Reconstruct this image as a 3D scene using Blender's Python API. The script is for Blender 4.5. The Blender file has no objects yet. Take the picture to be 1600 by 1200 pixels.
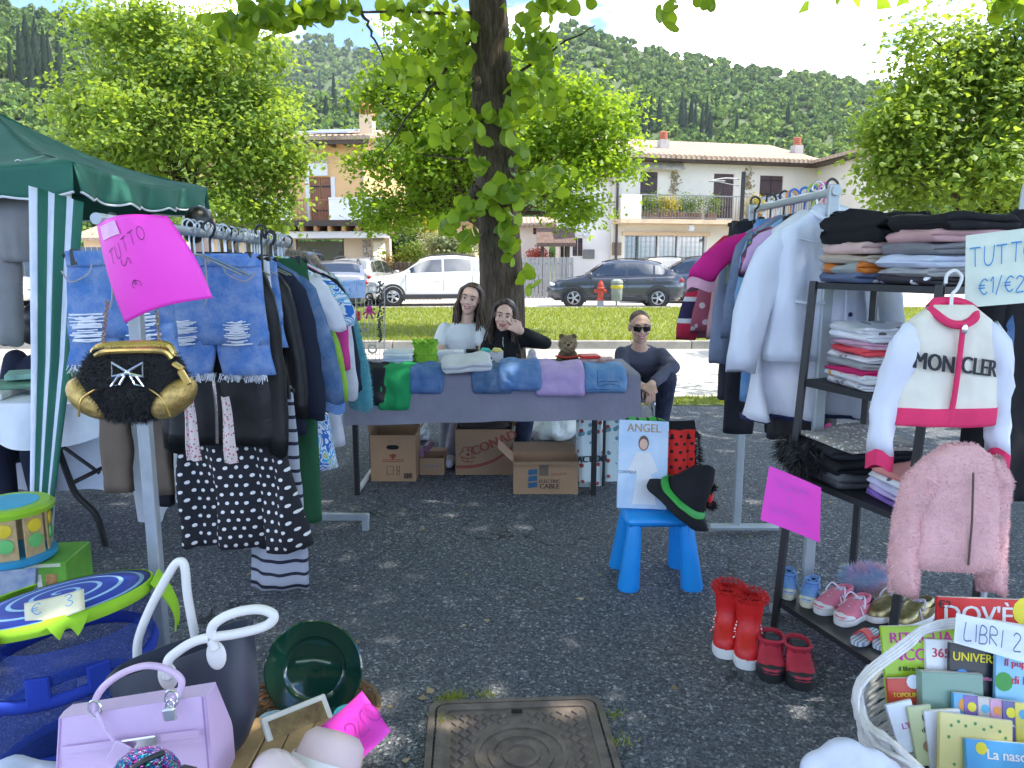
import bpy,bmesh,math,random
import numpy as np
from mathutils import Vector,Matrix,Euler,noise as mnoise
R=math.radians
PI=math.pi
rnd=random.Random(7)
sc=bpy.context.scene
col=sc.collection

# ------------------------------------------------------------------ camera
CAM_H,FPX,PITCH=1.4,1150.0,R(9.24)
cam=bpy.data.cameras.new('camera')
cam.sensor_width=36.0
cam.lens=36.0*FPX/1600.0
cam.clip_start=0.05
cam.clip_end=6000.0
camo=bpy.data.objects.new('camera',cam)
camo.location=(0,0,CAM_H)
camo.rotation_euler=(R(90) - PITCH,0,0)
col.objects.link(camo)
sc.camera=camo
CS,CC=math.sin(PITCH),math.cos(PITCH)

# ------------------------------------------------------------------ sky and sun
SUN_EL,SUN_AZ=R(60),R(93)          # azimuth measured from +Y towards +X
world=bpy.data.worlds.new('World')
sc.world=world
world.use_nodes=True
wn=world.node_tree
wn.nodes.clear()
def wnode(t,ins=None,**kw):
 n=wn.nodes.new(t)
 for k,v in kw.items(): setattr(n,k,v)
 for k,v in (ins or {}).items():
  if isinstance(v,bpy.types.NodeSocket): wn.links.new(v,n.inputs[k])
  else: n.inputs[k].default_value=v
 return n
w_out=wnode('ShaderNodeOutputWorld')
w_bg=wnode('ShaderNodeBackground',{'Strength': 0.15})
w_sky=wnode('ShaderNodeTexSky',sky_type='NISHITA',sun_disc=False,sun_elevation=SUN_EL,sun_rotation=SUN_AZ,
    altitude=150.0,air_density=0.5,dust_density=0.1,ozone_density=5.0)
w_tc=wnode('ShaderNodeTexCoord')
w_map=wnode('ShaderNodeMapping',{'Vector': w_tc.outputs['Generated'],'Location': (-2.3,-1.2,0.4),'Scale': (1.0,1.0,2.6)})
w_n1=wnode('ShaderNodeTexNoise',{'Vector': w_map.outputs[0],'Scale': 2.3,'Detail': 9.0,'Roughness': 0.56})
w_rmp=wnode('ShaderNodeValToRGB',{'Fac': w_n1.outputs['Fac']})
w_rmp.color_ramp.elements[0].position=0.53
w_rmp.color_ramp.elements[1].position=0.66
w_mix=wnode('ShaderNodeMix',data_type='RGBA')      # RGBA sockets sit at index 6 and 7
wn.links.new(w_rmp.outputs['Color'],w_mix.inputs[0])
wn.links.new(w_sky.outputs[0],w_mix.inputs[6])
w_mix.inputs[7].default_value=(14.5,14.8,15.4,1.0)
wn.links.new(w_mix.outputs[2],w_bg.inputs['Color'])
wn.links.new(w_bg.outputs[0],w_out.inputs['Surface'])

sun=bpy.data.lights.new('sun','SUN')
sun.energy=2.4
sun.angle=R(0.55)
sun.color=(1.0,0.94,0.82)
suno=bpy.data.objects.new('sun',sun)
SUN_DIR=Vector((math.sin(SUN_AZ)*math.cos(SUN_EL),math.cos(SUN_AZ)*math.cos(SUN_EL),math.sin(SUN_EL)))
suno.rotation_euler=SUN_DIR.to_track_quat('Z','Y').to_euler()
suno.location=(6,8,30)
col.objects.link(suno)

sc.view_settings.view_transform='Standard'
sc.view_settings.look='None'
sc.view_settings.exposure=2.0
sc.view_settings.gamma=1.0
sc.render.film_transparent=False
try:
 sc.cycles.max_bounces=7
 sc.cycles.transparent_max_bounces=12
 sc.cycles.use_denoising=True
 sc.cycles.sample_clamp_indirect=8.0
except Exception:
 pass

# ------------------------------------------------------------------ pixel of the photograph -> point of the place
def ray(px,py):
 x=(px - 800)/FPX; y=(600 - py)/FPX
 return x,CC+y*CS,-CS+y*CC
def gp(px,py,z=0.0):
 x,dy,dz=ray(px,py); t=(z - CAM_H)/dz
 return Vector((x*t,dy*t,z))
def at(px,py,Y):
 x,dy,dz=ray(px,py); t=Y/dy
 return Vector((x*t,Y,CAM_H+dz*t))

# ------------------------------------------------------------------ materials
class NT:
 def __init__(s,name):
  s.m=bpy.data.materials.new(name); s.m.use_nodes=True
  s.t=s.m.node_tree; s.t.nodes.clear()
  s.out=s.t.nodes.new('ShaderNodeOutputMaterial')
 def n(s,typ,ins=None,out=0,**kw):
  nd=s.t.nodes.new('ShaderNode' +typ)
  for k,v in kw.items(): setattr(nd,k,v)
  for k,v in (ins or {}).items():
   if isinstance(v,bpy.types.NodeSocket): s.t.links.new(v,nd.inputs[k])
   else:
    if isinstance(v,(tuple,list)) and len(v) == 3 and nd.inputs[k].type == 'RGBA': v=(*v,1.0)
    nd.inputs[k].default_value=v
  return nd.outputs[out] if out is not None else nd
 def obj(s): return s.n('TexCoord',out='Object')
 def m_(s,op,a,b=0.0,c=0.0):
  return s.n('Math',{0: a,1: b,2: c},operation=op)
 def mix(s,f,a,b):
  nd=s.n('Mix',{},out=None,data_type='RGBA')
  for i,v in ((0,f),(6,a),(7,b)):
   if isinstance(v,bpy.types.NodeSocket): s.t.links.new(v,nd.inputs[i])
   else:
    if i and len(v) == 3: v=(*v,1.0)
    nd.inputs[i].default_value=v
  return nd.outputs[2]
 def ramp(s,f,els,interp='LINEAR'):
  nd=s.n('ValToRGB',{'Fac': f},out=None)
  cr=nd.color_ramp; cr.interpolation=interp
  while len(cr.elements) < len(els): cr.elements.new(0.5)
  for e,(p,c) in zip(cr.elements,els):
   e.position=p
   e.color=(*c,1.0) if isinstance(c,(tuple,list)) else (c,c,c,1.0)
  return nd.outputs[0]
 def noise(s,co,scale,detail=4.0,rough=0.55,out='Fac'):
  return s.n('TexNoise',{'Vector': co,'Scale': scale,'Detail': detail,'Roughness': rough},out=out)
 def bump(s,h,strength=0.3,dist=0.01):
  return s.n('Bump',{'Height': h,'Strength': strength,'Distance': dist})
 def bsdf(s,**ins):
  d={}
  for k,v in ins.items(): d[{'col': 'Base Color','rough': 'Roughness','metal': 'Metallic','nrm': 'Normal','spec': 'Specular IOR Level','coat': 'Coat Weight','coatr': 'Coat Roughness',
         'sheen': 'Sheen Weight','alpha': 'Alpha','trans': 'Transmission Weight','ior': 'IOR','emit': 'Emission Color','es': 'Emission Strength','sss': 'Subsurface Weight'}[k]]=v
  return s.n('BsdfPrincipled',d)
 def done(s,sh):
  s.t.links.new(sh,s.out.inputs['Surface']); return s.m

MATS={}
def M(name,c,rough=0.6,var=0.10,vs=6.0,bump=0.0,bs=120.0,metal=0.0,spec=0.5,c2=None,sheen=0.0,coat=0.0,bd=0.004):
 """plain material with slow colour variation and fine relief"""
 if name in MATS: return MATS[name]
 k=NT(name); co=k.obj()
 f=k.noise(co,vs,5.0,0.6)
 a=tuple(x*(1 - var) for x in c)
 b=tuple(min(1,x*(1+var)) for x in c) if c2 is None else c2
 cc=k.mix(k.ramp(f,[(0.32,0.0),(0.68,1.0)]),a,b)
 ins=dict(col=cc,rough=rough,metal=metal,spec=spec)
 if sheen: ins['sheen']=sheen
 if coat: ins['coat']=coat
 if bump: ins['nrm']=k.bump(k.noise(co,bs,3.0,0.6),bump,bd)
 MATS[name]=k.done(k.bsdf(**ins))
 return MATS[name]
def fabric(name,c,var=0.10,rough=0.85,bump=0.35,bs=420.0,vs=9.0,c2=None,sheen=0.0,wr=0.25):
 """cloth: fine weave plus soft creases"""
 if name in MATS: return MATS[name]
 k=NT(name); co=k.obj()
 f=k.noise(co,vs,5.0,0.62)
 a=tuple(x*(1 - var) for x in c); b=tuple(min(1,x*(1+var)) for x in c) if c2 is None else c2
 cc=k.mix(k.ramp(f,[(0.3,0.0),(0.7,1.0)]),a,b)
 dr=k.noise(k.n('Mapping',{'Vector': co,'Scale': (1.0,1.0,0.25)}),12.0,1.5,0.5)      # drape folds run downwards
 h=k.m_('ADD',k.m_('MULTIPLY',k.noise(co,bs,2.0),bump*.10),k.m_('ADD',k.m_('MULTIPLY',k.noise(co,9.0,2.0,.45),wr*4),k.m_('MULTIPLY',dr,wr*4)))
 MATS[name]=k.done(k.bsdf(col=cc,rough=rough,sheen=sheen,spec=0.25,nrm=k.bump(h,0.75,0.011)))
 return MATS[name]
def denim(name,c=(0.09,0.19,0.42),fade=0.5):
 if name in MATS: return MATS[name]
 k=NT(name); co=k.obj()
 f=k.noise(co,11.0,9.0,0.74)
 lt=tuple(x+(0.62 - x)*fade*0.75 for x in c)
 cc=k.mix(k.ramp(f,[(0.40,0.0),(0.78,1.0)]),c,lt)
 w=k.n('TexWave',{'Vector': co,'Scale': 190.0,'Distortion': 1.5,'Detail': 1.0},out='Fac',bands_direction='DIAGONAL')
 cc=k.mix(k.m_('MULTIPLY',w,0.22),cc,tuple(min(1,x*1.8+0.03) for x in c))
 h=k.m_('ADD',k.m_('MULTIPLY',k.noise(co,350.0,2.0),0.5),k.m_('MULTIPLY',k.noise(co,16.0,5.0,.65),5.0))
 MATS[name]=k.done(k.bsdf(col=cc,rough=0.85,spec=0.2,nrm=k.bump(h,0.5,0.003)))
 return MATS[name]
def leafmat(name,c1,c2,trans=0.45,rough=0.45):
 """leaf: colour differs leaf by leaf, light shines through"""
 if name in MATS: return MATS[name]
 k=NT(name)
 r=k.n('NewGeometry',out='Random Per Island')
 oi=k.n('ObjectInfo',out='Random')
 r2=k.m_('FRACT',k.m_('ADD',r,oi))
 cc=k.ramp(r2,[(0.0,c1),(0.55,tuple((a+b)/2 for a,b in zip(c1,c2))),(1.0,c2)])
 p=k.bsdf(col=cc,rough=rough,spec=0.35)
 tc=k.mix(0.55,cc,tuple(min(1,x*y) for x,y in zip(c2,(2.35,2.15,0.6))))
 tr=k.n('BsdfTranslucent',{'Color': tc})
 MATS[name]=k.done(k.n('MixShader',{0: trans,1: p,2: tr}))
 return MATS[name]
def glassmat(name='car_glass',tint=(0.02,0.025,0.03),rough=0.03):
 if name in MATS: return MATS[name]
 k=NT(name)
 MATS[name]=k.done(k.bsdf(col=tint,rough=rough,spec=0.9,coat=1.0))
 return MATS[name]
def chrome(name='chrome',c=(0.75,0.76,0.78),rough=0.22): return M(name,c,rough,0.05,30,metal=1.0)

# ------------------------------------------------------------------ objects
def tag(o,label=None,cat=None,group=None,kind=None):
 if label: o['label']=label
 if cat: o['category']=cat
 if group: o['group']=group
 if kind: o['kind']=kind
 return o
def thing(name,label,cat,loc=(0,0,0),rz=0.0,group=None):
 o=bpy.data.objects.new(name,None); o.empty_display_size=0.05
 o.location=loc; o.rotation_euler=(0,0,rz); col.objects.link(o)
 return tag(o,label,cat,group)
def wm(o):
 m=Matrix.Identity(4)
 while o is not None:
  m=o.matrix_basis @ m; o=o.parent
 return m
def link_mesh(name,me,mat,parent=None):
 o=bpy.data.objects.new(name,me)
 if mat is not None and not me.materials: me.materials.append(mat)
 col.objects.link(o)
 if parent is not None: o.parent=parent
 return o
def copy_tree(o,parent=None):
 c=o.copy(); col.objects.link(c); c.parent=parent
 for ch in list(o.children): copy_tree(ch,c)
 return c
def wob(x,y,z,s=1.0,seed=0.0):
 return mnoise.noise(Vector((x*s+seed*17.3,y*s - seed*5.1,z*s+seed*3.7)))

def frames(pts,up=None):
 """parallel-transported frames along a path"""
 P=[Vector(p) for p in pts]; n=len(P); out=[]
 T=[(P[min(i+1,n - 1)] - P[max(i - 1,0)]).normalized() for i in range(n)]
 a=Vector(up) if up else (Vector((0,0,1)) if abs(T[0].z) < 0.9 else Vector((0,1,0)))
 nx=T[0].cross(a).normalized()
 for i in range(n):
  nx=(nx - T[i]*nx.dot(T[i]))
  nx=nx.normalized() if nx.length > 1e-6 else Vector((1,0,0))
  out.append((P[i],nx,T[i].cross(nx).normalized()))
 return out
def catmull(pts,k=6):
 P=[Vector(p) for p in pts]
 if len(P) < 3: return P
 out=[]
 for i in range(len(P) - 1):
  p0,p1,p2,p3=P[max(i - 1,0)],P[i],P[i+1],P[min(i+2,len(P) - 1)]
  for j in range(k):
   t=j/k
   out.append(0.5*((2*p1)+(p2 - p0)*t+(2*p0 - 5*p1+4*p2 - p3)*t*t+(3*p1 - p0 - 3*p2+p3)*t ** 3))
 out.append(P[-1]); return out

class MB:
 def __init__(s): s.v=[]; s.f=[]
 def add(s,vs,fs):
  o=len(s.v); s.v+=[tuple(v) for v in vs]; s.f+=[tuple(i+o for i in f) for f in fs]; return s
 def box(s,c,size,rot=None,ch=0.0):
  x,y,z=(k/2 for k in size); c=Vector(c)
  m=Euler(rot).to_matrix() if rot is not None and not isinstance(rot,Matrix) else (rot or Matrix.Identity(3))
  ch=min(ch,x*.9,y*.9,z*.9)
  if ch <= 0:
   vs=[(i*x,j*y,k*z) for i in (-1,1) for j in (-1,1) for k in (-1,1)]
   fs=[(0,1,3,2),(4,6,7,5),(0,4,5,1),(2,3,7,6),(0,2,6,4),(1,5,7,3)]
  else:
   vs=[]; ix={}
   for i in (-1,1):
    for j in (-1,1):
     for k in (-1,1):
      for a in range(3):
       q=[i*(x - ch),j*(y - ch),k*(z - ch)]; q[a]+=(i,j,k)[a]*ch
       ix[(i,j,k,a)]=len(vs); vs.append(tuple(q))
   fs=[]
   for a in range(3):
    b,d=[q for q in range(3) if q != a]
    for sg in (-1,1):
     def key(u,w):
      q=[0,0,0]; q[a]=sg; q[b]=u; q[d]=w; return ix[(*q,a)]
     f=[key(-1,-1),key(1,-1),key(1,1),key(-1,1)]
     fs.append(tuple(f))
   for a in range(3):
    b,d=[q for q in range(3) if q != a]
    for u in (-1,1):
     for w in (-1,1):
      def key(t,which):
       q=[0,0,0]; q[a]=t; q[b]=u; q[d]=w; return ix[(*q,which)]
      fs.append((key(-1,b),key(1,b),key(1,d),key(-1,d)))
   for i in (-1,1):
    for j in (-1,1):
     for k in (-1,1): fs.append((ix[(i,j,k,0)],ix[(i,j,k,1)],ix[(i,j,k,2)]))
  return s.add([c+m @ Vector(v) for v in vs],fs)
 def loft(s,rings,cap=True,closed=True):
  n=len(rings[0]); vs=[v for r in rings for v in r]; fs=[]
  for i in range(len(rings) - 1):
   for j in range(n if closed else n - 1):
    k=(j+1) % n
    fs.append((i*n+j,i*n+k,(i+1)*n+k,(i+1)*n+j))
  if cap and closed:
   fs.append(tuple(range(n - 1,-1,-1))); fs.append(tuple((len(rings) - 1)*n+j for j in range(n)))
  return s.add(vs,fs)
 def tube(s,pts,r,n=8,cap=True,flat=1.0,up=None,smooth=0,ring=False):
  pts=[Vector(p) for p in pts]
  if smooth:
   if isinstance(r,(list,tuple)):
    m0=len(pts); rr=[r[min(int(i/smooth),m0 - 1)]+(r[min(int(i/smooth)+1,m0 - 1)] - r[min(int(i/smooth),m0 - 1)])*((i % smooth)/smooth) for i in range((m0 - 1)*smooth+1)]
    r=rr
   pts=catmull(pts,smooth)
  if ring: pts=pts+[pts[0]]; 
  if not isinstance(r,(list,tuple)): r=[r]*len(pts)
  rings=[]
  for (p,a,b),q in zip(frames(pts,up),r):
   rings.append([p+(a*math.cos(2*PI*k/n)+b*math.sin(2*PI*k/n)*flat)*q for k in range(n)])
  return s.loft(rings,cap and not ring)
 def cyl(s,a,b,r,r2=None,n=16): return s.tube([a,b],[r,r if r2 is None else r2],n)
 def lathe(s,prof,n=24,c=(0,0,0),m=None,cap=True):
  c=Vector(c); m=m or Matrix.Identity(3)
  rings=[[c+m @ Vector((r*math.cos(2*PI*k/n),r*math.sin(2*PI*k/n),z)) for k in range(n)] for r,z in prof]
  return s.loft(rings,cap)
 def ell(s,c,r,n=16,m=10,rot=None):
  c=Vector(c); r=(r,r,r) if not isinstance(r,(tuple,list)) else r
  q=Euler(rot).to_matrix() if rot is not None and not isinstance(rot,Matrix) else (rot or Matrix.Identity(3))
  rings=[[c+q @ Vector((r[0]*math.sin(t)*math.cos(2*PI*k/n),r[1]*math.sin(t)*math.sin(2*PI*k/n),r[2]*math.cos(t))) for k in range(n)] for t in [PI*(i+.02)/(m+.04) for i in range(m,-1,-1)]]
  return s.loft(rings)
 def cap(s,a,b,ra,rb=None,n=12):
  """tapered capsule"""
  a,b=Vector(a),Vector(b); rb=ra if rb is None else rb
  d=(b - a); L=d.length; d=d.normalized() if L > 1e-6 else Vector((0,0,1))
  pts=[]; rr=[]
  for t in (-89,-60,-30): pts.append(a+d*ra*math.sin(R(t))); rr.append(ra*math.cos(R(t)))
  pts+=[a,b]; rr+=[ra,rb]
  for t in (30,60,89): pts.append(b+d*rb*math.sin(R(t))); rr.append(rb*math.cos(R(t)))
  ax=d.cross(Vector((0,0,1)) if abs(d.z) < .9 else Vector((1,0,0))).normalized(); ay=d.cross(ax)
  return s.loft([[p+(ax*math.cos(2*PI*k/n)+ay*math.sin(2*PI*k/n))*q for k in range(n)] for p,q in zip(pts,rr)])
 def chain(s,pts,rr,n=12):
  for i in range(len(pts) - 1): s.cap(pts[i],pts[i+1],rr[i],rr[i+1],n)
  return s
 def sheet(s,fn,nu,nv,th=0.0):
  """surface fn(u,v) with u,v in 0..1; th > 0 gives it thickness"""
  g=[[Vector(fn(i/nu,j/nv)) for i in range(nu+1)] for j in range(nv+1)]
  W=nu+1
  fs=[(j*W+i,j*W+i+1,(j+1)*W+i+1,(j+1)*W+i) for j in range(nv) for i in range(nu)]
  vs=[p for r in g for p in r]
  if th <= 0: return s.add(vs,fs)
  back=[]
  for j in range(nv+1):
   for i in range(nu+1):
    du=g[j][min(i+1,nu)] - g[j][max(i - 1,0)]; dv=g[min(j+1,nv)][i] - g[max(j - 1,0)][i]
    nn=du.cross(dv); nn=nn.normalized() if nn.length > 1e-9 else Vector((0,0,1))
    back.append(g[j][i] - nn*th)
  n0=len(vs)
  f2=[tuple(n0+q for q in reversed(f)) for f in fs]
  rim=[j*W for j in range(nv,0,-1)]+[i for i in range(nu)]+[j*W+nu for j in range(nv)]+[nv*W+i for i in range(nu,0,-1)]
  side=[(rim[(k+1) % len(rim)],rim[k],n0+rim[k],n0+rim[(k+1) % len(rim)]) for k in range(len(rim))]
  return s.add(vs+back,fs+f2+side)
 def prism(s,poly,d,m=None,o=(0,0,0)):
  """outline in local XZ extruded from y=0 to y=d"""
  m=m or Matrix.Identity(3); o=Vector(o); n=len(poly)
  vs=[o+m @ Vector((x,0,z)) for x,z in poly]+[o+m @ Vector((x,d,z)) for x,z in poly]
  fs=[tuple(range(n)),tuple(range(2*n - 1,n - 1,-1))]+[((i+1) % n,i,n+i,n+(i+1) % n) for i in range(n)]
  return s.add(vs,fs)
 def xf(s,fn): s.v=[tuple(fn(Vector(v))) for v in s.v]; return s
 def wobble(s,a,sc_=8.0,seed=0.0):
  s.v=[(x+a*wob(x,y,z,sc_,seed),y+a*wob(x,y,z,sc_,seed+1),z+a*wob(x,y,z,sc_,seed+2)) for x,y,z in s.v]; return s
 def build(s,name,mat,parent=None,smooth=35.0,world=True,remesh=0.0,it=4,sub=0,fix=True):
  me=bpy.data.meshes.new(name)
  V=np.array(s.v,dtype=np.float64).reshape(-1,3)
  org=Vector((0,0,0))
  if parent is not None:
   if world:
    mi=np.array(wm(parent).inverted()); V=V @ mi[:3,:3].T+mi[:3,3]
  else:
   lo,hi=V.min(0),V.max(0); org=Vector(((lo[0]+hi[0])/2,(lo[1]+hi[1])/2,lo[2])); V=V - np.array(org)
  me.from_pydata(V.tolist(),[],s.f)
  if fix:
   bm=bmesh.new(); bm.from_mesh(me); bmesh.ops.recalc_face_normals(bm,faces=bm.faces); bm.to_mesh(me); bm.free()
  me.update()
  o=link_mesh(name,me,mat,parent); o.location=org
  if remesh:
   md=o.modifiers.new('remesh','REMESH'); md.mode='VOXEL'; md.voxel_size=remesh; md.use_smooth_shade=True
   if it: ms=o.modifiers.new('smooth','SMOOTH'); ms.factor=0.6; ms.iterations=it
  elif smooth:
   me.polygons.foreach_set('use_smooth',[True]*len(me.polygons))
   if smooth < 180: me.set_sharp_from_angle(angle=R(smooth))
  if sub:
   sm=o.modifiers.new('sub','SUBSURF'); sm.levels=sub; sm.render_levels=sub
  return o
def np_mesh(name,V,F,mat,parent=None,smooth=False):
 """big mesh from arrays; F is an (n,k) array of equal-sided faces"""
 me=bpy.data.meshes.new(name); V=np.asarray(V,dtype=np.float32); F=np.asarray(F,dtype=np.int32)
 if parent is not None:
  mi=np.array(wm(parent).inverted()); V=(V @ mi[:3,:3].T+mi[:3,3]).astype(np.float32)
 me.vertices.add(len(V)); me.vertices.foreach_set('co',V.ravel())
 k=F.shape[1]
 me.loops.add(F.size); me.loops.foreach_set('vertex_index',F.ravel())
 me.polygons.add(len(F)); me.polygons.foreach_set('loop_start',np.arange(0,F.size,k,dtype=np.int32))
 try: me.polygons.foreach_set('loop_total',np.full(len(F),k,dtype=np.int32))
 except Exception: pass
 if smooth: me.polygons.foreach_set('use_smooth',[True]*len(F))
 me.update(calc_edges=True); me.validate()
 return link_mesh(name,me,mat,parent)
def one(mb,name,mat,label,cat,group=None,**kw):
 return tag(mb.build(name,mat,None,**kw),label,cat,group)

# ------------------------------------------------------------------ lettering
def text_verts(txt,size=1.0,bold=0.0,shear=0.0,space=1.0):
 cu=bpy.data.curves.new('lettering','FONT'); cu.body=txt; cu.size=size; cu.offset=bold; cu.shear=shear; cu.space_character=space
 cu.align_x='CENTER'; cu.align_y='CENTER'; cu.resolution_u=3
 ob=bpy.data.objects.new('lettering',cu); me=bpy.data.meshes.new_from_object(ob)
 v=[tuple(q.co) for q in me.vertices]; f=[tuple(p.vertices) for p in me.polygons]
 bpy.data.objects.remove(ob); bpy.data.curves.remove(cu); bpy.data.meshes.remove(me)
 return v,f
def lettering(txt,size,fn,mat,parent,bold=0.0,shear=0.0,name='lettering',space=1.0):
 """flat print; fn maps (x, y) of the text plane to a world point"""
 v,f=text_verts(txt,size,0.0,shear,space); mb=MB(); o,a,b=(Vector(fn(*q)) for q in ((0,0),(.001,0),(0,.001))); nn=(a - o).cross(b - o).normalized()*2.5e-4
 for i,d in enumerate((-bold,0,bold) if bold else (0,)): mb.add([Vector(fn(x+d,y))+nn*i for x,y,z in v],f)      # heavier strokes: the same letters set thrice, each a hair higher
 return mb.build(name,mat,parent,smooth=0,fix=False)
STROKES={'T': [[(0,1),(.8,1)],[(.4,1),(.4,0)]],'U': [[(0,1),(.02,.3),(.2,0),(.5,0),(.68,.3),(.7,1)]],'O': [[(.4+.4*math.sin(a*PI/8),.5+.5*math.cos(a*PI/8)) for a in range(17)]],
 'L': [[(0,1),(0,0),(.6,0)]],'I': [[(.1,1),(.1,0)]],'B': [[(0,0),(0,1),(.4,.95),(.5,.75),(.35,.55),(0,.5)],[(.35,.55),(.6,.35),(.5,.05),(0,0)]],
 'R': [[(0,0),(0,1),(.5,.9),(.5,.6),(0,.5),(.6,0)]],'A': [[(0,0),(.35,1),(.7,0)],[(.15,.4),(.55,.4)]],'E': [[(.6,1),(0,1),(0,0),(.6,0)],[(0,.5),(.5,.5)]],
 'G': [[(.7,.8),(.4,1),(0,.6),(.1,.1),(.5,0),(.7,.4),(.4,.4)]],'S': [[(.6,.9),(.3,1),(.05,.75),(.5,.4),(.5,.1),(.2,0),(0,.15)]],
 '€': [[(.7,.85),(.45,1),(.15,.7),(.15,.3),(.45,0),(.7,.15)],[(0,.6),(.5,.6)],[(0,.42),(.5,.42)]],'/': [[(0,-.15),(.35,1.1)]],',': [[(.1,.05),(0,-.2)]],'1': [[(0,.75),(.2,1),(.2,0)]],
 '2': [[(0,.8),(.2,1),(.5,.9),(.5,.65),(0,0),(.6,0)]],'0': [[(.3+.3*math.sin(a*PI/6),.5+.5*math.cos(a*PI/6)) for a in range(13)]],'3': [[(0,.9),(.3,1),(.5,.8),(.2,.55),(.5,.3),(.3,0),(0,.1)]],
 'C': [[(.6,.85),(.35,1),(0,.6),(.05,.2),(.35,0),(.6,.12)]],'D': [[(0,0),(0,1),(.5,.8),(.55,.3),(0,0)]],'P': [[(0,0),(0,1),(.5,.9),(.5,.6),(0,.5)]],'-': [[(0,.5),(.5,.5)]],'N': [[(0,0),(0,1),(.6,0),(.6,1)]],' ': []}
def handwriting(txt,h,fn,mat,parent,w=0.06,gap=0.28,name='handwriting'):
 mb=MB(); x=0.0; r_=random.Random(len(txt)*7+int(h*1e4)); tot=sum((max([p[0] for st in STROKES.get(c,[]) for p in st] or [.45])+gap) for c in txt)
 for c in txt:
  wd=max([p[0] for st in STROKES.get(c,[]) for p in st] or [.45]); dy=r_.uniform(-.06,.06); sh=r_.uniform(-.06,.08)
  for st in STROKES.get(c,[]):
   pts=catmull([Vector((px_+sh*py_,py_+dy,0)) for px_,py_ in st],4) if len(st) > 2 else [Vector((px_+sh*py_,py_+dy,0)) for px_,py_ in st]
   vs=[]
   for i,p in enumerate(pts):
    t=(pts[min(i+1,len(pts) - 1)] - pts[max(i - 1,0)]); t=t.normalized() if t.length > 1e-6 else Vector((1,0,0)); nn=Vector((-t.y,t.x,0))*w/2
    vs+=[fn((x+p.x+nn.x - tot/2)*h,(p.y+nn.y - .5)*h),fn((x+p.x - nn.x - tot/2)*h,(p.y - nn.y - .5)*h)]
   mb.add(vs,[(2*i,2*i+1,2*i+3,2*i+2) for i in range(len(pts) - 1)])
  x+=wd+gap
 return tag(mb.build(name,mat,parent,smooth=0,fix=False),kind='stuff')
def plane_fn(o,ux,uy,lift=0.0012):
 o,ux,uy=Vector(o),Vector(ux).normalized(),Vector(uy).normalized(); nn=ux.cross(uy).normalized()*lift
 return lambda x,y: o+ux*x+uy*y+nn

# ================================================================== the setting: ground
def ground_mats():
 k=NT('asphalt'); co=k.obj()
 v=k.n('TexVoronoi',{'Vector': co,'Scale': 110.0},out=None)
 v2=k.n('TexVoronoi',{'Vector': co,'Scale': 190.0},out=None)
 sep=k.n('SeparateColor',{0: v.outputs['Color']}); sep2=k.n('SeparateColor',{0: v2.outputs['Color']})
 c=k.ramp(sep,[(0.0,(.028,.033,.043)),(.5,(.088,.098,.118)),(.8,(.15,.165,.19)),(.93,(.27,.28,.30)),(1.0,(.6,.6,.6))])
 c2=k.ramp(sep2,[(0.0,(.02,.024,.032)),(.6,(.09,.10,.12)),(1.0,(.45,.46,.48))])
 c=k.mix(.3,c,c2)
 big=k.noise(co,1.1,6.0,.65)
 c=k.mix(k.m_('MULTIPLY',k.ramp(big,[(.35,0.0),(.7,1.0)]),.45),c,(.075,.08,.09))
 c=k.mix(k.m_('MULTIPLY',k.ramp(k.noise(co,3.3,5.0,.7),[(.58,0.0),(.75,1.0)]),.3),c,(.15,.15,.15))
 wp=k.n('VectorMath',{0: co,1: k.n('TexNoise',{'Vector': co,'Scale': 2.2,'Detail': 5.0},out='Color')},operation='ADD')
 ck=k.n('TexVoronoi',{'Vector': wp,'Scale': .55},out='Distance',feature='DISTANCE_TO_EDGE')
 ckm=k.m_('MULTIPLY',k.m_('LESS_THAN',ck,.0045),k.ramp(k.noise(co,.9,2.0),[(.45,0.0),(.6,.75)]))
 c=k.mix(ckm,c,(.012,.012,.013))
 h=k.m_('ADD',v.outputs['Distance'],k.m_('MULTIPLY',v2.outputs['Distance'],.5))
 MATS['asphalt']=k.done(k.bsdf(col=c,rough=.82,spec=.35,nrm=k.bump(h,.9,.006)))
 k=NT('pale_paving'); co=k.obj()
 c=k.mix(k.noise(co,.8,8.0,.7),(.40,.37,.32),(.52,.49,.44))
 c=k.mix(k.m_('MULTIPLY',k.noise(co,60.0,3.0),.5),c,(.32,.30,.27))
 MATS['pale']=k.done(k.bsdf(col=c,rough=.9,nrm=k.bump(k.noise(co,40.0,4.0),.4,.01)))
 k=NT('lawn_soil'); co=k.obj()
 c=k.mix(k.noise(co,1.3,6.0,.7),(.10,.16,.025),(.20,.24,.045))
 c=k.mix(k.ramp(k.noise(co,24.0,4.0,.7),[(.4,0.0),(.7,.7)]),c,(.27,.25,.09))
 MATS['lawn']=k.done(k.bsdf(col=c,rough=.95,nrm=k.bump(k.noise(co,60.0,3.0),.8,.03)))
 k=NT('wide_ground'); co=k.obj()
 c=k.mix(k.noise(co,.02,6.0,.7),(.09,.13,.035),(.16,.17,.06))
 MATS['ground']=k.done(k.bsdf(col=c,rough=.95))
 k=NT('hill_soil'); co=k.obj()
 c=k.mix(k.noise(co,.03,6.0,.7),(.05,.08,.025),(.09,.12,.035))
 MATS['hill']=k.done(k.bsdf(col=c,rough=1.0))
ground_mats()
def flat(name,x0,x1,y0,y1,z,mat,kind='structure',nx=1,ny=1):
 mb=MB(); mb.sheet(lambda u,v: (x0+(x1 - x0)*u,y0+(y1 - y0)*v,z),nx,ny)
 return tag(mb.build(name,mat,None,smooth=0,fix=False),kind=kind)
flat('ground',-3000,3000,-3000,3000,-.03,MATS['ground'])
flat('market_asphalt',-40,40,-14,7.25,0.0,MATS['asphalt'])
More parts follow.
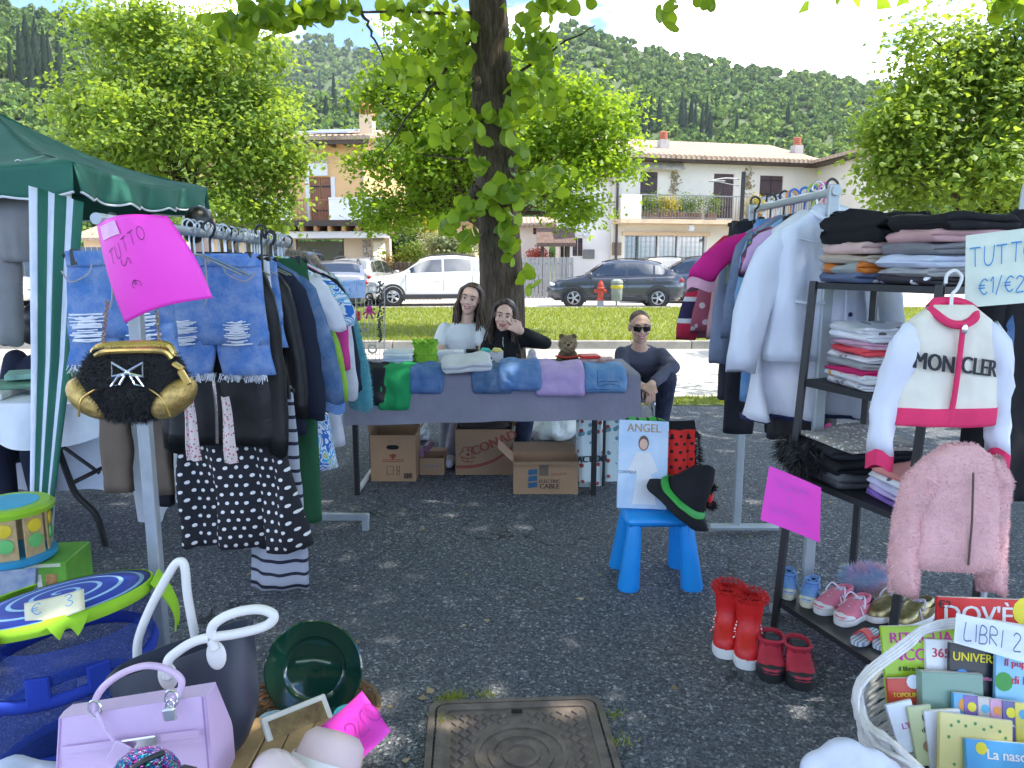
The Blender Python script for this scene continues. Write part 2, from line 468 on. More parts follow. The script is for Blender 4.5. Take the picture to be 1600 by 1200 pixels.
flat('verge_soil',-40,40,7.25,7.75,.004,MATS['lawn'])
flat('pale_pavement',-40,40,7.75,12.25,.002,MATS['pale'])
flat('lawn',-40,40,12.4,22.1,.12,MATS['lawn'])
flat('road',-60,60,22.35,33.0,.012,MATS['pale'])
flat('far_forecourt',-60,60,33.0,60.0,.006,MATS['pale'])

kerbm=M('kerb_concrete',(.30,.275,.24),.9,.25,3.0,.5,60,bd=.01)
def kerb(y0,depth,h,x0,x1,L,name):
 root=bpy.data.objects.new(name,None); root.location=(0,y0,0); col.objects.link(root); tag(root,kind='structure')
 mb=MB(); mb.box((0,depth/2,h/2 - .03),(L - .012,depth,h+.06),None,.012)
 first=None; x=x0
 while x < x1:
  if first is None:
   first=mb.build('kerb_stone',kerbm,root,world=False); o=first
  else:
   o=first.copy(); col.objects.link(o)
  o.location=(x+L/2,rnd.uniform(-.006,.006),rnd.uniform(-.006,.006)); x+=L
kerb(12.25,.15,.135,-18,18,1.0,'kerb')
kerb(22.1,.25,.14,-26,26,2.0,'kerb')

grassm=leafmat('grass_blade',(.10,.17,.02),(.30,.32,.05),.35,.6)
def grass(name,n,x0,x1,y0,y1,z,hgt,seed,dens=None):
 g=np.random.default_rng(seed)
 X=g.uniform(x0,x1,n); Y=y0+(y1 - y0)*g.random(n) ** 1.25
 hh=hgt*g.uniform(.4,1.2,n); a=g.uniform(0,2*PI,n); w=g.uniform(.004,.009,n)*(1+Y*.06)
 b=np.stack([X,Y,np.full(n,z)],1); t=np.stack([np.cos(a),np.sin(a),np.zeros(n)],1)
 ln=np.stack([g.normal(0,.35,n)*hh,g.normal(0,.35,n)*hh,hh],1)
 V=np.concatenate([b - t*w[:,None],b+t*w[:,None],b+ln],1).reshape(-1,3)
 return np_mesh(name,V,np.arange(3*n).reshape(-1,3),grassm)
tag(grass('lawn_grass',70000,-16,16,12.42,22.0,.12,.07,3),'bright short grass covering the lawn between the two kerbs','grass',kind='stuff')
tag(grass('verge_grass',5000,-7,8,7.30,7.70,.004,.05,4),'narrow strip of grass at the edge of the dark asphalt','grass',kind='stuff')

# ================================================================== hills and woods
def skyline(tab,px_):
 xs=[a for a,b in tab]; ys=[b for a,b in tab]
 return np.interp(px_,xs,ys)
HILLS=[  # (skyline of the photograph as px,py ; base distance ; crest distance ; height of woods)
 ([(-900,-160),(0,-14),(70,4),(130,8),(220,12),(320,50),(430,118),(540,150),(650,215),(760,300),(900,390),(2400,400)],130.,430.,4.5),
 ([(-900,60),(250,45),(420,56),(480,52),(560,64),(640,76),(760,84),(860,92),(1000,100),(2400,200)],520.,1050.,5.0),
 ([(-900,400),(420,400),(560,260),(640,180),(720,112),(800,66),(850,44),(893,29),(940,40),(1000,62),(1060,76),(1120,86),(1200,101),(1260,108),(1340,117),(1500,140),(1750,165),(2400,260)],150.,560.,4.5)]
def hill_height(az,r):
 """az measured from +Y towards +X; arrays"""
 px_=800+FPX*np.tan(az)*1.06
 z=np.zeros_like(r); 
 for tab,r0,r1,tw in HILLS:
  py_=skyline(tab,px_); yy=(600 - py_)/FPX; xx=(px_ - 800)/FPX
  tn=(-CS+yy*CC)/np.sqrt((CC+yy*CS) ** 2+xx ** 2)
  top=np.maximum(tn*r1+CAM_H - tw,0)
  s=np.clip((r - r0)/(r1 - r0),0,1); back=np.clip((r - r1)/(r1*.8),0,1)
  z=np.maximum(z,top*s ** 1.15*(1 - .5*back))
 return z
def hz(az,r):
 z=hill_height(az,r)
 return z
def build_hills():
 naz,nr=150,60
 az=np.linspace(R(-58),R(58),naz); rr=110*(1900/110) ** (np.linspace(0,1,nr))
 A,Rr=np.meshgrid(az,rr); Z=hz(A,Rr)
 for i in range(nr):
  for j in range(naz):
   if Z[i,j] > 1: Z[i,j]+=.012*Z[i,j]*mnoise.noise(Vector((A[i,j]*60,rr[i]*.02,0)))
 V=np.stack([np.sin(A)*Rr,np.cos(A)*Rr,Z - .2],-1).reshape(-1,3)
 F=np.array([(i*naz+j,i*naz+j+1,(i+1)*naz+j+1,(i+1)*naz+j) for i in range(nr - 1) for j in range(naz - 1)])
 tag(np_mesh('hills',V,F,MATS['hill'],smooth=True),kind='structure')
build_hills()
def woodmat():
 k=NT('woodland'); r=k.n('NewGeometry',out='Random Per Island'); pos=k.n('NewGeometry',out='Position')
 big=k.noise(pos,.012,4.0,.6)
 c=k.ramp(k.m_('ADD',k.m_('MULTIPLY',r,.6),k.m_('MULTIPLY',big,.55)),[(.12,(.012,.035,.022)),(.32,(.035,.075,.026)),(.5,(.085,.155,.03)),(.72,(.16,.25,.04)),(.9,(.25,.30,.06))])
 p=k.bsdf(col=c,rough=.8,spec=.15); tr=k.n('BsdfTranslucent',{'Color': c})
 MATS['wood']=k.done(k.n('MixShader',{0: .22,1: p,2: tr}))
woodmat()
def build_woods(n=13500,q=30,seed=11):
 g=np.random.default_rng(seed)
 az=g.uniform(R(-45),R(45),n*3); r=140+(1150 - 140)*g.random(n*3) ** 1.5
 z=hz(az,r); e=4.0
 slope=(hz(az,r+e) - z)
 ok=(z > 1.5) & (slope > -.2); az,r,z=az[ok][:n],r[ok][:n],z[ok][:n]; n=len(az)
 big=1+np.clip((r - 500)/500,0,1)*.9
 rad=g.uniform(1.7,3.4,n)*big*(0.5+0.5*np.clip((r - 140)/300,0,1)); asp=g.uniform(.8,1.35,n)
 C=np.stack([np.sin(az)*r,np.cos(az)*r,z+rad*.6],1)
 # crown tint rides on one island per crown: every clump of a crown is stitched to its core
 d=g.normal(size=(n,q,3)); d /= np.linalg.norm(d,axis=2,keepdims=True); d[:,:,2]=np.abs(d[:,:,2])*1.0 - .25
 rr_=g.uniform(.72,1.08,(n,q,1))
 pos=C[:,None,:]+d*rr_*rad[:,None,None]*np.stack([np.ones(n),np.ones(n),asp],1)[:,None,:]
 nrm=d+g.normal(0,.45,(n,q,3)); nrm /= np.linalg.norm(nrm,axis=2,keepdims=True)
 a=np.cross(nrm,g.normal(size=(n,q,3))); a /= np.linalg.norm(a,axis=2,keepdims=True); b=np.cross(nrm,a)
 sz=rad[:,None,None]*g.uniform(.22,.42,(n,q,1))
 V=np.stack([pos - a*sz - b*sz*.6,pos+a*sz - b*sz*.9,pos+a*sz*.7+b*sz,pos - a*sz*.9+b*sz*.7],2).reshape(-1,3)
 F=np.arange(len(V)).reshape(-1,4)
 # opaque cores
 bm=bmesh.new(); bmesh.ops.create_icosphere(bm,subdivisions=1,radius=1); iv=np.array([v.co[:] for v in bm.verts]); it=np.array([[v.index for v in f.verts] for f in bm.faces]); bm.free()
 cv=C[:,None,:]+iv[None]*(rad*.8)[:,None,None]*g.uniform(.8,1.15,(n,len(iv),1))*np.stack([np.ones(n),np.ones(n),asp],1)[:,None,:]
 cf=(it[None]+(np.arange(n)*len(iv))[:,None,None]).reshape(-1,3)
 root=bpy.data.objects.new('wooded_hillside',None); col.objects.link(root)
 tag(root,'dense green woods covering the hills behind the village','woods',kind='stuff')
 np_mesh('clumps',V,F,MATS['wood'],root); np_mesh('crown_cores',cv.reshape(-1,3),cf,MATS['wood'],root,smooth=True)
build_woods()
cypm=leafmat('cypress_leaf',(.016,.034,.016),(.035,.062,.026),.1,.8)
def cypress_mesh(seed):
 g=np.random.default_rng(seed); n=260
 t=g.random(n) ** .8; a=g.uniform(0,2*PI,n); rad=.115*np.sin(np.clip(t*1.05+.04,0,1)*PI) ** .6*(1.15 - .7*t)+.006
 c=np.stack([np.cos(a)*rad,np.sin(a)*rad,t],1); s=.03+.02*g.random(n)
 u=np.stack([-np.sin(a),np.cos(a),np.zeros(n)],1); w=np.stack([np.cos(a)*.25,np.sin(a)*.25,np.ones(n)],1)
 V=np.stack([c - u*s[:,None],c+u*s[:,None]*.8 - w*.02,c+u*s[:,None]*.4+w*s[:,None]*2.4,c - u*s[:,None]*.6+w*s[:,None]*1.8],1).reshape(-1,3)
 me=bpy.data.meshes.new('cypress'); me.from_pydata(V.tolist(),[],np.arange(len(V)).reshape(-1,4).tolist()); me.materials.append(cypm); return me
CYP=[cypress_mesh(i) for i in range(3)]
def cypresses():
 spots=[]
 for i in range(17): spots.append((rnd.uniform(36,108),rnd.uniform(124,158),rnd.uniform(38,62),0))
 for p_,q_,h_ in ((20,135,40),(150,150,38),(523,178,42),(545,190,30),(510,190,24),(500,150,22)): spots.append((p_,q_,h_,0))
 for i in range(15): spots.append((rnd.uniform(955,1110),rnd.uniform(202,222),rnd.uniform(22,42),2))
 for p_,q_,h_ in ((1064,212,46),(1150,216,22),(1230,196,20),(640,205,30)): spots.append((p_,q_,h_,2))
 i=0; spots.sort(); seen={}; ORD='first second third fourth fifth sixth seventh eighth ninth tenth eleventh twelfth thirteenth fourteenth fifteenth sixteenth seventeenth eighteenth nineteenth twentieth'.split()
 for p_,q_,h_,hl in spots:
  # walk out along the ray until it meets the hill
  x,dy,dz=ray(p_,q_); az=math.atan2(x,dy); hr=math.hypot(x,dy); r=140.
  while r < 1000 and CAM_H+dz/hr*r > float(hz(np.array([az]),np.array([r]))[0]): r+=4
  if r > 990: continue
  o=bpy.data.objects.new('cypress_tree',CYP[i % 3]); i+=1; z=float(hz(np.array([az]),np.array([r]))[0])
  hh=(h_+10)/FPX*r; wd=hh*rnd.uniform(.75,1.1)*(.9 if hh < 12 else .7)
  o.location=(math.sin(az)*r,math.cos(az)*r,z - .5); o.scale=(wd,wd,hh); o.rotation_euler=(0,0,rnd.uniform(0,6)); col.objects.link(o)
  gn,lb=('cypresses above the gazebo','pointed cypress on the slope above the gazebo') if p_ < 300 else ('cypresses above the orange house','thin cypress on the slope above the orange house') if p_ < 700 else ('cypresses above the cream building','dark cypress in the woods above the cream roof')
  k=seen[gn]=seen.get(gn,-1)+1; tag(o,lb+', %s counting from the gazebo side' % ORD[min(k,19)],'tree',gn)
cypresses()

# ================================================================== trees
barkk=NT('bark'); _co=barkk.obj()
_mp=barkk.n('Mapping',{'Vector': _co,'Scale': (9.0,9.0,1.3)})
_w=barkk.noise(_mp,5.0,8.0,.72)
_c=barkk.ramp(_w,[(.3,(.02,.014,.010)),(.5,(.085,.058,.038)),(.7,(.20,.145,.10))])
_c=barkk.mix(barkk.ramp(barkk.noise(_co,2.2,5.0),[(.55,0.0),(.75,.5)]),_c,(.12,.12,.07))
MATS['bark']=barkk.done(barkk.bsdf(col=_c,rough=.95,nrm=barkk.bump(_w,1.0,.03)))
limeleaf=leafmat('lime_leaf',(.075,.16,.018),(.25,.37,.035),.52,.42)
limeleaf2=leafmat('lime_leaf_pale',(.075,.16,.026),(.27,.37,.075),.5,.5)
def leaf_quads(P,D,S,g):
 """folded kite leaves: P centres, D facing normals, S sizes -> V, F (4 tris folded as 2 quads)"""
 n=len(P); nr=D+g.normal(0,.5,(n,3)); nr /= np.linalg.norm(nr,axis=1,keepdims=True)
 dn=np.stack([g.normal(0,.6,n),g.normal(0,.6,n),-np.abs(g.normal(.7,.4,n))],1)
 a=dn - nr*(dn*nr).sum(1,keepdims=True); a /= np.linalg.norm(a,axis=1,keepdims=True)+1e-9; b=np.cross(nr,a)
 s=S[:,None]; f=nr*s*.16
 base=P - a*s*.5; tip=P+a*s*.62; l=P - b*s*.46 - a*s*.1 - f; r=P+b*s*.46 - a*s*.1 - f; 
 V=np.stack([base,r,tip,l],1).reshape(-1,3); i=np.arange(n)[:,None]*4
 F=np.concatenate([i+np.array([[0,1,2]]),i+np.array([[0,2,3]])],1).reshape(-1,3)
 return V,F
def crown(name,lobes,n,size,mat,parent,seed,shell=.55,thin=0.0):
 """lobes: (centre, radii, weight); leaves gather in sprays near the surface of each lobe"""
 g=np.random.default_rng(seed); w=np.array([l[2] for l in lobes]); w=w/w.sum(); P=[]; D=[]
 for (c,r,_),k in zip(lobes,g.multinomial(n,w)):
  ns=max(4,k // 26); d=g.normal(size=(ns,3)); d /= np.linalg.norm(d,axis=1,keepdims=True)
  rad=(shell+(1 - shell)*g.random(ns) ** .6)*g.uniform(.85,1.12,ns)
  sp=np.array(c)+d*rad[:,None]*np.array(r)
  idx=g.integers(0,ns,k); spread=size*2.3
  p=sp[idx]+g.normal(0,spread,(k,3))*np.array([1,1,.6])+d[idx]*g.uniform(-1,1,(k,1))*spread
  P.append(p); D.append(d[idx]*.5+np.array([0,0,.8]))
 P=np.concatenate(P); D=np.concatenate(D); S=size*g.uniform(.6,1.3,len(P))
 V,F=leaf_quads(P,D,S,g)
 return np_mesh(name,V,F,mat,parent)
def limb(mb,a,b,r0,r1,bend,seed,n=7):
 a,b=Vector(a),Vector(b); q=random.Random(seed)
 pts=[a.lerp(b,i/n)+Vector((q.uniform(-1,1),q.uniform(-1,1),q.uniform(-.5,1)))*bend*math.sin(PI*i/n) for i in range(n+1)]
 mb.tube(pts,[r0+(r1 - r0)*i/n for i in range(n+1)],8); return pts
def park_tree(base,trunk_h,tr,lobes,n,size,label,seed,mat,group='lime trees on the lawn'):
 t=thing('lime_tree',label,'tree',base,0,group); b=Vector(base)
 mb=MB(); q=random.Random(seed); top=b+Vector((q.uniform(-.1,.1),0,trunk_h))
 pts=[b - Vector((0,0,.05)),b.lerp(top,.3)+Vector((.03,0,0)),b.lerp(top,.7) - Vector((.04,0,0)),top]
 mb.tube(pts,[tr*1.25,tr,tr*.85,tr*.7],12,smooth=4)
 tk=mb.build('trunk',MATS['bark'],t,smooth=180)
 mb=MB()
 for i,(c,r,w) in enumerate(lobes):
  s0=b.lerp(top,q.uniform(.6,1.0)); e=Vector(c)+Vector((0,0,r[2]*.2)); pp=limb(mb,s0,e,tr*.42,tr*.1,.18,seed+i)
  for k in range(5):
   d=Vector((q.gauss(0,1),q.gauss(0,1),q.gauss(.2,.7))).normalized(); limb(mb,pp[q.randint(3,6)],e+Vector((d.x*r[0],d.y*r[1],d.z*r[2]))*.85,tr*.13,tr*.03,.1,seed+i*7+k,5)
 mb.build('branches',MATS['bark'],tk,smooth=180)
 sub=[]
 for c,r,w in lobes:
  sub.append((c,tuple(k*.8 for k in r),w*.35))
  for k in range(6):
   d=Vector((q.gauss(0,1),q.gauss(0,1),q.gauss(0,1))).normalized(); s=q.uniform(.25,.5); sub.append(((c[0]+d.x*r[0]*.85,c[1]+d.y*r[1]*.85,c[2]+d.z*r[2]*.85),(r[0]*s,r[1]*s,r[2]*s*.8),w*.13*q.uniform(.5,1.5)))
 crown('crown',sub,n,size,mat,t,seed)
 return t
def lobes_px(spec,Y):
 """lobes given where the photograph shows them: (px, py, rx px, rz px, dy) at depth Y"""
 out=[]
 for px_,py_,rx,rz,dy,w in spec:
  c=at(px_,py_,Y+dy); k=(Y+dy)/FPX
  out.append((tuple(c),(rx*k,min(rx*k,1.7),rz*k),w))
 return out
Lt=lobes_px([(205,105,85,75,0,1.1),(290,60,75,60,.4,1.0),(370,120,75,70,0,1.1),(240,200,110,60,-.3,1.2),(370,220,90,70,-.2,1.2),(150,170,50,55,.2,.5),(420,250,42,46,.1,.5),(330,300,105,50,-.1,1.1),(180,265,70,45,.3,.7),(400,320,50,35,0,.45),(300,150,120,100,.6,1.0)],15.0)
tb=at(318,413,15.0); tb.z=.12
park_tree(tuple(tb),2.6,.16,Lt,36000,.095,'round leafy lime tree rising behind the green gazebo, left of the orange house',31,limeleaf2)
Ct=lobes_px([(645,150,55,48,0,.6),(690,120,70,50,.3,.7),(800,150,110,70,.4,1.2),(900,190,75,55,0,.9),(950,240,45,40,-.1,.4),(668,228,70,52,-.2,.9),(740,240,100,70,.3,1.2),(860,270,90,55,0,1.0),(585,262,34,18,-.2,.2),(592,318,40,18,-.2,.2),(600,345,24,16,-.2,.14),(690,310,55,30,.2,.45),(910,325,38,25,0,.28),(575,140,20,24,.2,.12),(660,60,45,36,.3,.35),(790,90,90,50,.6,.6)],14.0)
tb=at(762,413,14.4); tb.z=.12
park_tree(tuple(tb),2.3,.14,Ct,36000,.088,'sunlit lime tree standing directly behind the big ivy-green trunk at the table',47,limeleaf)
Rt=lobes_px([(1482,90,75,80,0,1.0),(1582,60,90,80,.3,1.2),(1432,180,60,60,-.1,.8),(1532,190,100,75,.1,1.3),(1642,170,90,90,.3,1.2),(1402,255,45,38,0,.4),(1472,285,90,55,-.1,1.1),(1582,290,95,60,.1,1.2),(1702,280,80,80,.3,.8),(1742,120,90,100,.4,.8)],11.5)
tb=at(1560,413,11.8); tb.z=0
park_tree(tuple(tb),2.4,.15,Rt,38000,.088,'dense lime tree above the shelf of folded clothes, in front of the cream building',53,limeleaf2)

# ---- the big lime tree behind the table; its crown is overhead and shades the stalls
def big_leaf_mesh():
 """one heart-shaped leaf, 0.12 m, folded along its midrib"""
 half=[(.0,-.46),(.16,-.53),(.34,-.42),(.45,-.18),(.42,.08),(.28,.30),(.12,.46),(.0,.62)]
 vs=[(0,y,-.03*abs(y)) for x,y in half]; n=len(half)
 R_=[(x,y,-.16*x - .25*y*y) for x,y in half]; L_=[(-x,y,-.16*x - .25*y*y) for x,y in half]
 Mi=[(0,y,-.25*y*y) for x,y in half]
 V=Mi+R_+L_; F=[]
 for i in range(n - 1):
  F+=[(i,n+i,n+i+1,i+1),(i,i+1,2*n+i+1,2*n+i)]
 return V,F
def hero_tree():
 base=Vector((at(784,500,6.55).x,6.55,0.0))
 t=thing('lime_tree','big dark trunk with fresh leafy shoots just behind the two seated girls','tree',base)
 path=[base - Vector((0,0,.05)),Vector((at(784,520,6.55).x,6.55,.7)),at(783,440,6.55),at(778,330,6.55),at(772,200,6.55),at(768,100,6.55),at(762,0,6.55),Vector((-.28,6.6,4.6)),Vector((-.3,6.6,6.2)),Vector((-.2,6.6,9.0))]
 rad=[.27,.205,.19,.18,.175,.165,.16,.15,.11,.03]
 mb=MB(); pts=catmull(path,6); rr=[rad[min(i // 6,9)]+(rad[min(i // 6+1,9)] - rad[min(i // 6,9)])*(i % 6)/6 for i in range(len(pts))]
 rings=[]
 for (p,a,b),r in zip(frames(pts),rr):
  rings.append([p+(a*math.cos(2*PI*k/40)+b*math.sin(2*PI*k/40))*r*(1+.10*wob(math.cos(2*PI*k/40)*2,math.sin(2*PI*k/40)*2,p.z*.7,1.3)+.05*wob(math.cos(2*PI*k/40)*7,math.sin(2*PI*k/40)*7,p.z*1.5,1.3,3)) for k in range(40)])
 mb.loft(rings)
 for (px_,py_,s) in ((742,300,.05),(800,250,.045),(752,170,.06),(792,150,.05),(770,395,.04),(745,130,.05)):
  c=at(px_,py_,6.4); mb.ell(c,(s,s*.7,s*1.2))
 tk=mb.build('trunk',MATS['bark'],t,smooth=180)
 # main limbs overhead
 lb=MB(); q=random.Random(5); tips=[]
 for i in range(11):
  a=i*2.4; ln=q.uniform(3.0,5.2); ln *= 1.25 if math.cos(a) > 0 else .7; s=Vector((-.28,6.6,q.uniform(4.2,7.2))); e=s+Vector((math.cos(a)*ln,math.sin(a)*min(ln,3.2) - .6,q.uniform(.2,1.8)))
  limb(lb,s,e,.09,.02,.35,i); tips.append(e)
 for p0,p1 in ((at(735,60,6.5),at(585,255,6.3)),(at(800,120,6.5),at(930,40,6.2)),(at(745,20,6.5),at(430,20,5.6)),(at(775,260,6.4),at(650,240,6.2)),(at(560,5,6.0),at(600,95,6.0))):
  limb(lb,p0,p1,.016,.004,.022,3,12)
 lb.build('branches',MATS['bark'],tk,smooth=180)
 # overhead crown
 lobes=[]
 for i,e in enumerate(tips): lobes.append((tuple(e+Vector((0,0,.2))),(1.9,1.9,.8),1.0))
 for cx,cy,cz,r in ((-2.2,3.4,4.6,2.0),(.4,2.6,4.7,2.2),(2.8,3.2,4.8,2.2),(4.6,5.0,5.2,2.0),(-2.6,5.6,5.0,1.8),(.6,4.8,6.6,2.4),(2.6,5.6,6.7,2.0),(-.5,.4,4.6,2.2),(2.6,.6,4.8,2.2),(5.0,2.4,4.9,2.2),(5.0,.2,5.2,2.2),(6.4,4.0,5.4,2.0),(-3.4,1.6,4.7,2.0),(6.8,1.5,5.5,2.0),(3.5,3.4,6.5,2.3),(7.2,3.0,6.5,2.0)): lobes.append(((cx,cy,cz),(r,r,.75),1.5))
 g=np.random.default_rng(9)
 co=crown('crown',lobes,41000,.15,limeleaf,t,77,shell=.15)
 # fringe of the crown that hangs into the picture, and the shoots on the trunk: single leaves
 V,F=big_leaf_mesh(); me=bpy.data.meshes.new('leaf'); me.from_pydata([(x*.125,y*.125,z*.125) for x,y,z in V],[],F); me.materials.append(limeleaf); me.polygons.foreach_set('use_smooth',[True]*len(me.polygons))
 sprays=[  # px, py, depth, spread px x, spread px y, number
  (690,45,6.35,40,45,22),(640,110,6.35,30,45,14),(700,130,6.3,22,50,16),(720,75,6.4,20,30,8),(830,50,6.3,30,35,14),(850,95,6.25,25,30,14),(815,130,6.3,20,35,12),(860,150,6.25,22,30,12),(795,190,6.3,16,25,9),(770,176,6.3,22,8,6),
  (690,215,6.3,24,9,7),(655,228,6.3,12,10,4),(735,210,6.3,20,16,7),(745,250,6.3,18,16,7),(812,235,6.3,12,24,7),(800,300,6.3,26,20,14),(850,280,6.3,25,20,10),(770,305,6.3,25,14,9),(735,325,6.3,22,12,8),(790,345,6.3,14,22,9),(700,350,6.3,16,12,6),(728,370,6.3,16,10,5),(822,440,6.3,8,14,4),(790,390,6.35,12,14,5),
  (400,30,5.6,55,22,34),(470,20,5.7,55,20,28),(370,55,5.5,28,18,10),(530,8,5.8,35,10,10),(1045,18,5.6,10,18,4),(1100,2,5.6,18,5,3),(1570,10,5.2,26,12,8),(860,5,6.2,40,10,8),(640,10,6.3,40,14,9)]
 q=random.Random(21); cnt=0; VV,FF=[],[]; lv=[Vector((x*.125,y*.125,z*.125)) for x,y,z in V]; flat_=[]
 for s_ in sprays:
  flat_+=[s_]*int(s_[5]*2.2)
 q.shuffle(flat_)
 for px_,py_,Y,sx,sy,n in flat_:
  p=at(px_+q.gauss(0,.6)*sx,py_+q.gauss(0,.6)*sy,Y+q.uniform(-.25,.15)); k=q.uniform(.6,1.1)
  eu=Euler((q.uniform(.5,1.6),q.uniform(-.6,.6),q.uniform(-1.1,1.1)+(PI if q.random() < .35 else 0)))
  if cnt < 300:
   o=bpy.data.objects.new('leaf',me); col.objects.link(o); o.parent=t; o.location=p - base; o.scale=(k,k,k); o.rotation_euler=eu; cnt+=1
  else:
   m=eu.to_matrix(); n0=len(VV); VV+=[tuple(p+m @ v*k) for v in lv]; FF+=[tuple(i+n0 for i in g_) for g_ in F]
 tag(np_mesh('shoot_leaves',VV,FF,limeleaf,t,smooth=True),kind='stuff')
hero_tree()

# ================================================================== buildings
def plaster(name,c,var=.07):
 return M(name,c,.92,var,.6,.25,30,bd=.01)
cream=plaster('cream_plaster',(.80,.73,.60)); white_pl=plaster('white_plaster',(.80,.75,.68)); orange_pl=plaster('orange_plaster',(.75,.46,.21)); peach=plaster('peach_plaster',(.70,.52,.33))
shutm=M('brown_shutter',(.085,.05,.048),.6,.2,3); woodsh=M('chestnut_shutter',(.28,.11,.05),.55,.2,4); darkwood=M('dark_timber',(.07,.045,.03),.7,.25,5)
railm=M('iron_railing',(.25,.25,.24),.5,.15,9); whitep=M('white_paint',(.72,.71,.68),.5,.05); stonem=M('stone_facing',(.42,.36,.28),.9,.35,9,.6,25,bd=.02)
shopgl=glassmat('shop_glass',(.05,.07,.075),.05)
def tiles():
 k=NT('roof_tiles'); co=k.obj()
 w=k.n('TexWave',{'Vector': co,'Scale': 1.35,'Distortion': .35,'Detail': 2.0},out='Fac',bands_direction='X')
 w2=k.n('TexWave',{'Vector': co,'Scale': 1.0,'Distortion': .4,'Detail': 2.0},out='Fac',bands_direction='Y')
 c=k.mix(k.noise(co,1.2,6.0,.75),(.37,.25,.16),(.52,.40,.28))
 c=k.mix(k.m_('MULTIPLY',k.m_('POWER',w2,6.0),.5),c,(.2,.11,.07))
 MATS['tiles']=k.done(k.bsdf(col=c,rough=.9,nrm=k.bump(k.m_('ADD',w,k.m_('MULTIPLY',w2,.4)),1.0,.08)))
tiles()
class Facade:
 """a wall plane: u runs along it, w out of it towards the street, z up"""
 def __init__(s,a,b,root):
  s.a=Vector((a[0],a[1],0)); d=Vector((b[0] - a[0],b[1] - a[1],0)); s.L=d.length; s.d=d.normalized(); s.n=Vector((s.d.y,-s.d.x,0)); s.root=root
  s.m=Matrix((s.d,s.n,Vector((0,0,1)))).transposed()
 def loc(s,px_,py_):
  dr=Vector(ray(px_,py_)); o=Vector((0,0,CAM_H)); t=(s.a - o).dot(s.n)/dr.dot(s.n); p=o+dr*t
  return (p - s.a).dot(s.d),p.z
 def pt(s,u,w,z): return s.a+s.d*u+s.n*w+Vector((0,0,z))
 def box(s,mb,u0,u1,w0,w1,z0,z1,ch=0.0):
  return mb.box(s.pt((u0+u1)/2,(w0+w1)/2,(z0+z1)/2),(abs(u1 - u0),abs(w1 - w0),abs(z1 - z0)),s.m,ch)
 def wall(s,name,mat,u0,u1,z0,z1,th,holes,parent=None):
  """wall with real openings: built from the cells that no opening covers"""
  us=sorted({u0,u1,*[h[0] for h in holes],*[h[1] for h in holes]}); zs=sorted({z0,z1,*[h[2] for h in holes],*[h[3] for h in holes]}); mb=MB()
  def solid(i,j):
   if not (0 <= i < len(us) - 1 and 0 <= j < len(zs) - 1): return False
   cu,cz=(us[i]+us[i+1])/2,(zs[j]+zs[j+1])/2
   return not any(h[0] < cu < h[1] and h[2] < cz < h[3] for h in holes)
  for i in range(len(us) - 1):
   for j in range(len(zs) - 1):
    if not solid(i,j): continue
    a,b,c,d=us[i],us[i+1],zs[j],zs[j+1]; P=s.pt
    for w in (0,-th): mb.add([P(a,w,c),P(b,w,c),P(b,w,d),P(a,w,d)],[(0,1,2,3)])
    if not solid(i - 1,j): mb.add([P(a,0,c),P(a,-th,c),P(a,-th,d),P(a,0,d)],[(0,1,2,3)])
    if not solid(i+1,j): mb.add([P(b,0,c),P(b,-th,c),P(b,-th,d),P(b,0,d)],[(0,1,2,3)])
    if not solid(i,j - 1): mb.add([P(a,0,c),P(b,0,c),P(b,-th,c),P(a,-th,c)],[(0,1,2,3)])
    if not solid(i,j+1): mb.add([P(a,0,d),P(b,0,d),P(b,-th,d),P(a,-th,d)],[(0,1,2,3)])
  return mb.build(name,mat,parent or s.root,smooth=0)
 def shutters(s,u0,u1,z0,z1,mat,name='shutter'):
  o=None
  for a,b in ((u0,(u0+u1)/2 - .01),((u0+u1)/2+.01,u1)):
   mb=MB(); s.box(mb,a,b,-.10,-.06,z0,z1)
   k=5
   for i in range(k): s.box(mb,a+(b - a)*i/k+.012,a+(b - a)*(i+1)/k - .012,-.06,-.045,z0+.03,z1 - .03)
   o=mb.build(name,mat,s.root,smooth=0)
   mb=MB()
   for zz in (z0+.25*(z1 - z0),z0+.8*(z1 - z0)): s.box(mb,a+.02,b - .02,-.045,-.03,zz - .03,zz+.03)
   mb.build('strap',M('black_iron',(.02,.02,.02),.6),o,smooth=0)
  return o
 def roof(s,name,u0,u1,w0,z0,w1,z1,th,mat,parent=None,skew=0.0):
  mb=MB(); P=s.pt
  mb.add([P(u0,w0,z0),P(u1,w0,z0),P(u1+skew,w1,z1),P(u0,w1,z1),P(u0,w0,z0 - th),P(u1,w0,z0 - th),P(u1+skew,w1,z1 - th),P(u0,w1,z1 - th)],
    [(0,1,2,3),(4,7,6,5),(0,4,5,1),(1,5,6,2),(2,6,7,3),(3,7,4,0)])
  return mb.build(name,mat,parent or s.root,smooth=0)
 def eave_tiles(s,u0,u1,w,z,parent,step=.24):
  mb=MB(); u=u0
  while u < u1: mb.cyl(s.pt(u,w - .5,z+.12),s.pt(u,w+.02,z+.02),.075,n=8); u+=step
  return mb.build('eave_tile_row',MATS['tiles'],parent)

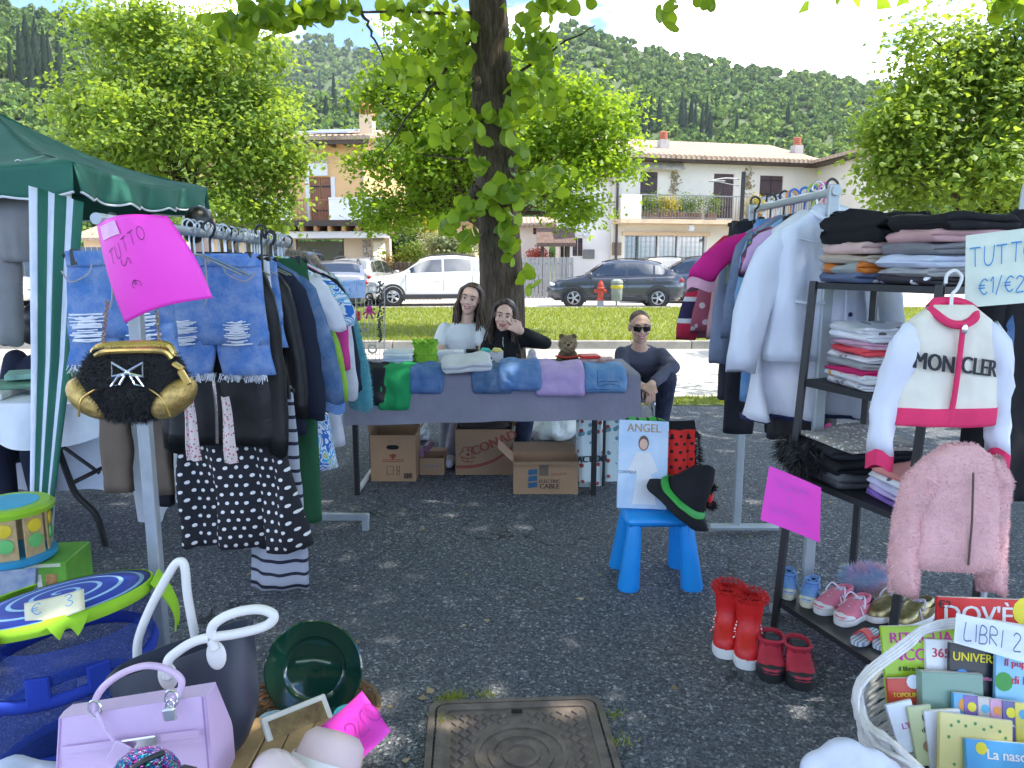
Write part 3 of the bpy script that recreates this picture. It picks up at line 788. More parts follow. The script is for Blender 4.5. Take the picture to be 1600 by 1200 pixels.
def cream_building():
 A,B=(4.45,33.0),(13.75,35.2)
 t=thing('cream_building','cream two-storey building with long tiled roof, balcony and dark brown shutters','building',(A[0],A[1],0))
 f=Facade(A,B,t); L=lambda a,b: f.loc(a,b)
 holes=[]; win=[(1001,268,1027,309,1),(1116,271,1144,341,1),(1188,274,1222,313,1)]
 for a,b,c,d,k in win:
  u0,z1=L(a,b); u1,z0=L(c,d); holes.append((u0,u1,z0,z1))
 su0,sz1=L(976,368); su1,sz0=L(1103,409); shop=(su0,su1,sz0,sz1); holes.append(shop)
 eu,ez=L(1100,250)
 f.wall('wall',cream,0.0,f.L+.4,0,ez+.1,.3,holes)
 for h in holes[:3]: f.shutters(h[0],h[1],h[2],h[3],shutm)
 # shop front behind a fine grille
 sh=MB(); f.box(sh,shop[0],shop[1],-.22,-.20,shop[2],shop[3]); shw=sh.build('shop_window',shopgl,t,smooth=0)
 n=3
 for i in range(n+1):
  mb=MB(); u=shop[0]+(shop[1] - shop[0])*(0,.42,.66,1)[i]; f.box(mb,u - .05,u+.05,-.19,-.08,shop[2],shop[3]); mb.build('mullion',whitep,shw,smooth=0)
 mb=MB(); g=.22; u=shop[0]
 while u < shop[1]:
  f.box(mb,u - .006,u+.006,-.15,-.14,shop[2],shop[3]); u+=g
 z=shop[2]
 while z < shop[3]:
  f.box(mb,shop[0],shop[1],-.165,-.155,z - .006,z+.006); z+=g
 mb.build('grille',railm,shw,smooth=0)
 mb=MB(); f.box(mb,shop[0] - .12,shop[1]+.12,.003,.10,shop[3],shop[3]+.16); mb.build('shutter_box',peach,t,smooth=0)
 # balcony
 bu0,bz=L(955,343); bu1,_=L(1255,350); bz0=L(1050,345)[1]
 mb=MB(); f.box(mb,bu0,bu1,.002,1.15,bz0 - .18,bz0); bal=mb.build('balcony',peach,t,smooth=0)
 rz=L(1050,309)[1]
 mb=MB(); ru0=L(986,330)[0]
 f.box(mb,bu0+.01,ru0,1.0,1.14,bz0+.002,rz); mb.build('parapet',cream,bal,smooth=0)
 mb=MB(); u=ru0+.05
 while u < bu1: mb.cyl(f.pt(u,1.08,bz0),f.pt(u,1.08,rz),.012,n=5); u+=.13
 f.box(mb,ru0,bu1,1.05,1.11,rz - .02,rz+.03); f.box(mb,ru0,bu1,1.06,1.10,bz0+.05,bz0+.08)
 mb.build('railing',railm,bal,smooth=0)
 # roof: long slope and the wing that comes forward
 fz=ez+.05; rt=L(1100,220)
 rf=f.roof('roof',-.7,f.L+.35,.75,fz,-4.6,fz+1.5,.14,MATS['tiles'],skew=.4)
 f.roof('rear_slope',-.7,f.L+.75,-9.5,fz,-4.62,fz+1.5,.14,MATS['tiles'],rf)
 f.eave_tiles(-.7,f.L+.1,.72,fz - .05,rf)
 mb=MB(); f.box(mb,-.5,f.L,.05,.68,fz - .22,fz - .12); mb.build('soffit',darkwood,rf,smooth=0)
 for a,b in ((1060,244),(1277,236)):
  u,z=L(a,b); mb=MB(); w=-1.6; zz=fz+1.5*(.75 - w)/5.35 - .25
  f.box(mb,u - .22,u+.22,w - .2,w+.2,zz,zz+.6); ch=mb.build('chimney',M('grey_render',(.42,.39,.35),.9),rf,smooth=0)
  for i in range(4): mb=MB(); mb.lathe([(.15,0),(.18,.02),(.18,.07),(.14,.09)],14,f.pt(u,w,zz+.61+i*.09)); mb.build('chimney_ring',M('terracotta',(.48,.16,.09),.8),ch)
 # wing to the right
 g2=Facade((B[0]+.38,B[1]+.1),(14.95,28.6),t)
 g2.wall('wing_wall',cream,0.0,g2.L,0,ez+.05,.3,[])
 g2.roof('wing_roof',-.4,g2.L+.6,.75,fz - .02,-4.8,fz+1.45,.14,MATS['tiles'],rf)
 mb=MB(); g2.box(mb,-.2,g2.L+.3,.05,.66,fz - .24,fz - .14); mb.build('soffit',darkwood,rf,smooth=0)
 wu,wz=g2.loc(1296,300); g2.roof('porch_roof',wu - .3,g2.L,1.5,2.75,.02,3.3,.12,MATS['tiles'])
 mb=MB(); mb.box(f.pt(f.L/2,-4.6,ez/2 - .1),(f.L,8.4,ez - .3),f.m); mb.build('rear_wall',cream,t,smooth=0)
 # left block, a little behind, with door porch and small window
 h2=Facade((1.55,33.4),(4.44,33.35),t); ln=lambda a,b: h2.loc(a,b)
 w0=ln(895,372); w1=ln(910,400); d0=ln(876,380); d1=ln(887,425)
 h2.wall('annex_wall',white_pl,.55,h2.L,0,5.3,.3,[(w0[0],w1[0],w1[1],w0[1]),(d0[0],d1[0],0.02,d0[1])])
 h2.shutters(w0[0],w1[0],w1[1],w0[1],shutm); h2.shutters(d0[0],d1[0],.02,d0[1],darkwood,'door')
 h2.roof('annex_roof',.2,h2.L+.5,.5,5.3,-4,6.4,.14,MATS['tiles'],rf)
 pu0,pz=ln(838,372); pu1,_=ln(893,372)
 pr=h2.roof('door_porch',pu0,pu1+.1,1.5,pz - .25,.02,pz+.45,.16,M('porch_tiles',(.12,.075,.055),.85,.3,5,.6,8,bd=.05))
 for u in (pu0+.25,pu1 - .2): mb=MB(); h2.box(mb,u - .07,u+.07,.9,1.04,0,pz - .1); mb.build('post',darkwood,pr,smooth=0)
 for a,b in ((916,397),(924,397)):
  u,z=ln(a,b); mb=MB(); h2.box(mb,u - .14,u+.14,.003,.1,z - .2,z+.2,.02); mb.build('mailbox',M('grey_box',(.18,.17,.16),.5),t)
 u,z=ln(915,366); mb=MB(); mb.ell(h2.pt(u,.08,z),(.14,.08,.14)); mb.build('wall_lamp',whitep,t)
 u,z=L(963,389); mb=MB(); f.box(mb,u - .22,u+.22,.003,.06,z - .28,z+.28,.01); mb.build('notice_box',M('bronze_box',(.22,.15,.08),.5),t)
 u,z=L(951,330); mb=MB(); mb.tube([f.pt(.12,.10,0),f.pt(.12,.10,fz - .25)],.055,8); mb.build('downpipe',M('dark_pipe',(.06,.05,.05),.5),t)
 u,z=L(1067,352); mb=MB(); f.box(mb,u - .12,u+.12,.7,.9,bz0 - .48,bz0 - .2,.03); mb.build('porch_light',whitep,bal)
 # awning box under the eave, left
 u0,z0=L(985,262); u1,_=L(1065,262); mb=MB(); mb.sheet(lambda a,b: f.pt(u0+(u1 - u0)*a,.06+.35*b,z0+.3 - .35*b - .05*abs(math.sin(a*22))*b),40,4,.01); mb.build('folded_awning',M('striped_awning',(.5,.45,.34),.8,.3,2),t)
 # dry creepers on the wall
 for a,b in ((1053,283),(1168,285)):
  u,z=L(a,b); mb=MB(); q=random.Random(a)
  for i in range(90):
   du,dz_=q.gauss(0,.13),q.gauss(0,.33); p=f.pt(u+du,.03+q.random()*.05,z+dz_); mb.box(p,(.07,.02,.05),(q.random()*3,q.random()*3,q.random()*3))
  mb.build('dried_wreath',M('dry_creeper',(.34,.27,.13),.9),t,smooth=0)
 return f,bz0,rz,bal
CB,cb_z,cb_rz,cb_bal=cream_building()
bushleaf=leafmat('bush_leaf',(.06,.12,.02),(.18,.26,.045),.4); oliveleaf=leafmat('olive_leaf',(.13,.17,.08),(.24,.28,.15),.35); yellowleaf=leafmat('yellow_leaf',(.35,.30,.03),(.55,.42,.05),.4); hedgeleaf=leafmat('hedge_leaf',(.02,.05,.012),(.05,.10,.02),.3)
def balcony_plants():
 f=CB
 for i,(a,label,mat,wd) in enumerate(((1000,'green ivy screen on the balcony railing beside the parapet',bushleaf,22),(1030,'yellow-green balcony shrub in a planter below the dried wreath',yellowleaf,18),(1062,'ivy screen at the middle of the balcony railing',bushleaf,24),(1098,'small leafy pot plant on the balcony next to the open-fronted shutter door',bushleaf,9),(1165,'yellow-green balcony plant half hidden by the clothes rail',yellowleaf,14))):
  u,_=f.loc(a,325); t=thing('balcony_plant',label,'plant',f.pt(u,.8,cb_z),0,'plants on the balcony')
  k=wd/FPX*33
  mb=MB(); f.box(mb,u - k*.9,u+k*.9,.62,.92,cb_z+.01,cb_z+.3,.02); mb.build('planter',M('planter_clay',(.35,.17,.10),.8),t)
  crown('foliage',[(tuple(f.pt(u,.82,cb_z+.62)),(k,.22,.42),1)],1500 if wd > 10 else 700,.07,mat,t,60+i,shell=.1)
balcony_plants()

def orange_house():
 A,B=(-12.6,30.6),(-5.85,30.0)
 t=thing('orange_house','orange house with chestnut shutters, white terrace parapet and shop front below','building',(A[0],A[1],0))
 f=Facade(A,B,t); L=f.loc
 d0,dz1=L(483,277); d1,dz0=L(519,331); a0,az1=L(485,240); a1,az0=L(511,253)
 ez=L(540,216)[1]; bz0=L(480,347)[1]; pz=L(480,316)[1]
 f.wall('wall',orange_pl,0,f.L,bz0 - .3,ez,.35,[(d0,d1,bz0,dz1),(a0,a1,az0,az1)])
 f.shutters(d0+.02,d1 - .02,bz0+.02,dz1 - .02,woodsh)
 mb=MB(); c=(a0+a1)/2; r=(a1 - a0)/2
 poly=[(r*math.cos(PI*i/12),r*.9*math.sin(PI*i/12)) for i in range(13)]
 mb.prism(poly,.05,f.m,f.pt(c,-.12,az0)); mb.build('arched_pane',M('pale_pane',(.6,.64,.68),.25),t,smooth=0)
 # filler above the arch so that the opening is round
 mb=MB(); arc=[(c+r*math.cos(PI*i/12),az0+r*.9*math.sin(PI*i/12)) for i in range(13)]
 for i in range(12):
  (u0,z0),(u1,z1)=arc[i],arc[i+1]; mb.add([f.pt(u0,-.002,z0),f.pt(u1,-.002,z1),f.pt(u1,-.002,az1+.01),f.pt(u0,-.002,az1+.01)],[(0,1,2,3)])
 mb.build('arch_infill',orange_pl,t,smooth=0)
 mb=MB(); mb.tube([f.pt(u,.02,z) for u,z in arc],.05,6); mb.tube([f.pt(a0 - .1,.02,az0),f.pt(a1+.1,.02,az0)],.05,6); mb.build('arch_frame',peach,t)
 u0,z1=L(480,256); u1,z0=L(513,275); mb=MB(); f.box(mb,u0,u1,.003,.12,z0,z1); mb.build('blind_box',whitep,t,smooth=0)
 for a,b in ((d0 - .16,d0),(d1,d1+.16)): mb=MB(); f.box(mb,a,b,.003,.04,bz0,dz1); mb.build('door_surround',whitep,t,smooth=0)
 # stone corner pilaster
 q=random.Random(4); z=bz0; s0=L(566,300)[0]
 while z < ez - .1:
  hgt=q.uniform(.16,.3); u=s0
  while u < f.L - .02:
   w=min(q.uniform(.18,.36),f.L - u); mb=MB(); f.box(mb,u+.01,u+w - .01,.002,q.uniform(.05,.09),z+.01,z+hgt - .01,.015); mb.build('stone',stonem,t); u+=w
  z+=hgt
 # terrace
 tu1=L(612,330)[0]; tw=1.3
 mb=MB(); f.box(mb,-.5,tu1,.004,tw,bz0 - .22,bz0); ter=mb.build('terrace_slab',darkwood,t,smooth=0)
 r0,r1=L(474,330)[0],L(531,330)[0]
 for a,b in ((-.5,r0),(r1,tu1)): mb=MB(); f.box(mb,a,b,tw - .16,tw,bz0+.003,pz); f.box(mb,a,b,tw - .2,tw+.04,pz,pz+.06); mb.build('parapet',white_pl,ter,smooth=0)
 mb=MB(); u=r0
 while u < r1: mb.cyl(f.pt(u,tw - .08,bz0),f.pt(u,tw - .08,pz),.014,n=5); u+=.12
 f.box(mb,r0,r1,tw - .11,tw - .05,pz - .04,pz); mb.build('railing',woodsh,ter,smooth=0)
 u=-.4
 while u < tu1: mb=MB(); f.box(mb,u,u+.12,.0,tw - .04,bz0 - .40,bz0 - .225); mb.build('rafter_end',M('honey_timber',(.42,.22,.09),.7),ter,smooth=0); u+=.55
 bz1=L(480,358)[1]; bz2=L(480,373)[1]
 mb=MB(); f.box(mb,-.5,tu1 - .1,.0,tw - .35,bz2,bz0 - .41); mb.build('beam',white_pl,t,smooth=0)
 # ground floor: shop windows between pillars
 sz0=.25; w_=0.0
 panes=[(L(345,400)[0],L(375,400)[0]),(L(383,400)[0],L(445,400)[0]),(L(463,400)[0],L(538,400)[0])]
 f.wall('shop_wall',peach,-.5,tu1 - .12,0,bz2,.3,[(a,b,sz0,bz2 - .02) for a,b in panes])
 for a,b in panes:
  mb=MB(); f.box(mb,a,b,-.10,-.085,sz0,bz2 - .02); w=mb.build('shop_window',shopglass2,t,smooth=0)
  mb=MB(); f.box(mb,a,a+.06,-.07,-.01,sz0,bz2 - .02); f.box(mb,b - .06,b,-.07,-.01,sz0,bz2 - .02); f.box(mb,a+.06,b - .06,-.07,-.01,sz0,sz0+.07); mb.build('frame',darkwood,w,smooth=0)
 mb=MB(); f.box(mb,-.4,tu1 - .3,-3.6,-3.4,0,bz2); mb.build('shop_back_wall',M('shop_interior',(.40,.42,.34),.9),t,smooth=0)
 s0,s1=L(567,400)[0],L(581,400)[0]; z=.02
 while z < bz2 - .1:
  hgt=q.uniform(.16,.28); u=s0
  while u < s1 - .02:
   w=min(q.uniform(.14,.26),s1 - u); mb=MB(); f.box(mb,u+.01,u+w - .01,.003,q.uniform(.05,.1),z+.01,z+hgt - .01,.015); mb.build('stone',stonem,t); u+=w
  z+=hgt
 u0,z0=L(584,375); u1=L(602,375)[0]
 mb=MB(); mb.sheet(lambda a,b: f.pt(u0+(u1 - u0)*a+.45*b,.1+1.6*b,z0+.1 - .85*b),10,8,.02); aw=mb.build('awning',M('cream_awning',(.62,.52,.34),.85,.2,3),t)
 mb=MB(); mb.sheet(lambda a,b: f.pt(u0+(u1 - u0)*a+.45,1.705,z0 - .76 - (.22+.05*math.sin(a*30))*b),30,2,.01); mb.build('awning_valance',M('orange_valance',(.55,.28,.10),.85),aw)
 # roof, solar panels, chimney
 rf=f.roof('roof',-.6,f.L+.55,.9,ez - .05,-4.6,ez+1.1,.14,MATS['tiles'])
 f.eave_tiles(-.6,f.L+.5,.87,ez - .1,rf)
 mb=MB(); f.box(mb,-.5,f.L+.45,.75,.86,ez - .34,ez - .2); mb.build('gutter',darkwood,rf,smooth=0)
 u=-.4
 while u < f.L+.4: mb=MB(); f.box(mb,u,u+.12,.05,.74,ez - .36,ez - .21); mb.build('rafter_end',darkwood,rf,smooth=0); u+=.6
 pu0,pu1=L(470,205)[0],L(548,205)[0]; k=1.15/5.5
 for i in range(4):
  a=pu0+(pu1 - pu0)*i/4+.02; b=pu0+(pu1 - pu0)*(i+1)/4 - .02
  mb=MB(); mb.add([f.pt(a,.35,ez+.2),f.pt(b,.35,ez+.2),f.pt(b,-1.9,ez+.68),f.pt(a,-1.9,ez+.68),f.pt(a,.35,ez+.15),f.pt(b,.35,ez+.15),f.pt(b,-1.9,ez+.63),f.pt(a,-1.9,ez+.63)],[(0,1,2,3),(4,7,6,5),(0,4,5,1),(1,5,6,2),(2,6,7,3),(3,7,4,0)])
  mb.build('solar_panel',M('solar_glass',(.45,.5,.58),.15,.1,3,spec=.8),rf,smooth=0)
 u=L(565,200)[0]; mb=MB(); f.box(mb,u - .26,u+.26,-1.1,-.6,ez,ez+1.0); ch=mb.build('chimney',peach,rf,smooth=0)
 for i in range(5): mb=MB(); f.box(mb,u - .25+i*.11,u - .19+i*.11,-1.1,-.6,ez+1.0,ez+1.32); mb.build('chimney_brick',M('terracotta',(.48,.16,.09),.8),ch,smooth=0)
 mb=MB(); mb.lathe([(.42,0),(.36,.06),(.05,.28)],4,f.pt(u,-.85,ez+1.33),Matrix.Rotation(PI/4,3,'Z')); mb.build('chimney_cap',M('terracotta',(.48,.16,.09),.8),ch,smooth=0)
 mb=MB(); mb.box(f.pt(f.L/2,-4.6,ez/2),(f.L - .1,8.4,ez - .2),f.m); mb.build('core',orange_pl,t,smooth=0) if False else None
 f2=Facade(B,(B[0]+.5,B[1]+8),t); f2.wall('side_wall',orange_pl,0.36,8,0,ez,.3,[])
 f3=Facade((A[0]+.2,A[1]+8),A,t); f3.wall('side_wall',orange_pl,0,7.6,0,ez,.3,[])
 return f
def shopglass():
 k=NT('clear_shop_glass'); p=k.bsdf(col=(.8,.9,.85),rough=.02,spec=.6); tr=k.n('BsdfTransparent',{'Color': (.75,.82,.76)})
 return k.done(k.n('MixShader',{0: k.n('Fresnel',{'IOR': 1.5}),1: tr,2: p}))
shopglass2=shopglass()
OH=orange_house()
pinkm=fabric('pink_knit',(.55,.05,.22))
def mannequin(px_,label):
 u,z=OH.loc(px_,415); p=OH.pt(u,-.6,0)
 t=thing('shop_mannequin',label,'mannequin',p,0,'mannequins in the shop window')
 mb=MB(); mb.chain([p+Vector((0,0,1.45)),p+Vector((0,0,.95)),p+Vector((0,0,.75))],[.17,.13,.17]); mb.chain([p+Vector((-.17,0,1.42)),p+Vector((-.24,0,.95))],[.07,.05]); mb.chain([p+Vector((.17,0,1.42)),p+Vector((.24,0,.95))],[.07,.05]); mb.build('jacket',pinkm,t,remesh=.03,it=2)
 mb=MB(); mb.cyl(p+Vector((0,0,1.5)),p+Vector((0,0,1.68)),.05,.04); mb.cyl(p,p+Vector((0,0,.75)),.025); mb.lathe([(.2,0),(.2,.03),(.03,.05)],16,p); mb.build('stand',darkwood,t)
mannequin(417,'mannequin in a pink jacket behind the left shop window'); mannequin(519,'mannequin in a magenta jacket beside the coat stand in the shop')
def coat_stand():
 u,z=OH.loc(529,415); p=OH.pt(u,-.9,0); mb=MB(); mb.cyl(p,p+Vector((0,0,1.9)),.03); mb.lathe([(.25,0),(.2,.05)],12,p)
 for a in range(5): mb.tube([p+Vector((0,0,1.7)),p+Vector((math.cos(a*1.26)*.2,math.sin(a*1.26)*.2,1.75)),p+Vector((math.cos(a*1.26)*.25,math.sin(a*1.26)*.25,1.95))],.018,6,smooth=3)
 one(mb,'coat_stand',M('red_wood',(.4,.08,.05),.5),'red branching coat stand inside the shop window','coat stand')
coat_stand()

def far_house(px0,px1,eave_py,ridge_py,Y,label,mat,seed,win=None):
 a=at(px0,eave_py,Y); b=at(px1,eave_py,Y); t=thing('far_house',label,'house',((a.x+b.x)/2,Y,0),0,'small houses at the foot of the hill')
 f=Facade((a.x,Y),(b.x,Y),t); ez=a.z; hs=[]
 for w in (win or []):
  u0,z1=f.loc(w[0],w[1]); u1,z0=f.loc(w[2],w[3]); hs.append((u0,u1,z0,z1))
 f.wall('wall',mat,0,f.L,0,ez,.3,hs)
 for h in hs: f.shutters(h[0],h[1],h[2],h[3],M('red_shutter',(.22,.05,.04),.6),'window')
 rz_=at(px0,ridge_py,Y+3).z
 rf=f.roof('roof',-.5,f.L+.5,.6,ez,-3.5,rz_,.15,MATS['tiles']); f.roof('rear_slope',-.5,f.L+.5,-7.4,ez,-3.51,rz_,.15,MATS['tiles'],rf)
 for u in (0.15,f.L - .15): mb=MB(); mb.prism([(0,0),(-6.9,0),(-6.9,ez),(-3.5,rz_ - .2),(0,ez)],.25,Matrix((f.n,f.d,Vector((0,0,1)))).transposed(),f.pt(u - .12,-.01,0)); mb.build('gable',mat,t,smooth=0)
 return f
far_house(622,672,330,318,46,'small cream house with a tiled roof seen between orange house and trunk',cream,1,[(630,338,637,352)])
far_house(688,742,345,333,44,'pale low house half hidden behind the left edge of the big trunk',peach,2,[(722,352,728,366)])
far_house(812,858,352,338,42,'pale house with red window shutters just beside the big trunk',white_pl,3,[(832,338,842,352)] if False else [(833,356,846,366)])
far_house(130,250,372,345,38,'low stone-coloured house seen under the gazebo canopy',peach,5,[(196,380,206,396)])

def bush(name,label,cat,px_,py_,Y,rx,rz_,n,size,mat,seed,base=True,group=None):
 c=at(px_,py_,Y); k=Y/FPX; t=thing(name,label,cat,(c.x,Y,0),0,group)
 q=random.Random(seed); lob=[((c.x+q.uniform(-.5,.5)*rx*k,Y+q.uniform(-.5,.5),c.z+q.uniform(-.3,.4)*rz_*k),(rx*k*.6,rx*k*.5,rz_*k*.6),1) for i in range(6)]
 crown('foliage',lob,n,size,mat,t,seed,shell=.3)
 mb=MB()
 for i in range(5): limb(mb,(c.x+q.uniform(-.1,.1),Y,-.02),lob[i][0],.05,.012,.1,seed+i,5)
 mb.build('stems',MATS['bark'],t,smooth=180)
 return t
bush('hedge','dark clipped hedge right of the orange house awning','hedge',622,385,33.5,26,22,5000,.12,hedgeleaf,71)
bush('olive_bush','silvery olive bush behind the roof of the white car','bush',705,385,31.5,40,22,6000,.10,oliveleaf,72)
bush('garden_shrub','bright green shrub below the olive bush by the dark fence','bush',648,396,32.5,26,12,2500,.10,bushleaf,73)
bush('garden_tree','small yellow-flowered tree between the orange house and the trunk','tree',668,352,37,12,16,900,.12,yellowleaf,74)
bush('garden_tree','round green tree below the small cream house roof','tree',632,350,36,15,18,2500,.13,bushleaf,75)
bush('red_shrub','red-leaved shrub above the railing beside the trunk','bush',841,398,36,13,7,900,.09,leafmat('red_leaf',(.25,.03,.03),(.45,.10,.07),.3),76)
bush('hedge','green hedge glimpsed under the gazebo canopy valance','hedge',235,355,24,60,16,5000,.11,bushleaf,77)
bush('shrub','flowering orange shrub by the stone pillar of the shop','bush',600,408,29,9,12,800,.07,leafmat('orange_leaf',(.30,.10,.03),(.12,.16,.04),.3),78)

def fence(px0,px1,py0,py1,Y,label,mat,step,name='board'):
 a,b=at(px0,py0,Y),at(px1,py0,Y); zb=max(0.0,at(px0,py1,Y).z); t=thing('fence',label,'fence',((a.x+b.x)/2,Y,0))
 x=a.x; me=None
 while x < b.x:
  if me is None: mb=MB(); mb.box((x,Y,(a.z)/2),(step*.86,.03,a.z),None,.005); o=mb.build(name,mat,t); me=o
  else: o=me.copy(); col.objects.link(o); o.location.x=me.location.x+(x - a.x)
  x+=step
 mb=MB()
 for z in (a.z*.2,a.z*.85): mb.box(((a.x+b.x)/2,Y+.035,z),(b.x - a.x,.04,.09))
 mb.build('rail',mat,t,smooth=0)
fence(598,690,410,435,29.5,'dark brown board fence beside the silver hatchback',darkwood,.16)
fence(808,895,402,430,30.5,'thin grey railing fence in front of the annex, beside the trunk',railm,.16)
fence(-60,170,386,420,26,'blue-grey board fence behind the gazebo curtain',M('blue_grey_fence',(.10,.13,.18),.7,.2,2),.2)
def lamp_post():
 b=at(1155,413,29); b.z=0; top=at(1155,268,29).z
 t=thing('lamp_post','dark square post with thin side arms in front of the cream building','lamp post',b)
 mb=MB(); mb.box(b+Vector((0,0,top/2)),(.13,.13,top),None,.01); mb.build('post',M('black_iron',(.02,.02,.02),.6),t)
 p=at(1155,280,29); e=at(1112,282,28.6)
 mb=MB(); mb.tube([p,p.lerp(e,.5)+Vector((0,0,.06)),e],.03,6,smooth=4); mb.tube([p - Vector((0,0,.25)),e],.015,6); mb.build('arm',railm,t)
 mb=MB(); mb.box(e+Vector((.2,0,-.03)),(.6,.16,.05),None,.02); mb.build('lamp_head',railm,t)
lamp_post()

# ================================================================== vehicles
rubber=M('tyre_rubber',(.02,.02,.021),.85,.2,20); darkpl=M('dark_plastic',(.025,.026,.028),.6,.1); alloy=M('alloy_rim',(.45,.46,.48),.35,.1,metal=.8); redlamp=M('red_lamp',(.45,.015,.012),.2,.1,spec=.8); clearlamp=M('clear_lamp',(.6,.62,.65),.12,.1,spec=.9); platem=M('number_plate',(.75,.76,.78),.5,.05)
def paint(name,c,metal=.0): return M(name,c,.28,.04,2,metal=metal,coat=1.0)
def lerp_tab(tab,s): return float(np.interp(s,[a for a,b in tab],[b for a,b in tab]))
PROF={
 'suv': dict(belt=[(0,.60),(.02,.74),(.08,.88),(.27,1.0),(.5,1.0),(.8,1.04),(.95,1.06),(1,.92)],roof=[(0,.62),(.02,.76),(.08,.91),(.27,1.03),(.41,1.44),(.5,1.52),(.66,1.53),(.82,1.44),(.93,1.17),(.985,1.05),(1,.93)],cab=(.30,.90),ws=(.275,.415),rw=(.82,.93)),
 'tall': dict(belt=[(0,.62),(.02,.78),(.08,.92),(.25,1.05),(.5,1.05),(.8,1.1),(.97,1.1),(1,.95)],roof=[(0,.64),(.02,.80),(.08,.95),(.25,1.08),(.40,1.50),(.48,1.6),(.68,1.64),(.88,1.56),(.955,1.22),(.99,1.05),(1,.96)],cab=(.27,.93),ws=(.255,.405),rw=(.88,.955)),
 'van': dict(belt=[(0,.68),(.02,.84),(.08,1.0),(.2,1.15),(.5,1.15),(.97,1.15),(1,1.0)],roof=[(0,.70),(.02,.86),(.08,1.03),(.2,1.18),(.34,1.72),(.42,1.82),(.7,1.84),(.965,1.80),(.985,1.5),(.997,1.15),(1,1.0)],cab=(.23,.96),ws=(.205,.35),rw=(.967,.984))}
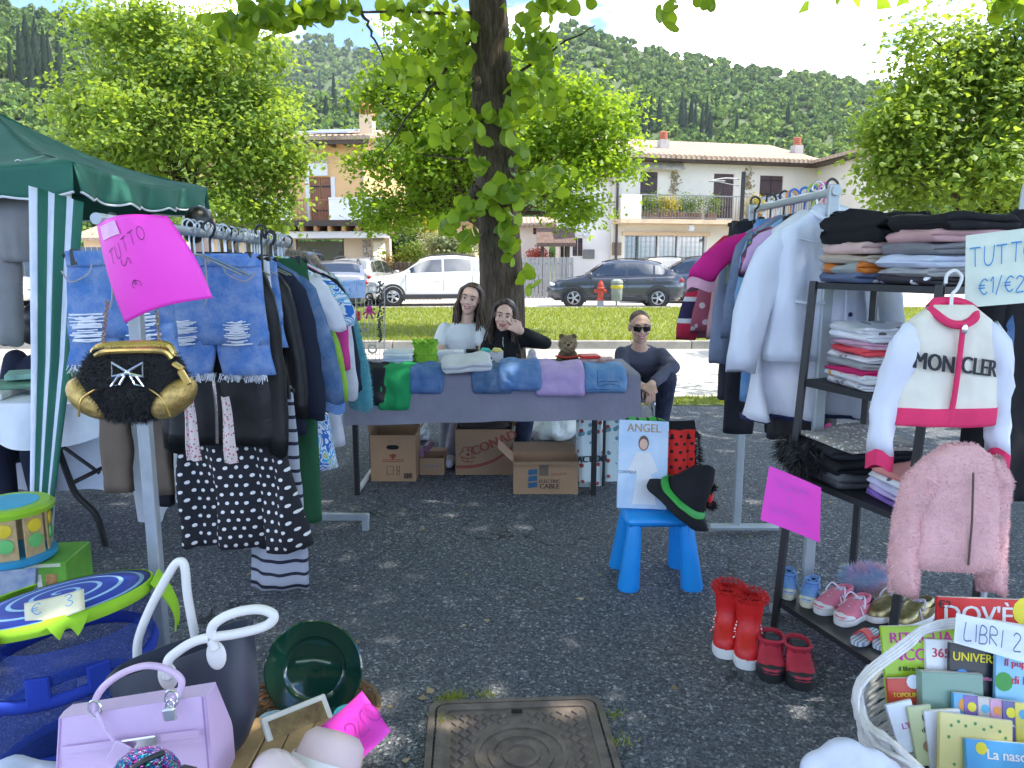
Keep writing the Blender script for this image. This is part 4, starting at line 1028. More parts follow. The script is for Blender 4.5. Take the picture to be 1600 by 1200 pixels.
def car(label,pt,kind,L,W,H,loc,rz,clad=True,detail=True):
 t=thing('parked_car',label,'van' if kind == 'van' else 'car',loc,rz,'cars parked along the road'); pr=PROF[kind]; hs=H/pr['roof'][5][1]/1.0 if kind != 'van' else H/1.84
 wt=[(0,.74),(.03,.9),(.1,.985),(.5,1.0),(.9,.99),(.97,.94),(1,.84)]; x=lambda s: L/2 - s*L; hw=lambda s: W/2*lerp_tab(wt,s)
 bl=lambda s: lerp_tab(pr['belt'],s)*hs; rf=lambda s: lerp_tab(pr['roof'],s)*hs
 def wr(s):  # half width of the roof, drawn in above the belt
  up=max(0.,rf(s) - bl(s)); return hw(s)*(.93 - .42*up/1.0*.62)
 def half(s):
  w,lo=hw(s),.24 if .04 < s < .97 else .34
  b,r=bl(s),rf(s); r=max(r,b+.012)
  return [(0,lo),(.82*w,lo),(.97*w,lo+.10),(1.0*w,lo+.28),(1.0*w,(lo+b)/2+.08),(.975*w,b - .04),(.945*w,b),(wr(s),r - .06*min(1,(r - b)*4)),(wr(s)*.86,r - .012),(wr(s)*.5,r+.012),(0,r+.018)]
 ss=[0,.01,.02,.05,.08,.13,.18,.23,.26,.28,.31,.34,.38,.42,.46,.5,.56,.62,.68,.74,.8,.83,.86,.89,.92,.94,.96,.98,.99,1]
 rings=[]
 for s in ss:
  h=half(s); rings.append([(x(s),y,z) for y,z in h]+[(x(s),-y,z) for y,z in reversed(h[1:-1])])
 mb=MB(); mb.loft(rings); body=mb.build('body',pt,t,smooth=40,world=False)
 gl=glassmat()
 def side_pane(s0,s1,sg,name='side_window'):
  def fn(u,v):
   s=s0+(s1 - s0)*u; h=half(s); (y0,z0),(y1,z1)=h[6],h[7]; v=.10+.82*v
   return (x(s),sg*(y0+(y1 - y0)*v+.006),z0+(z1 - z0)*v+.003)
  mb=MB(); mb.sheet(fn,10,4); return mb.build(name,gl,body,smooth=180,world=False)
 c0,c1=pr['cab']; m=(c0+c1)/2 - .02
 for sg in (-1,1):
  side_pane(c0+.045,m - .008,sg); side_pane(m+.008,c1 - .13,sg); side_pane(c1 - .115,c1 - .03,sg,'quarter_window')
 def top_pane(s0,s1,name,k=.93):
  mb=MB(); mb.sheet(lambda u,v: (x(s0+(s1 - s0)*v),(u*2 - 1)*wr(s0+(s1 - s0)*v)*k,rf(s0+(s1 - s0)*v)+.024 - .03*(u*2 - 1) ** 2),8,6); return mb.build(name,gl,body,smooth=180,world=False)
 top_pane(pr['ws'][0]+.012,pr['ws'][1] - .008,'windscreen'); top_pane(pr['rw'][0]+.006,pr['rw'][1] - .004,'rear_window',.84)
 xr=x(1) - .008
 if kind != 'suv':   # upright tail: window sits in the tailgate
  mb=MB(); mb.box((x(.985) - (.05 if kind == 'van' else .02),0,(bl(.98)+rf(.9))/2+(.10 if kind == 'van' else 0)),(.02,hw(1)*1.45,(rf(.9) - bl(.98))*.62),(0,.12 if kind == 'van' else .55,0),.005); mb.build('tailgate_window',gl,body,world=False)
 # wheels
 for sx,wx in ((1,x(.19)),(-1,x(.81))):
  for sg in (-1,1):
   r=.33 if L < 4.4 else .35; rot=Matrix.Rotation(PI/2*-sg,3,'X'); c=(wx,sg*(W/2 - .20),r)
   mb=MB(); mb.lathe([(r*.6,-.02),(r*.93,-.02),(r,.02),(r,.17),(r*.95,.21),(r*.64,.215),(r*.62,.17)],28,c,rot); wh=mb.build('wheel',rubber,t,world=False)
   mb=MB(); mb.lathe([(r*.63,.05),(r*.63,.205),(r*.57,.21),(r*.56,.16)],24,c,rot,cap=False)
   for k in range(5):
    a=k*2*PI/5
    for da in (-.13,.13):
     e=rot @ Vector((math.cos(a+da)*r*.58,math.sin(a+da)*r*.58,.19)); b0=rot @ Vector((math.cos(a)*.05,math.sin(a)*.05,.20)); mb.tube([Vector(c)+b0,Vector(c)+e],[.022,.018],5)
   mb.lathe([(.06,.15),(.06,.215)],10,c,rot); mb.build('rim',alloy,wh,world=False)
   mb=MB(); mb.lathe([(r*.6,.10),(.02,.10)],20,c,rot); mb.build('brake_disc',darkpl,wh,world=False)
   mb=MB(); cc=Vector((wx,sg*(hw(.19) - .035),r)); n=20
   ring=[]
   for k in range(n+1):
    a=PI*(-.12+1.24*k/n); ring.append([cc+Vector((math.cos(a)*q,sg*w_,math.sin(a)*q)) for q,w_ in ((r+.015,.0),(r+.015,.05),(r+.085,.047),(r+.085,.0))])
   mb.loft(ring,True); mb.build('wheel_arch',darkpl if clad else pt,body,world=False)
   mb=MB(); mb.lathe([(r+.03,0),(.02,0)],24,(wx,sg*(W/2 - .025),r),rot); mb.build('arch_liner',rubber,body,world=False)
 if clad:
  for sg in (-1,1): mb=MB(); mb.box((0,sg*(W/2 - .015),.33),(L*.52,.05,.15),None,.02); mb.build('sill_cladding',darkpl,body,world=False)
 for sg in (-1,1):
  mb=MB(); mb.ell((x(.31),sg*(W/2+.07),bl(.31)+.07),(.07,.10,.075),12,8); mb.build('mirror',pt,body,world=False)
  mb=MB(); mb.ell((x(.045),sg*hw(.05)*.80,bl(.05) - .06),(.14,.16,.06),12,8,(0,0,-sg*.5)); mb.build('headlight',clearlamp,body,world=False)
  mb=MB(); zt=bl(.97) - .12
  if kind == 'van': mb.box((x(.985),sg*(hw(.985) - .05),1.15),(.08,.10,.55),None,.03)
  else: mb.ell((x(.975),sg*hw(.975)*.86,zt),(.07,.19,.075),12,8,(0,0,sg*.5))
  mb.build('tail_light',redlamp,body,world=False)
  for s in (m,c1 - .12,c0+.02):   # door gaps
   mb=MB(); mb.tube([(x(s),sg*(half(s)[j][0]+.002),half(s)[j][1]) for j in (3,4,5,6)],.006,4); mb.build('door_gap',darkpl,body,world=False)
  for s in (m - .03,c1 - .16): mb=MB(); mb.tube([(x(s) - .09,sg*(hw(s)+.004),bl(s) - .13),(x(s),sg*(hw(s)+.02),bl(s) - .125),(x(s)+.09,sg*(hw(s)+.004),bl(s) - .13)],.014,6,smooth=3); mb.build('door_handle',pt,body,world=False)
  mb=MB(); mb.tube([(x(s),sg*wr(s)*.93,rf(s)+.02+.035*math.sin(PI*(s - .42)/.42)) for s in np.linspace(.42,.84,9)],.018,6); mb.build('roof_rail',darkpl,body,world=False)
 mb=MB(); mb.box((x(0) - .005,0,.58),(.05,W*.5,.17),None,.02); mb.build('grille',darkpl,body,world=False)
 mb=MB(); mb.box((x(1)+.02,0,.40),(.08,W*.72,.2),None,.03); mb.build('rear_bumper',darkpl,body,world=False)
 mb=MB(); mb.box((x(1) - .012,0,.72 if kind != 'van' else .8),(.02,.5,.11),None,.004); mb.build('number_plate',platem,body,world=False)
 mb=MB(); mb.box((x(0)+.025,0,.42),(.02,.5,.11),None,.004); mb.build('number_plate',platem,body,world=False)
 return t
def car_at(px_,Y): return (at(px_,470,Y).x,Y,.012)
car('dark grey crossover parked side-on in front of the cream building',paint('graphite_paint',(.055,.06,.075),.4),'suv',4.3,1.76,1.51,car_at(958,24.4),PI - .04)
car('white crossover parked side-on to the left of the big trunk',paint('white_car_paint',(.75,.73,.68)),'tall',4.28,1.78,1.64,car_at(675,25.6),PI+.16)
car('dark blue-grey estate half hidden by the hanging children clothes',paint('slate_paint',(.05,.07,.10),.4),'tall',4.5,1.8,1.62,car_at(1080,27.4),PI - .1)
car('white car seen only as a roof behind the dark grey crossover',paint('white_car_paint',(.75,.73,.68)),'tall',4.3,1.78,1.6,car_at(1012,29.3),PI+.05)
car('blue van seen from behind, in front of the shop window',paint('blue_van_paint',(.05,.13,.30),.2),'van',4.4,1.8,1.84,car_at(474,27.2),PI/2+.1,clad=False)
car('silver hatchback seen from behind, beside the stone shop pillar',paint('silver_paint',(.55,.55,.53),.6),'tall',4.1,1.75,1.58,car_at(572,26.8),PI/2 - .12)
car('grey car with red tail lights behind the jewellery stand',paint('grey_paint',(.25,.26,.28),.5),'suv',4.2,1.75,1.48,car_at(528,23.6),PI/2+.25)
car('white car cut off at the edge behind the gazebo',paint('white_car_paint',(.75,.73,.68)),'suv',4.3,1.78,1.55,car_at(-48,23.9),.1)

def hydrant():
 b=at(938,482,22.6); b.z=.012; t=thing('fire_hydrant','red fire hydrant standing before the dark grey crossover','hydrant',b)
 red=M('hydrant_red',(.42,.045,.02),.5,.15); h=lambda z: b+Vector((0,0,z))
 mb=MB(); mb.lathe([(.12,.30),(.12,.34),(.085,.36),(.085,.62),(.12,.64),(.12,.68),(.09,.70),(.085,.80),(.05,.86),(.02,.87)],18,b); mb.build('barrel',red,t)
 mb=MB(); mb.lathe([(.10,0),(.10,.30)],16,b); mb.build('base',M('hydrant_grey',(.3,.31,.33),.6),t)
 for sg in (-1,1): mb=MB(); mb.cyl(h(.58)+Vector((sg*.05,0,0)),h(.58)+Vector((sg*.16,0,0)),.05); mb.cyl(h(.58)+Vector((sg*.16,0,0)),h(.58)+Vector((sg*.19,0,0)),.06,n=6); mb.build('outlet',red,t)
 mb=MB(); mb.cyl(h(.87),h(.92),.03,n=6); mb.build('nut',red,t)
hydrant()
def litter_bin():
 b=at(963,484,22.5); b.z=.012; t=thing('litter_bin','grey-green litter bin on a post with a yellow band next to the hydrant','litter bin',b)
 g=M('bin_green',(.22,.24,.20),.6,.2)
 mb=MB(); mb.lathe([(.13,.28),(.16,.32),(.18,.78),(.17,.80)],20,b); mb.build('body',g,t)
 mb=MB(); mb.lathe([(.178,.66),(.185,.67),(.187,.75),(.18,.76)],20,b,cap=False); mb.build('yellow_band',M('bin_yellow',(.55,.42,.03),.6),t)
 mb=MB(); mb.lathe([(.18,.805),(.19,.83),(.17,.90),(.10,.94),(.02,.945)],20,b); mb.build('lid',g,t)
 mb=MB(); mb.cyl(b,b+Vector((0,0,.3)),.03); mb.build('post',railm,t)
litter_bin()
def flower_bed():
 c=at(526,432,26.2); t=thing('flower_tub','tub of yellow flowers between the blue van and the silver hatchback','flower tub',(c.x,26.2,0.012)); mb=MB(); mb.lathe([(.35,0),(.42,.45),(.45,.45)],18,(c.x,26.2,.012)); mb.build('tub',M('planter_clay',(.35,.17,.10),.8),t)
 crown('flowers',[((c.x,26.2,.72),(.55,.4,.3),1)],1500,.08,yellowleaf,t,90,shell=.3)
flower_bed()

# ================================================================== builders for cloth, fur and people
def fur(mb,n,ln,wd,name,mat,parent,seed=1,droop=.4,outward=None,tang=.5):
 """short hairs on the surface collected in mb (world coordinates)"""
 g=np.random.default_rng(seed); V=np.array(mb.v); T=[]
 for f in mb.f:
  for i in range(1,len(f) - 1): T.append((f[0],f[i],f[i+1]))
 T=np.array(T); a,b,c=V[T[:,0]],V[T[:,1]],V[T[:,2]]; nr=np.cross(b - a,c - a); ar=np.linalg.norm(nr,axis=1); ok=ar > 1e-10; a,b,c,nr,ar=a[ok],b[ok],c[ok],nr[ok],ar[ok]
 idx=g.choice(len(ar),n,p=ar/ar.sum()); u,v=g.random(n),g.random(n); fl=u+v > 1; u[fl],v[fl]=1 - u[fl],1 - v[fl]
 P=a[idx]+(b - a)[idx]*u[:,None]+(c - a)[idx]*v[:,None]; N=nr[idx]/ar[idx][:,None]
 if outward is not None:
  s=np.sign(((P - np.array(outward))*N).sum(1)); s[s == 0]=1; N=N*s[:,None]
 D=N+g.normal(0,tang,(n,3))+np.array([0,0,-droop]); D /= np.linalg.norm(D,axis=1,keepdims=True)
 W=np.cross(D,g.normal(size=(n,3))); W /= np.linalg.norm(W,axis=1,keepdims=True); L=ln*g.uniform(.5,1.2,n)[:,None]
 VV=np.stack([P - W*wd - N*wd,P+W*wd - N*wd,P+D*L],1).reshape(-1,3)
 return np_mesh(name,VV,np.arange(3*n).reshape(-1,3),mat,parent)

def loft_cloth(mb,rows,n=44,fold=0.0,freq=18.0,seed=0.0,sq=.55,top_cap=True):
 """rows: (z, x centre, half width, half thickness[, y centre]) from top to bottom: flat tube of cloth with hanging folds"""
 rings=[]; z0=rows[0][0]; z1=rows[-1][0]
 for row in rows:
  z,xc,hw,ht=row[:4]; yc=row[4] if len(row) > 4 else 0.0; t=(z0 - z)/max(1e-6,z0 - z1); ring=[]
  for k in range(n):
   a=2*PI*k/n; cx,sx=math.cos(a),math.sin(a)
   x=xc+hw*math.copysign(abs(cx) ** .8,cx); y=yc+ht*math.copysign(abs(sx) ** sq,sx)
   w=fold*t ** .7*(math.sin(x*freq+seed*3+2.2*wob(x,z,0,3,seed))+.5*math.sin(x*freq*2.3+seed+z*4))+.012*wob(x,y*.3,z,7,seed)+.006*wob(x,y,z,19,seed+4)
   ring.append(Vector((x,y+w*(1.0 if ht > .004 else .7),z+.006*wob(x,y,0,9,seed)*t)))
  rings.append(ring)
 return mb.loft(rings)
def interp_rows(keys,n):
 ts=np.linspace(0,1,n); src=np.linspace(0,1,len(keys)); K=[list(k)+[0.0]*(5 - len(k)) for k in keys]
 return [tuple(float(np.interp(t,src,[k[i] for k in K])) for i in range(5)) for t in ts]
def zrows(keys,step=.035):
 """keys sorted by falling z; resample by z"""
 K=[list(k)+[0.0]*(5 - len(k)) for k in keys]; zs=[-k[0] for k in K]; n=max(6,int((zs[-1] - zs[0])/step)); out=[]
 for z in np.linspace(zs[0],zs[-1],n): out.append((-z,*[float(np.interp(z,zs,[k[i] for k in K])) for i in (1,2,3,4)]))
 return out
HOOK=M('hanger_wire',(.45,.46,.47),.35,.1,metal=.9); BLACKPL=M('black_hanger',(.015,.015,.016),.4,.1)
def hanger(parent,w=.40,mat=None,z=0.0,clip=False,drop=.09):
 mat=mat or HOOK; mb=MB()
 mb.tube([(-.022,0,z - .005),(-.02,0,z+.018),(0,0,z+.03),(.022,0,z+.012),(.012,0,z - .02),(0,0,z - .035),(0,0,z - drop)],.0035 if mat is HOOK else .005,6,smooth=5)
 r=.003 if mat is HOOK else .008
 if clip: mb.tube([(-w/2,0,z - drop),(w/2,0,z - drop)],r*1.3,6)
 else: mb.tube([(-w/2,0,z - drop - .075),(-w*.3,0,z - drop - .04),(0,0,z - drop),(w*.3,0,z - drop - .04),(w/2,0,z - drop - .075)],r,6,smooth=4,flat=1.0)
 return mb.build('hanger',mat,parent,world=False)
def top_garment(name,label,cat,loc,rz,mat,w=.42,L=.6,flare=1.0,th=.035,sleeve=.5,smat=None,fold=.012,seed=0,hmat=None,group=None,collar=None,hem=None,cuff=None,neck=.075,sw=.075,drop=.09,sout=.10,opening=None,tip=0.0,waist=1.0,sleeve_fwd=0.0,hook=True,body_name='body'):
 """shirt, jacket, coat or dress on a hanger; hangs from its hook at loc"""
 t=thing(name,label,cat,loc,rz,group); t.rotation_euler=(0,tip,rz); z0=-drop; hw=w/2
 if hook: hanger(t,w*.95,hmat,0.0,drop=drop)
 sk_=min(1.0,w/.42); rows=zrows([(z0+.012,0,neck*.9,th*.6),(z0 - .012*sk_,0,neck*1.25,th*.75),(z0 - .045*sk_,0,hw*.80,th*.8),(z0 - .075*sk_,0,hw,th),(z0 - .15*sk_,0,hw*1.0,th*1.15),(z0 - L*.5,0,hw*waist*1.0,th*1.2),(z0 - L,0,hw*flare,th*1.3)])
 mb=MB(); loft_cloth(mb,rows,fold=fold,seed=seed,freq=22/max(.3,w)*.42); body=mb.build(body_name,mat,t,smooth=180,world=False)
 if sleeve > 0:
  for sg in (-1,1):
   q=random.Random(seed*10+sg); n=9; pts=[]; so=sout*q.uniform(.7,1.2)
   for i in range(n+1):
    u=i/n; pts.append(Vector((sg*(hw - .035*sk_+so*math.sin(u*1.5)*.9),sleeve_fwd*u+.012*math.sin(u*5+seed),z0 - .095*sk_ - u*sleeve+.02*(1 - u))))
   rings=[]
   for i,p in enumerate(pts):
    u=i/n; st_=min(1.,.45+u*4.5); a_=sw*(1 - .32*u)*st_; b_=st_*th*((1.05 - .15*u) if sleeve > .25 else .8); ring=[]
    for k in range(20):
     an=2*PI*k/20; d=.010*wob(math.cos(an),math.sin(an),u*6,1.6,seed+sg)
     ring.append(p+Vector((math.cos(an)*(a_+d),math.sin(an)*(b_+d),.012*math.sin(an*2))))
    rings.append(ring)
   mb=MB(); mb.loft(rings); sl=mb.build('sleeve',smat or mat,t,smooth=180,world=False)
   if cuff:
    mb=MB(); ring2=[]
    for dz_,g_ in ((.0,1.03),(-.045,1.0)): ring2.append([Vector((v.x,v.y,v.z))*1+(v - pts[-1])*(g_ - 1)+Vector((0,0,dz_)) for v in rings[-1]])
    mb.loft(ring2); mb.build('cuff',cuff,sl,smooth=60,world=False)
 if hem:
  hm,hh=hem; mb=MB(); loft_cloth(mb,zrows([(z0 - L+hh,0,hw*flare*1.006,th*1.3+.005),(z0 - L - .004,0,hw*flare*1.008,th*1.3+.006)],.02),fold=fold,seed=seed,freq=22/max(.3,w)*.42); mb.build('hem_band',hm,body,smooth=180,world=False)
 if collar:
  mb=MB(); mb.tube([(-neck,0,z0+.002),(-neck*.8,-th*.85,z0 - .02),(-neck*.4,-th - .003,z0 - .036),(0,-th - .006,z0 - .04),(neck*.4,-th - .003,z0 - .036),(neck*.8,-th*.85,z0 - .02),(neck,0,z0+.002),(neck*.5,th*.6,z0+.02),(-neck*.5,th*.6,z0+.02)],.013,8,smooth=4,flat=.8,ring=True); mb.build('collar',collar,body,world=False)
 if opening:
  mb=MB(); mb.tube([(.004*math.sin(i),-th*1.28 - .006 - abs(fold)*.3,z0 - .06 - (L - .07)*i/10) for i in range(11)],.006,6); mb.build('front_opening',opening,body,world=False)
 return t
def bottom_garment(name,label,cat,loc,rz,mat,w=.36,L=.4,legs=0,flare=1.2,th=.03,fold=.015,seed=0,group=None,hmat=None,drop=.10,gap=.012,waistband=None,tip=0.0,freq=None,hook=True):
 """skirt, shorts or trousers clipped to a hanger bar"""
 t=thing(name,label,cat,loc,rz,group); t.rotation_euler=(0,tip,rz); z0=-drop; hw=w/2
 if hook:
  hg=hanger(t,w*1.05,hmat or BLACKPL,0.0,True,drop)
  for sg in (-1,1): mb=MB(); mb.box((sg*hw*.8,-.004,z0 - .008),(.03,.024,.055),None,.004); mb.build('clip',hmat or BLACKPL,t,world=False)
 fr=freq or 22/max(.3,w)*.42
 if legs == 0:
  mb=MB(); loft_cloth(mb,zrows([(z0+.01,0,hw,th*.5),(z0 - .05,0,hw*1.02,th*.7),(z0 - L*.5,0,hw*(1+flare)/2,th*1.1),(z0 - L,0,hw*flare,th*1.5)]),64,fold,fr,seed); body=mb.build('skirt_body' if cat == 'skirt' else 'body',mat,t,smooth=180,world=False)
 else:
  rise=L*.74 if L < .5 else .26; mb=MB()
  loft_cloth(mb,zrows([(z0+.01,0,hw,th*.6),(z0 - .06,0,hw*1.03,th*.8),(z0 - rise,0,hw*1.10,th*1.0)]),40,fold*.4,fr,seed); body=mb.build('seat',mat,t,smooth=180,world=False)
  for sg in (-1,1):
   mb=MB(); c=hw*.55; loft_cloth(mb,zrows([(z0 - rise+.05,sg*c,hw*.54,th*.95),(z0 - rise - .02,sg*c,hw*.56 - gap*.3,th),(z0 - L,sg*(c+.02*flare),hw*.5*flare,th*.95)]),30,fold*.5,fr,seed+sg); mb.build('leg',mat,body,smooth=180,world=False)
 if waistband:
  mb=MB(); loft_cloth(mb,zrows([(z0+.014,0,hw*1.005,th*.5+.006),(z0 - .034,0,hw*1.02,th*.66+.007)],.02),64 if legs == 0 else 40,fold*(1 if legs == 0 else .4),fr,seed); mb.build('waistband',waistband,body,smooth=180,world=False)
 return t
def folded(name,label,cat,c,w,d,h,mat,rz=0.0,layers=2,seed=0,group=None,tilt=(0,0),rag=.006):
 """folded garment: stacked plies with rounded folds; c = centre of its underside"""
 q=random.Random(seed); n=22; m=Euler((tilt[0],tilt[1],rz)).to_matrix(); c=Vector(c); t=None
 prof=[]; hl=h/layers
 for i in range(layers):      # front edge, ply by ply, then back edge
  z=i*hl; off=q.uniform(-.012,.012)
  for a in range(-80,81,32): prof.append((-d/2+hl*.5 - math.cos(R(a))*hl*.5+off,z+hl/2+math.sin(R(a))*hl/2))
 back=[]
 for i in range(layers - 1,-1,-1):
  z=i*hl
  for a in (70,0,-70): back.append((d/2 - hl*.5+math.cos(R(a))*hl*.5,z+hl/2+math.sin(R(a))*hl/2))
 top=[(-d/2+d*k,h*1.0) for k in (.15,.3,.5,.7,.85)]; bot=[(d/2 - d*k,.0) for k in (.15,.5,.85)]
 P=prof+top+back+bot; rings=[]
 for i in range(n+1):
  u=i/n*2 - 1; x=w/2*u; e=max(0.,(abs(u) - .86)/.14); sq=(1 - e*e*.75)
  rings.append([c+m @ Vector((x+rag*wob(y,z,u,20,seed),y*(1 - .05*e)+rag*1.4*wob(x,y,z,11,seed+2),h/2+(z - h/2)*sq+rag*(z/h)*1.6*wob(x,y,0,8,seed+5))) for y,z in P])
 mb=MB(); mb.loft(rings)
 o=mb.build(name,mat,None,smooth=60)
 return tag(o,label,cat,group)
def draped(name,label,cat,x0,x1,ytop,yedge,ztab,hang,mat,th=.022,seed=0,skew=0.0,group=None,up=.0,back=.22,lift=0.0):
 """folded garment lying on a table and bending over its front edge"""
 L0=back; r=.022+lift; L1=r*PI/2; tot=L0+L1+hang
 def path(s):
  d=s*tot
  if d < L0: return yedge+L0 - d,ztab+r
  if d < L0+L1:
   a=(d - L0)/r; return yedge - math.sin(a)*r,ztab+math.cos(a)*r
  return yedge - r - .012*math.sin((d - L0 - L1)*9),ztab - (d - L0 - L1)
 def fn(u,v):
  y,z=path(v); x=x0+(x1 - x0)*u+skew*v+.008*wob(u,v,0,5,seed); e=min(u,1 - u,(1 - v))/.06; e=min(1.,max(0.,e)); off=th*(math.sqrt(1 - (1 - e) ** 2) if e < 1 else 1.0)
  nz=1.0 if v*tot < L0 else max(0.,1 - (v*tot - L0)/L1); ny=-(1 - nz); b=off*(.55+.45*(.5+.5*math.sin(u*9+seed)))+.006*wob(u*2,v*3,0,2.5,seed)
  b+=.004*math.sin(v*22+3*wob(u*2,v,0,2,seed))*e
  return (x,y+ny*b,z+nz*b)
 mb=MB(); mb.sheet(fn,30,40,.008); o=mb.build(name,mat,None,smooth=70)
 if cat == 'jeans':
  th_=M('ochre_thread',(.20,.16,.14),.8)
  for pts in ([(.5+.02*math.sin(i),i/24) for i in range(25)],[(i/20,.955) for i in range(1,20)],[(.14,.3+i/24*.69) for i in range(24)]):
   sm=MB(); sm.tube([Vector(fn(u_,v_))+Vector((0,-.0015,.0015)) for u_,v_ in pts],.0016,4); sm.build('seam',th_,o)
 return tag(o,label,cat,group)
def bent_sheet(mb,corners,bow,n=14,th=.0012,curl=0.0):
 """paper through four corners (tl, tr, br, bl) bowed out along its normal"""
 a,b,c,d=(Vector(x) for x in corners); nn=(b - a).cross(d - a).normalized()
 fn=lambda u,v: a.lerp(b,u).lerp(d.lerp(c,u),v)+nn*(bow*math.sin(PI*u)+curl*v*v)
 mb.sheet(fn,n,n,th); return lambda x,y: fn(x,y) - nn*0.0+nn*.0016

# ------------------------------------------------------------------ people
SKIN=M('skin',(.68,.43,.33),.5,.06,12,.05,200); SKIN2=M('skin_tanned',(.56,.34,.25),.5,.06,12,.05,200)
LIP=M('lips',(.42,.13,.12),.4,.05); TEETH=M('teeth',(.8,.77,.7),.3,.02); EYEW=M('eye_white',(.75,.72,.68),.2,.02); IRIS=M('iris',(.035,.02,.012),.15,.05)
def add_head(mb,H,s=1.0):
 """head built round the frame H (4x4): face looks along local -Y, chin at z=-.11"""
 p=lambda x,y,z: H @ Vector((x*s,y*s,z*s)); q=H.to_3x3().normalized(); e=lambda c,r,n=16,m=12: mb.ell(p(*c),tuple(k*s for k in r),n,m,q)
 e((0,.016,.032),(.074,.092,.082)); e((0,-.012,-.02),(.064,.078,.082)); e((0,-.034,-.062),(.047,.052,.05)); e((0,-.062,-.094),(.022,.02,.018)); e((0,-.068,.036),(.05,.022,.02))
 for sg in (-1,1): e((sg*.036,-.056,-.026),(.026,.026,.024)); e((sg*.077,.012,-.004),(.012,.022,.032))
 mb.cap(p(0,-.084,.018),p(0,-.103,-.020),.008*s,.0135*s); e((.011,-.094,-.023),(.008,.010,.008)); e((-.011,-.094,-.023),(.008,.010,.008)); e((0,-.082,-.05),(.026,.012,.014))
def face_parts(parent,H,s=1.0,brow=(.04,.025,.018),smile=True,glasses=False):
 p=lambda x,y,z: H @ Vector((x*s,y*s,z*s)); q=H.to_3x3().normalized()
 for sg in (-1,1):
  if not glasses:
   mb=MB(); mb.ell(p(sg*.031,-.0815,.006),(.0118*s,.0075*s,.0052*s),12,8,q); ey=mb.build('eye',EYEW,parent)
   mb=MB(); mb.ell(p(sg*.031,-.0885,.006),(.006*s,.003*s,.006*s),10,6,q); mb.build('iris',IRIS,ey)
   mb=MB(); mb.tube([p(sg*.017,-.0885,.0125),p(sg*.031,-.0905,.0155),p(sg*.046,-.083,.0115)],.0022*s,5,smooth=3); mb.build('eyelid',M('lash',(.03,.02,.016),.7),ey)
  mb=MB(); mb.tube([p(sg*.014,-.088,.031),p(sg*.032,-.088,.036),p(sg*.05,-.075,.028)],[.0035*s,.0038*s,.002*s],6,smooth=3); mb.build('eyebrow',M('brow%d' % int(brow[0]*1e3),brow,.8),parent)
 k=.006 if smile else 0
 mb=MB(); mb.tube([p(-.026,-.080,-.049+k),p(-.012,-.0935,-.0505),p(0,-.0965,-.0515),p(.012,-.0935,-.0505),p(.026,-.080,-.049+k)],.0042*s,6,smooth=3); mo=mb.build('mouth',LIP,parent)
 mb=MB(); mb.tube([p(-.024,-.080,-.053+k),p(-.012,-.092,-.0635),p(0,-.095,-.0655),p(.012,-.092,-.0635),p(.024,-.080,-.053+k)],.0046*s,6,smooth=3); mb.build('lower_lip',LIP,mo)
 if smile: mb=MB(); mb.tube([p(-.02,-.083,-.053+k*.6),p(0,-.0965,-.0575),p(.02,-.083,-.053+k*.6)],.0042*s,6,smooth=4); mb.build('teeth',TEETH,mo)
 if glasses:
  gm=M('sunglass_lens',(.006,.006,.007),.08,.02,spec=.9)
  for sg in (-1,1):
   mb=MB(); mb.sheet(lambda u,v: p(sg*(.005+.056*u),-.101+.022*u*u,.022 - (.042 - .008*u)*v),8,6,.003*s); g_=mb.build('sunglass_lens',gm,parent)
   mb=MB(); mb.tube([p(sg*.06,-.082,.018),p(sg*.08,-.02,.016),p(sg*.082,.02,.008)],.003*s,6); mb.build('temple',gm,g_)
  mb=MB(); mb.tube([p(-.008,-.101,.014),p(0,-.104,.016),p(.008,-.101,.014)],.003*s,6); mb.build('bridge',gm,parent)
def add_hand(mb,wrist,d,up,side,curl=(.5,.6,.7,.7),spread=.12,s=1.0,thumb=.4,straight=()):
 """palm and five fingers: d = direction of the hand, up = back of the hand, side=+1 thumb on +lateral"""
 w=Vector(wrist); d=Vector(d).normalized(); up=(Vector(up) - d*Vector(up).dot(d)).normalized(); lat=d.cross(up).normalized()*side
 pc=w+d*.05*s
 for k in (-.028,-.01,.01,.028): mb.cap(w+lat*k*.6*s,w+d*.082*s+lat*k*s,.0125*s,.0115*s,10)
 lens=(.068,.076,.071,.056)
 for i,k in enumerate((.030,.010,-.010,-.030)):
  c=curl[i]; L=lens[i]*s; b=w+d*.085*s+lat*k*s; a=-spread*(i - 1.5)*.5; dd=(d*math.cos(a)+lat*math.sin(a)).normalized(); pt_=[b]; ang=0.0
  for j,f in enumerate((.45,.30,.25)):
   ang+=c*(.8,1.1,.8)[j]; v=dd*math.cos(ang) - up*math.sin(ang); pt_.append(pt_[-1]+v*L*f)
  mb.chain(pt_,[.0095*s,.0088*s,.008*s,.007*s],8)
 b=w+d*.025*s+lat*.026*s; t1=b+(d*.55+lat*.75 - up*.2*thumb).normalized()*.032*s; t2=t1+(d*.85+lat*.35*(1 - thumb) - up*.5*thumb).normalized()*.03*s; t3=t2+(d*.9 - lat*.25*thumb - up*.5*thumb).normalized()*.024*s
 mb.chain([b,t1,t2,t3],[.0135*s,.011*s,.0095*s,.008*s],8)
def head_frame(c,yaw=0.0,pitch=0.0,roll=0.0):
 return Matrix.Translation(Vector(c)) @ Euler((pitch,roll,yaw),'XYZ').to_matrix().to_4x4()
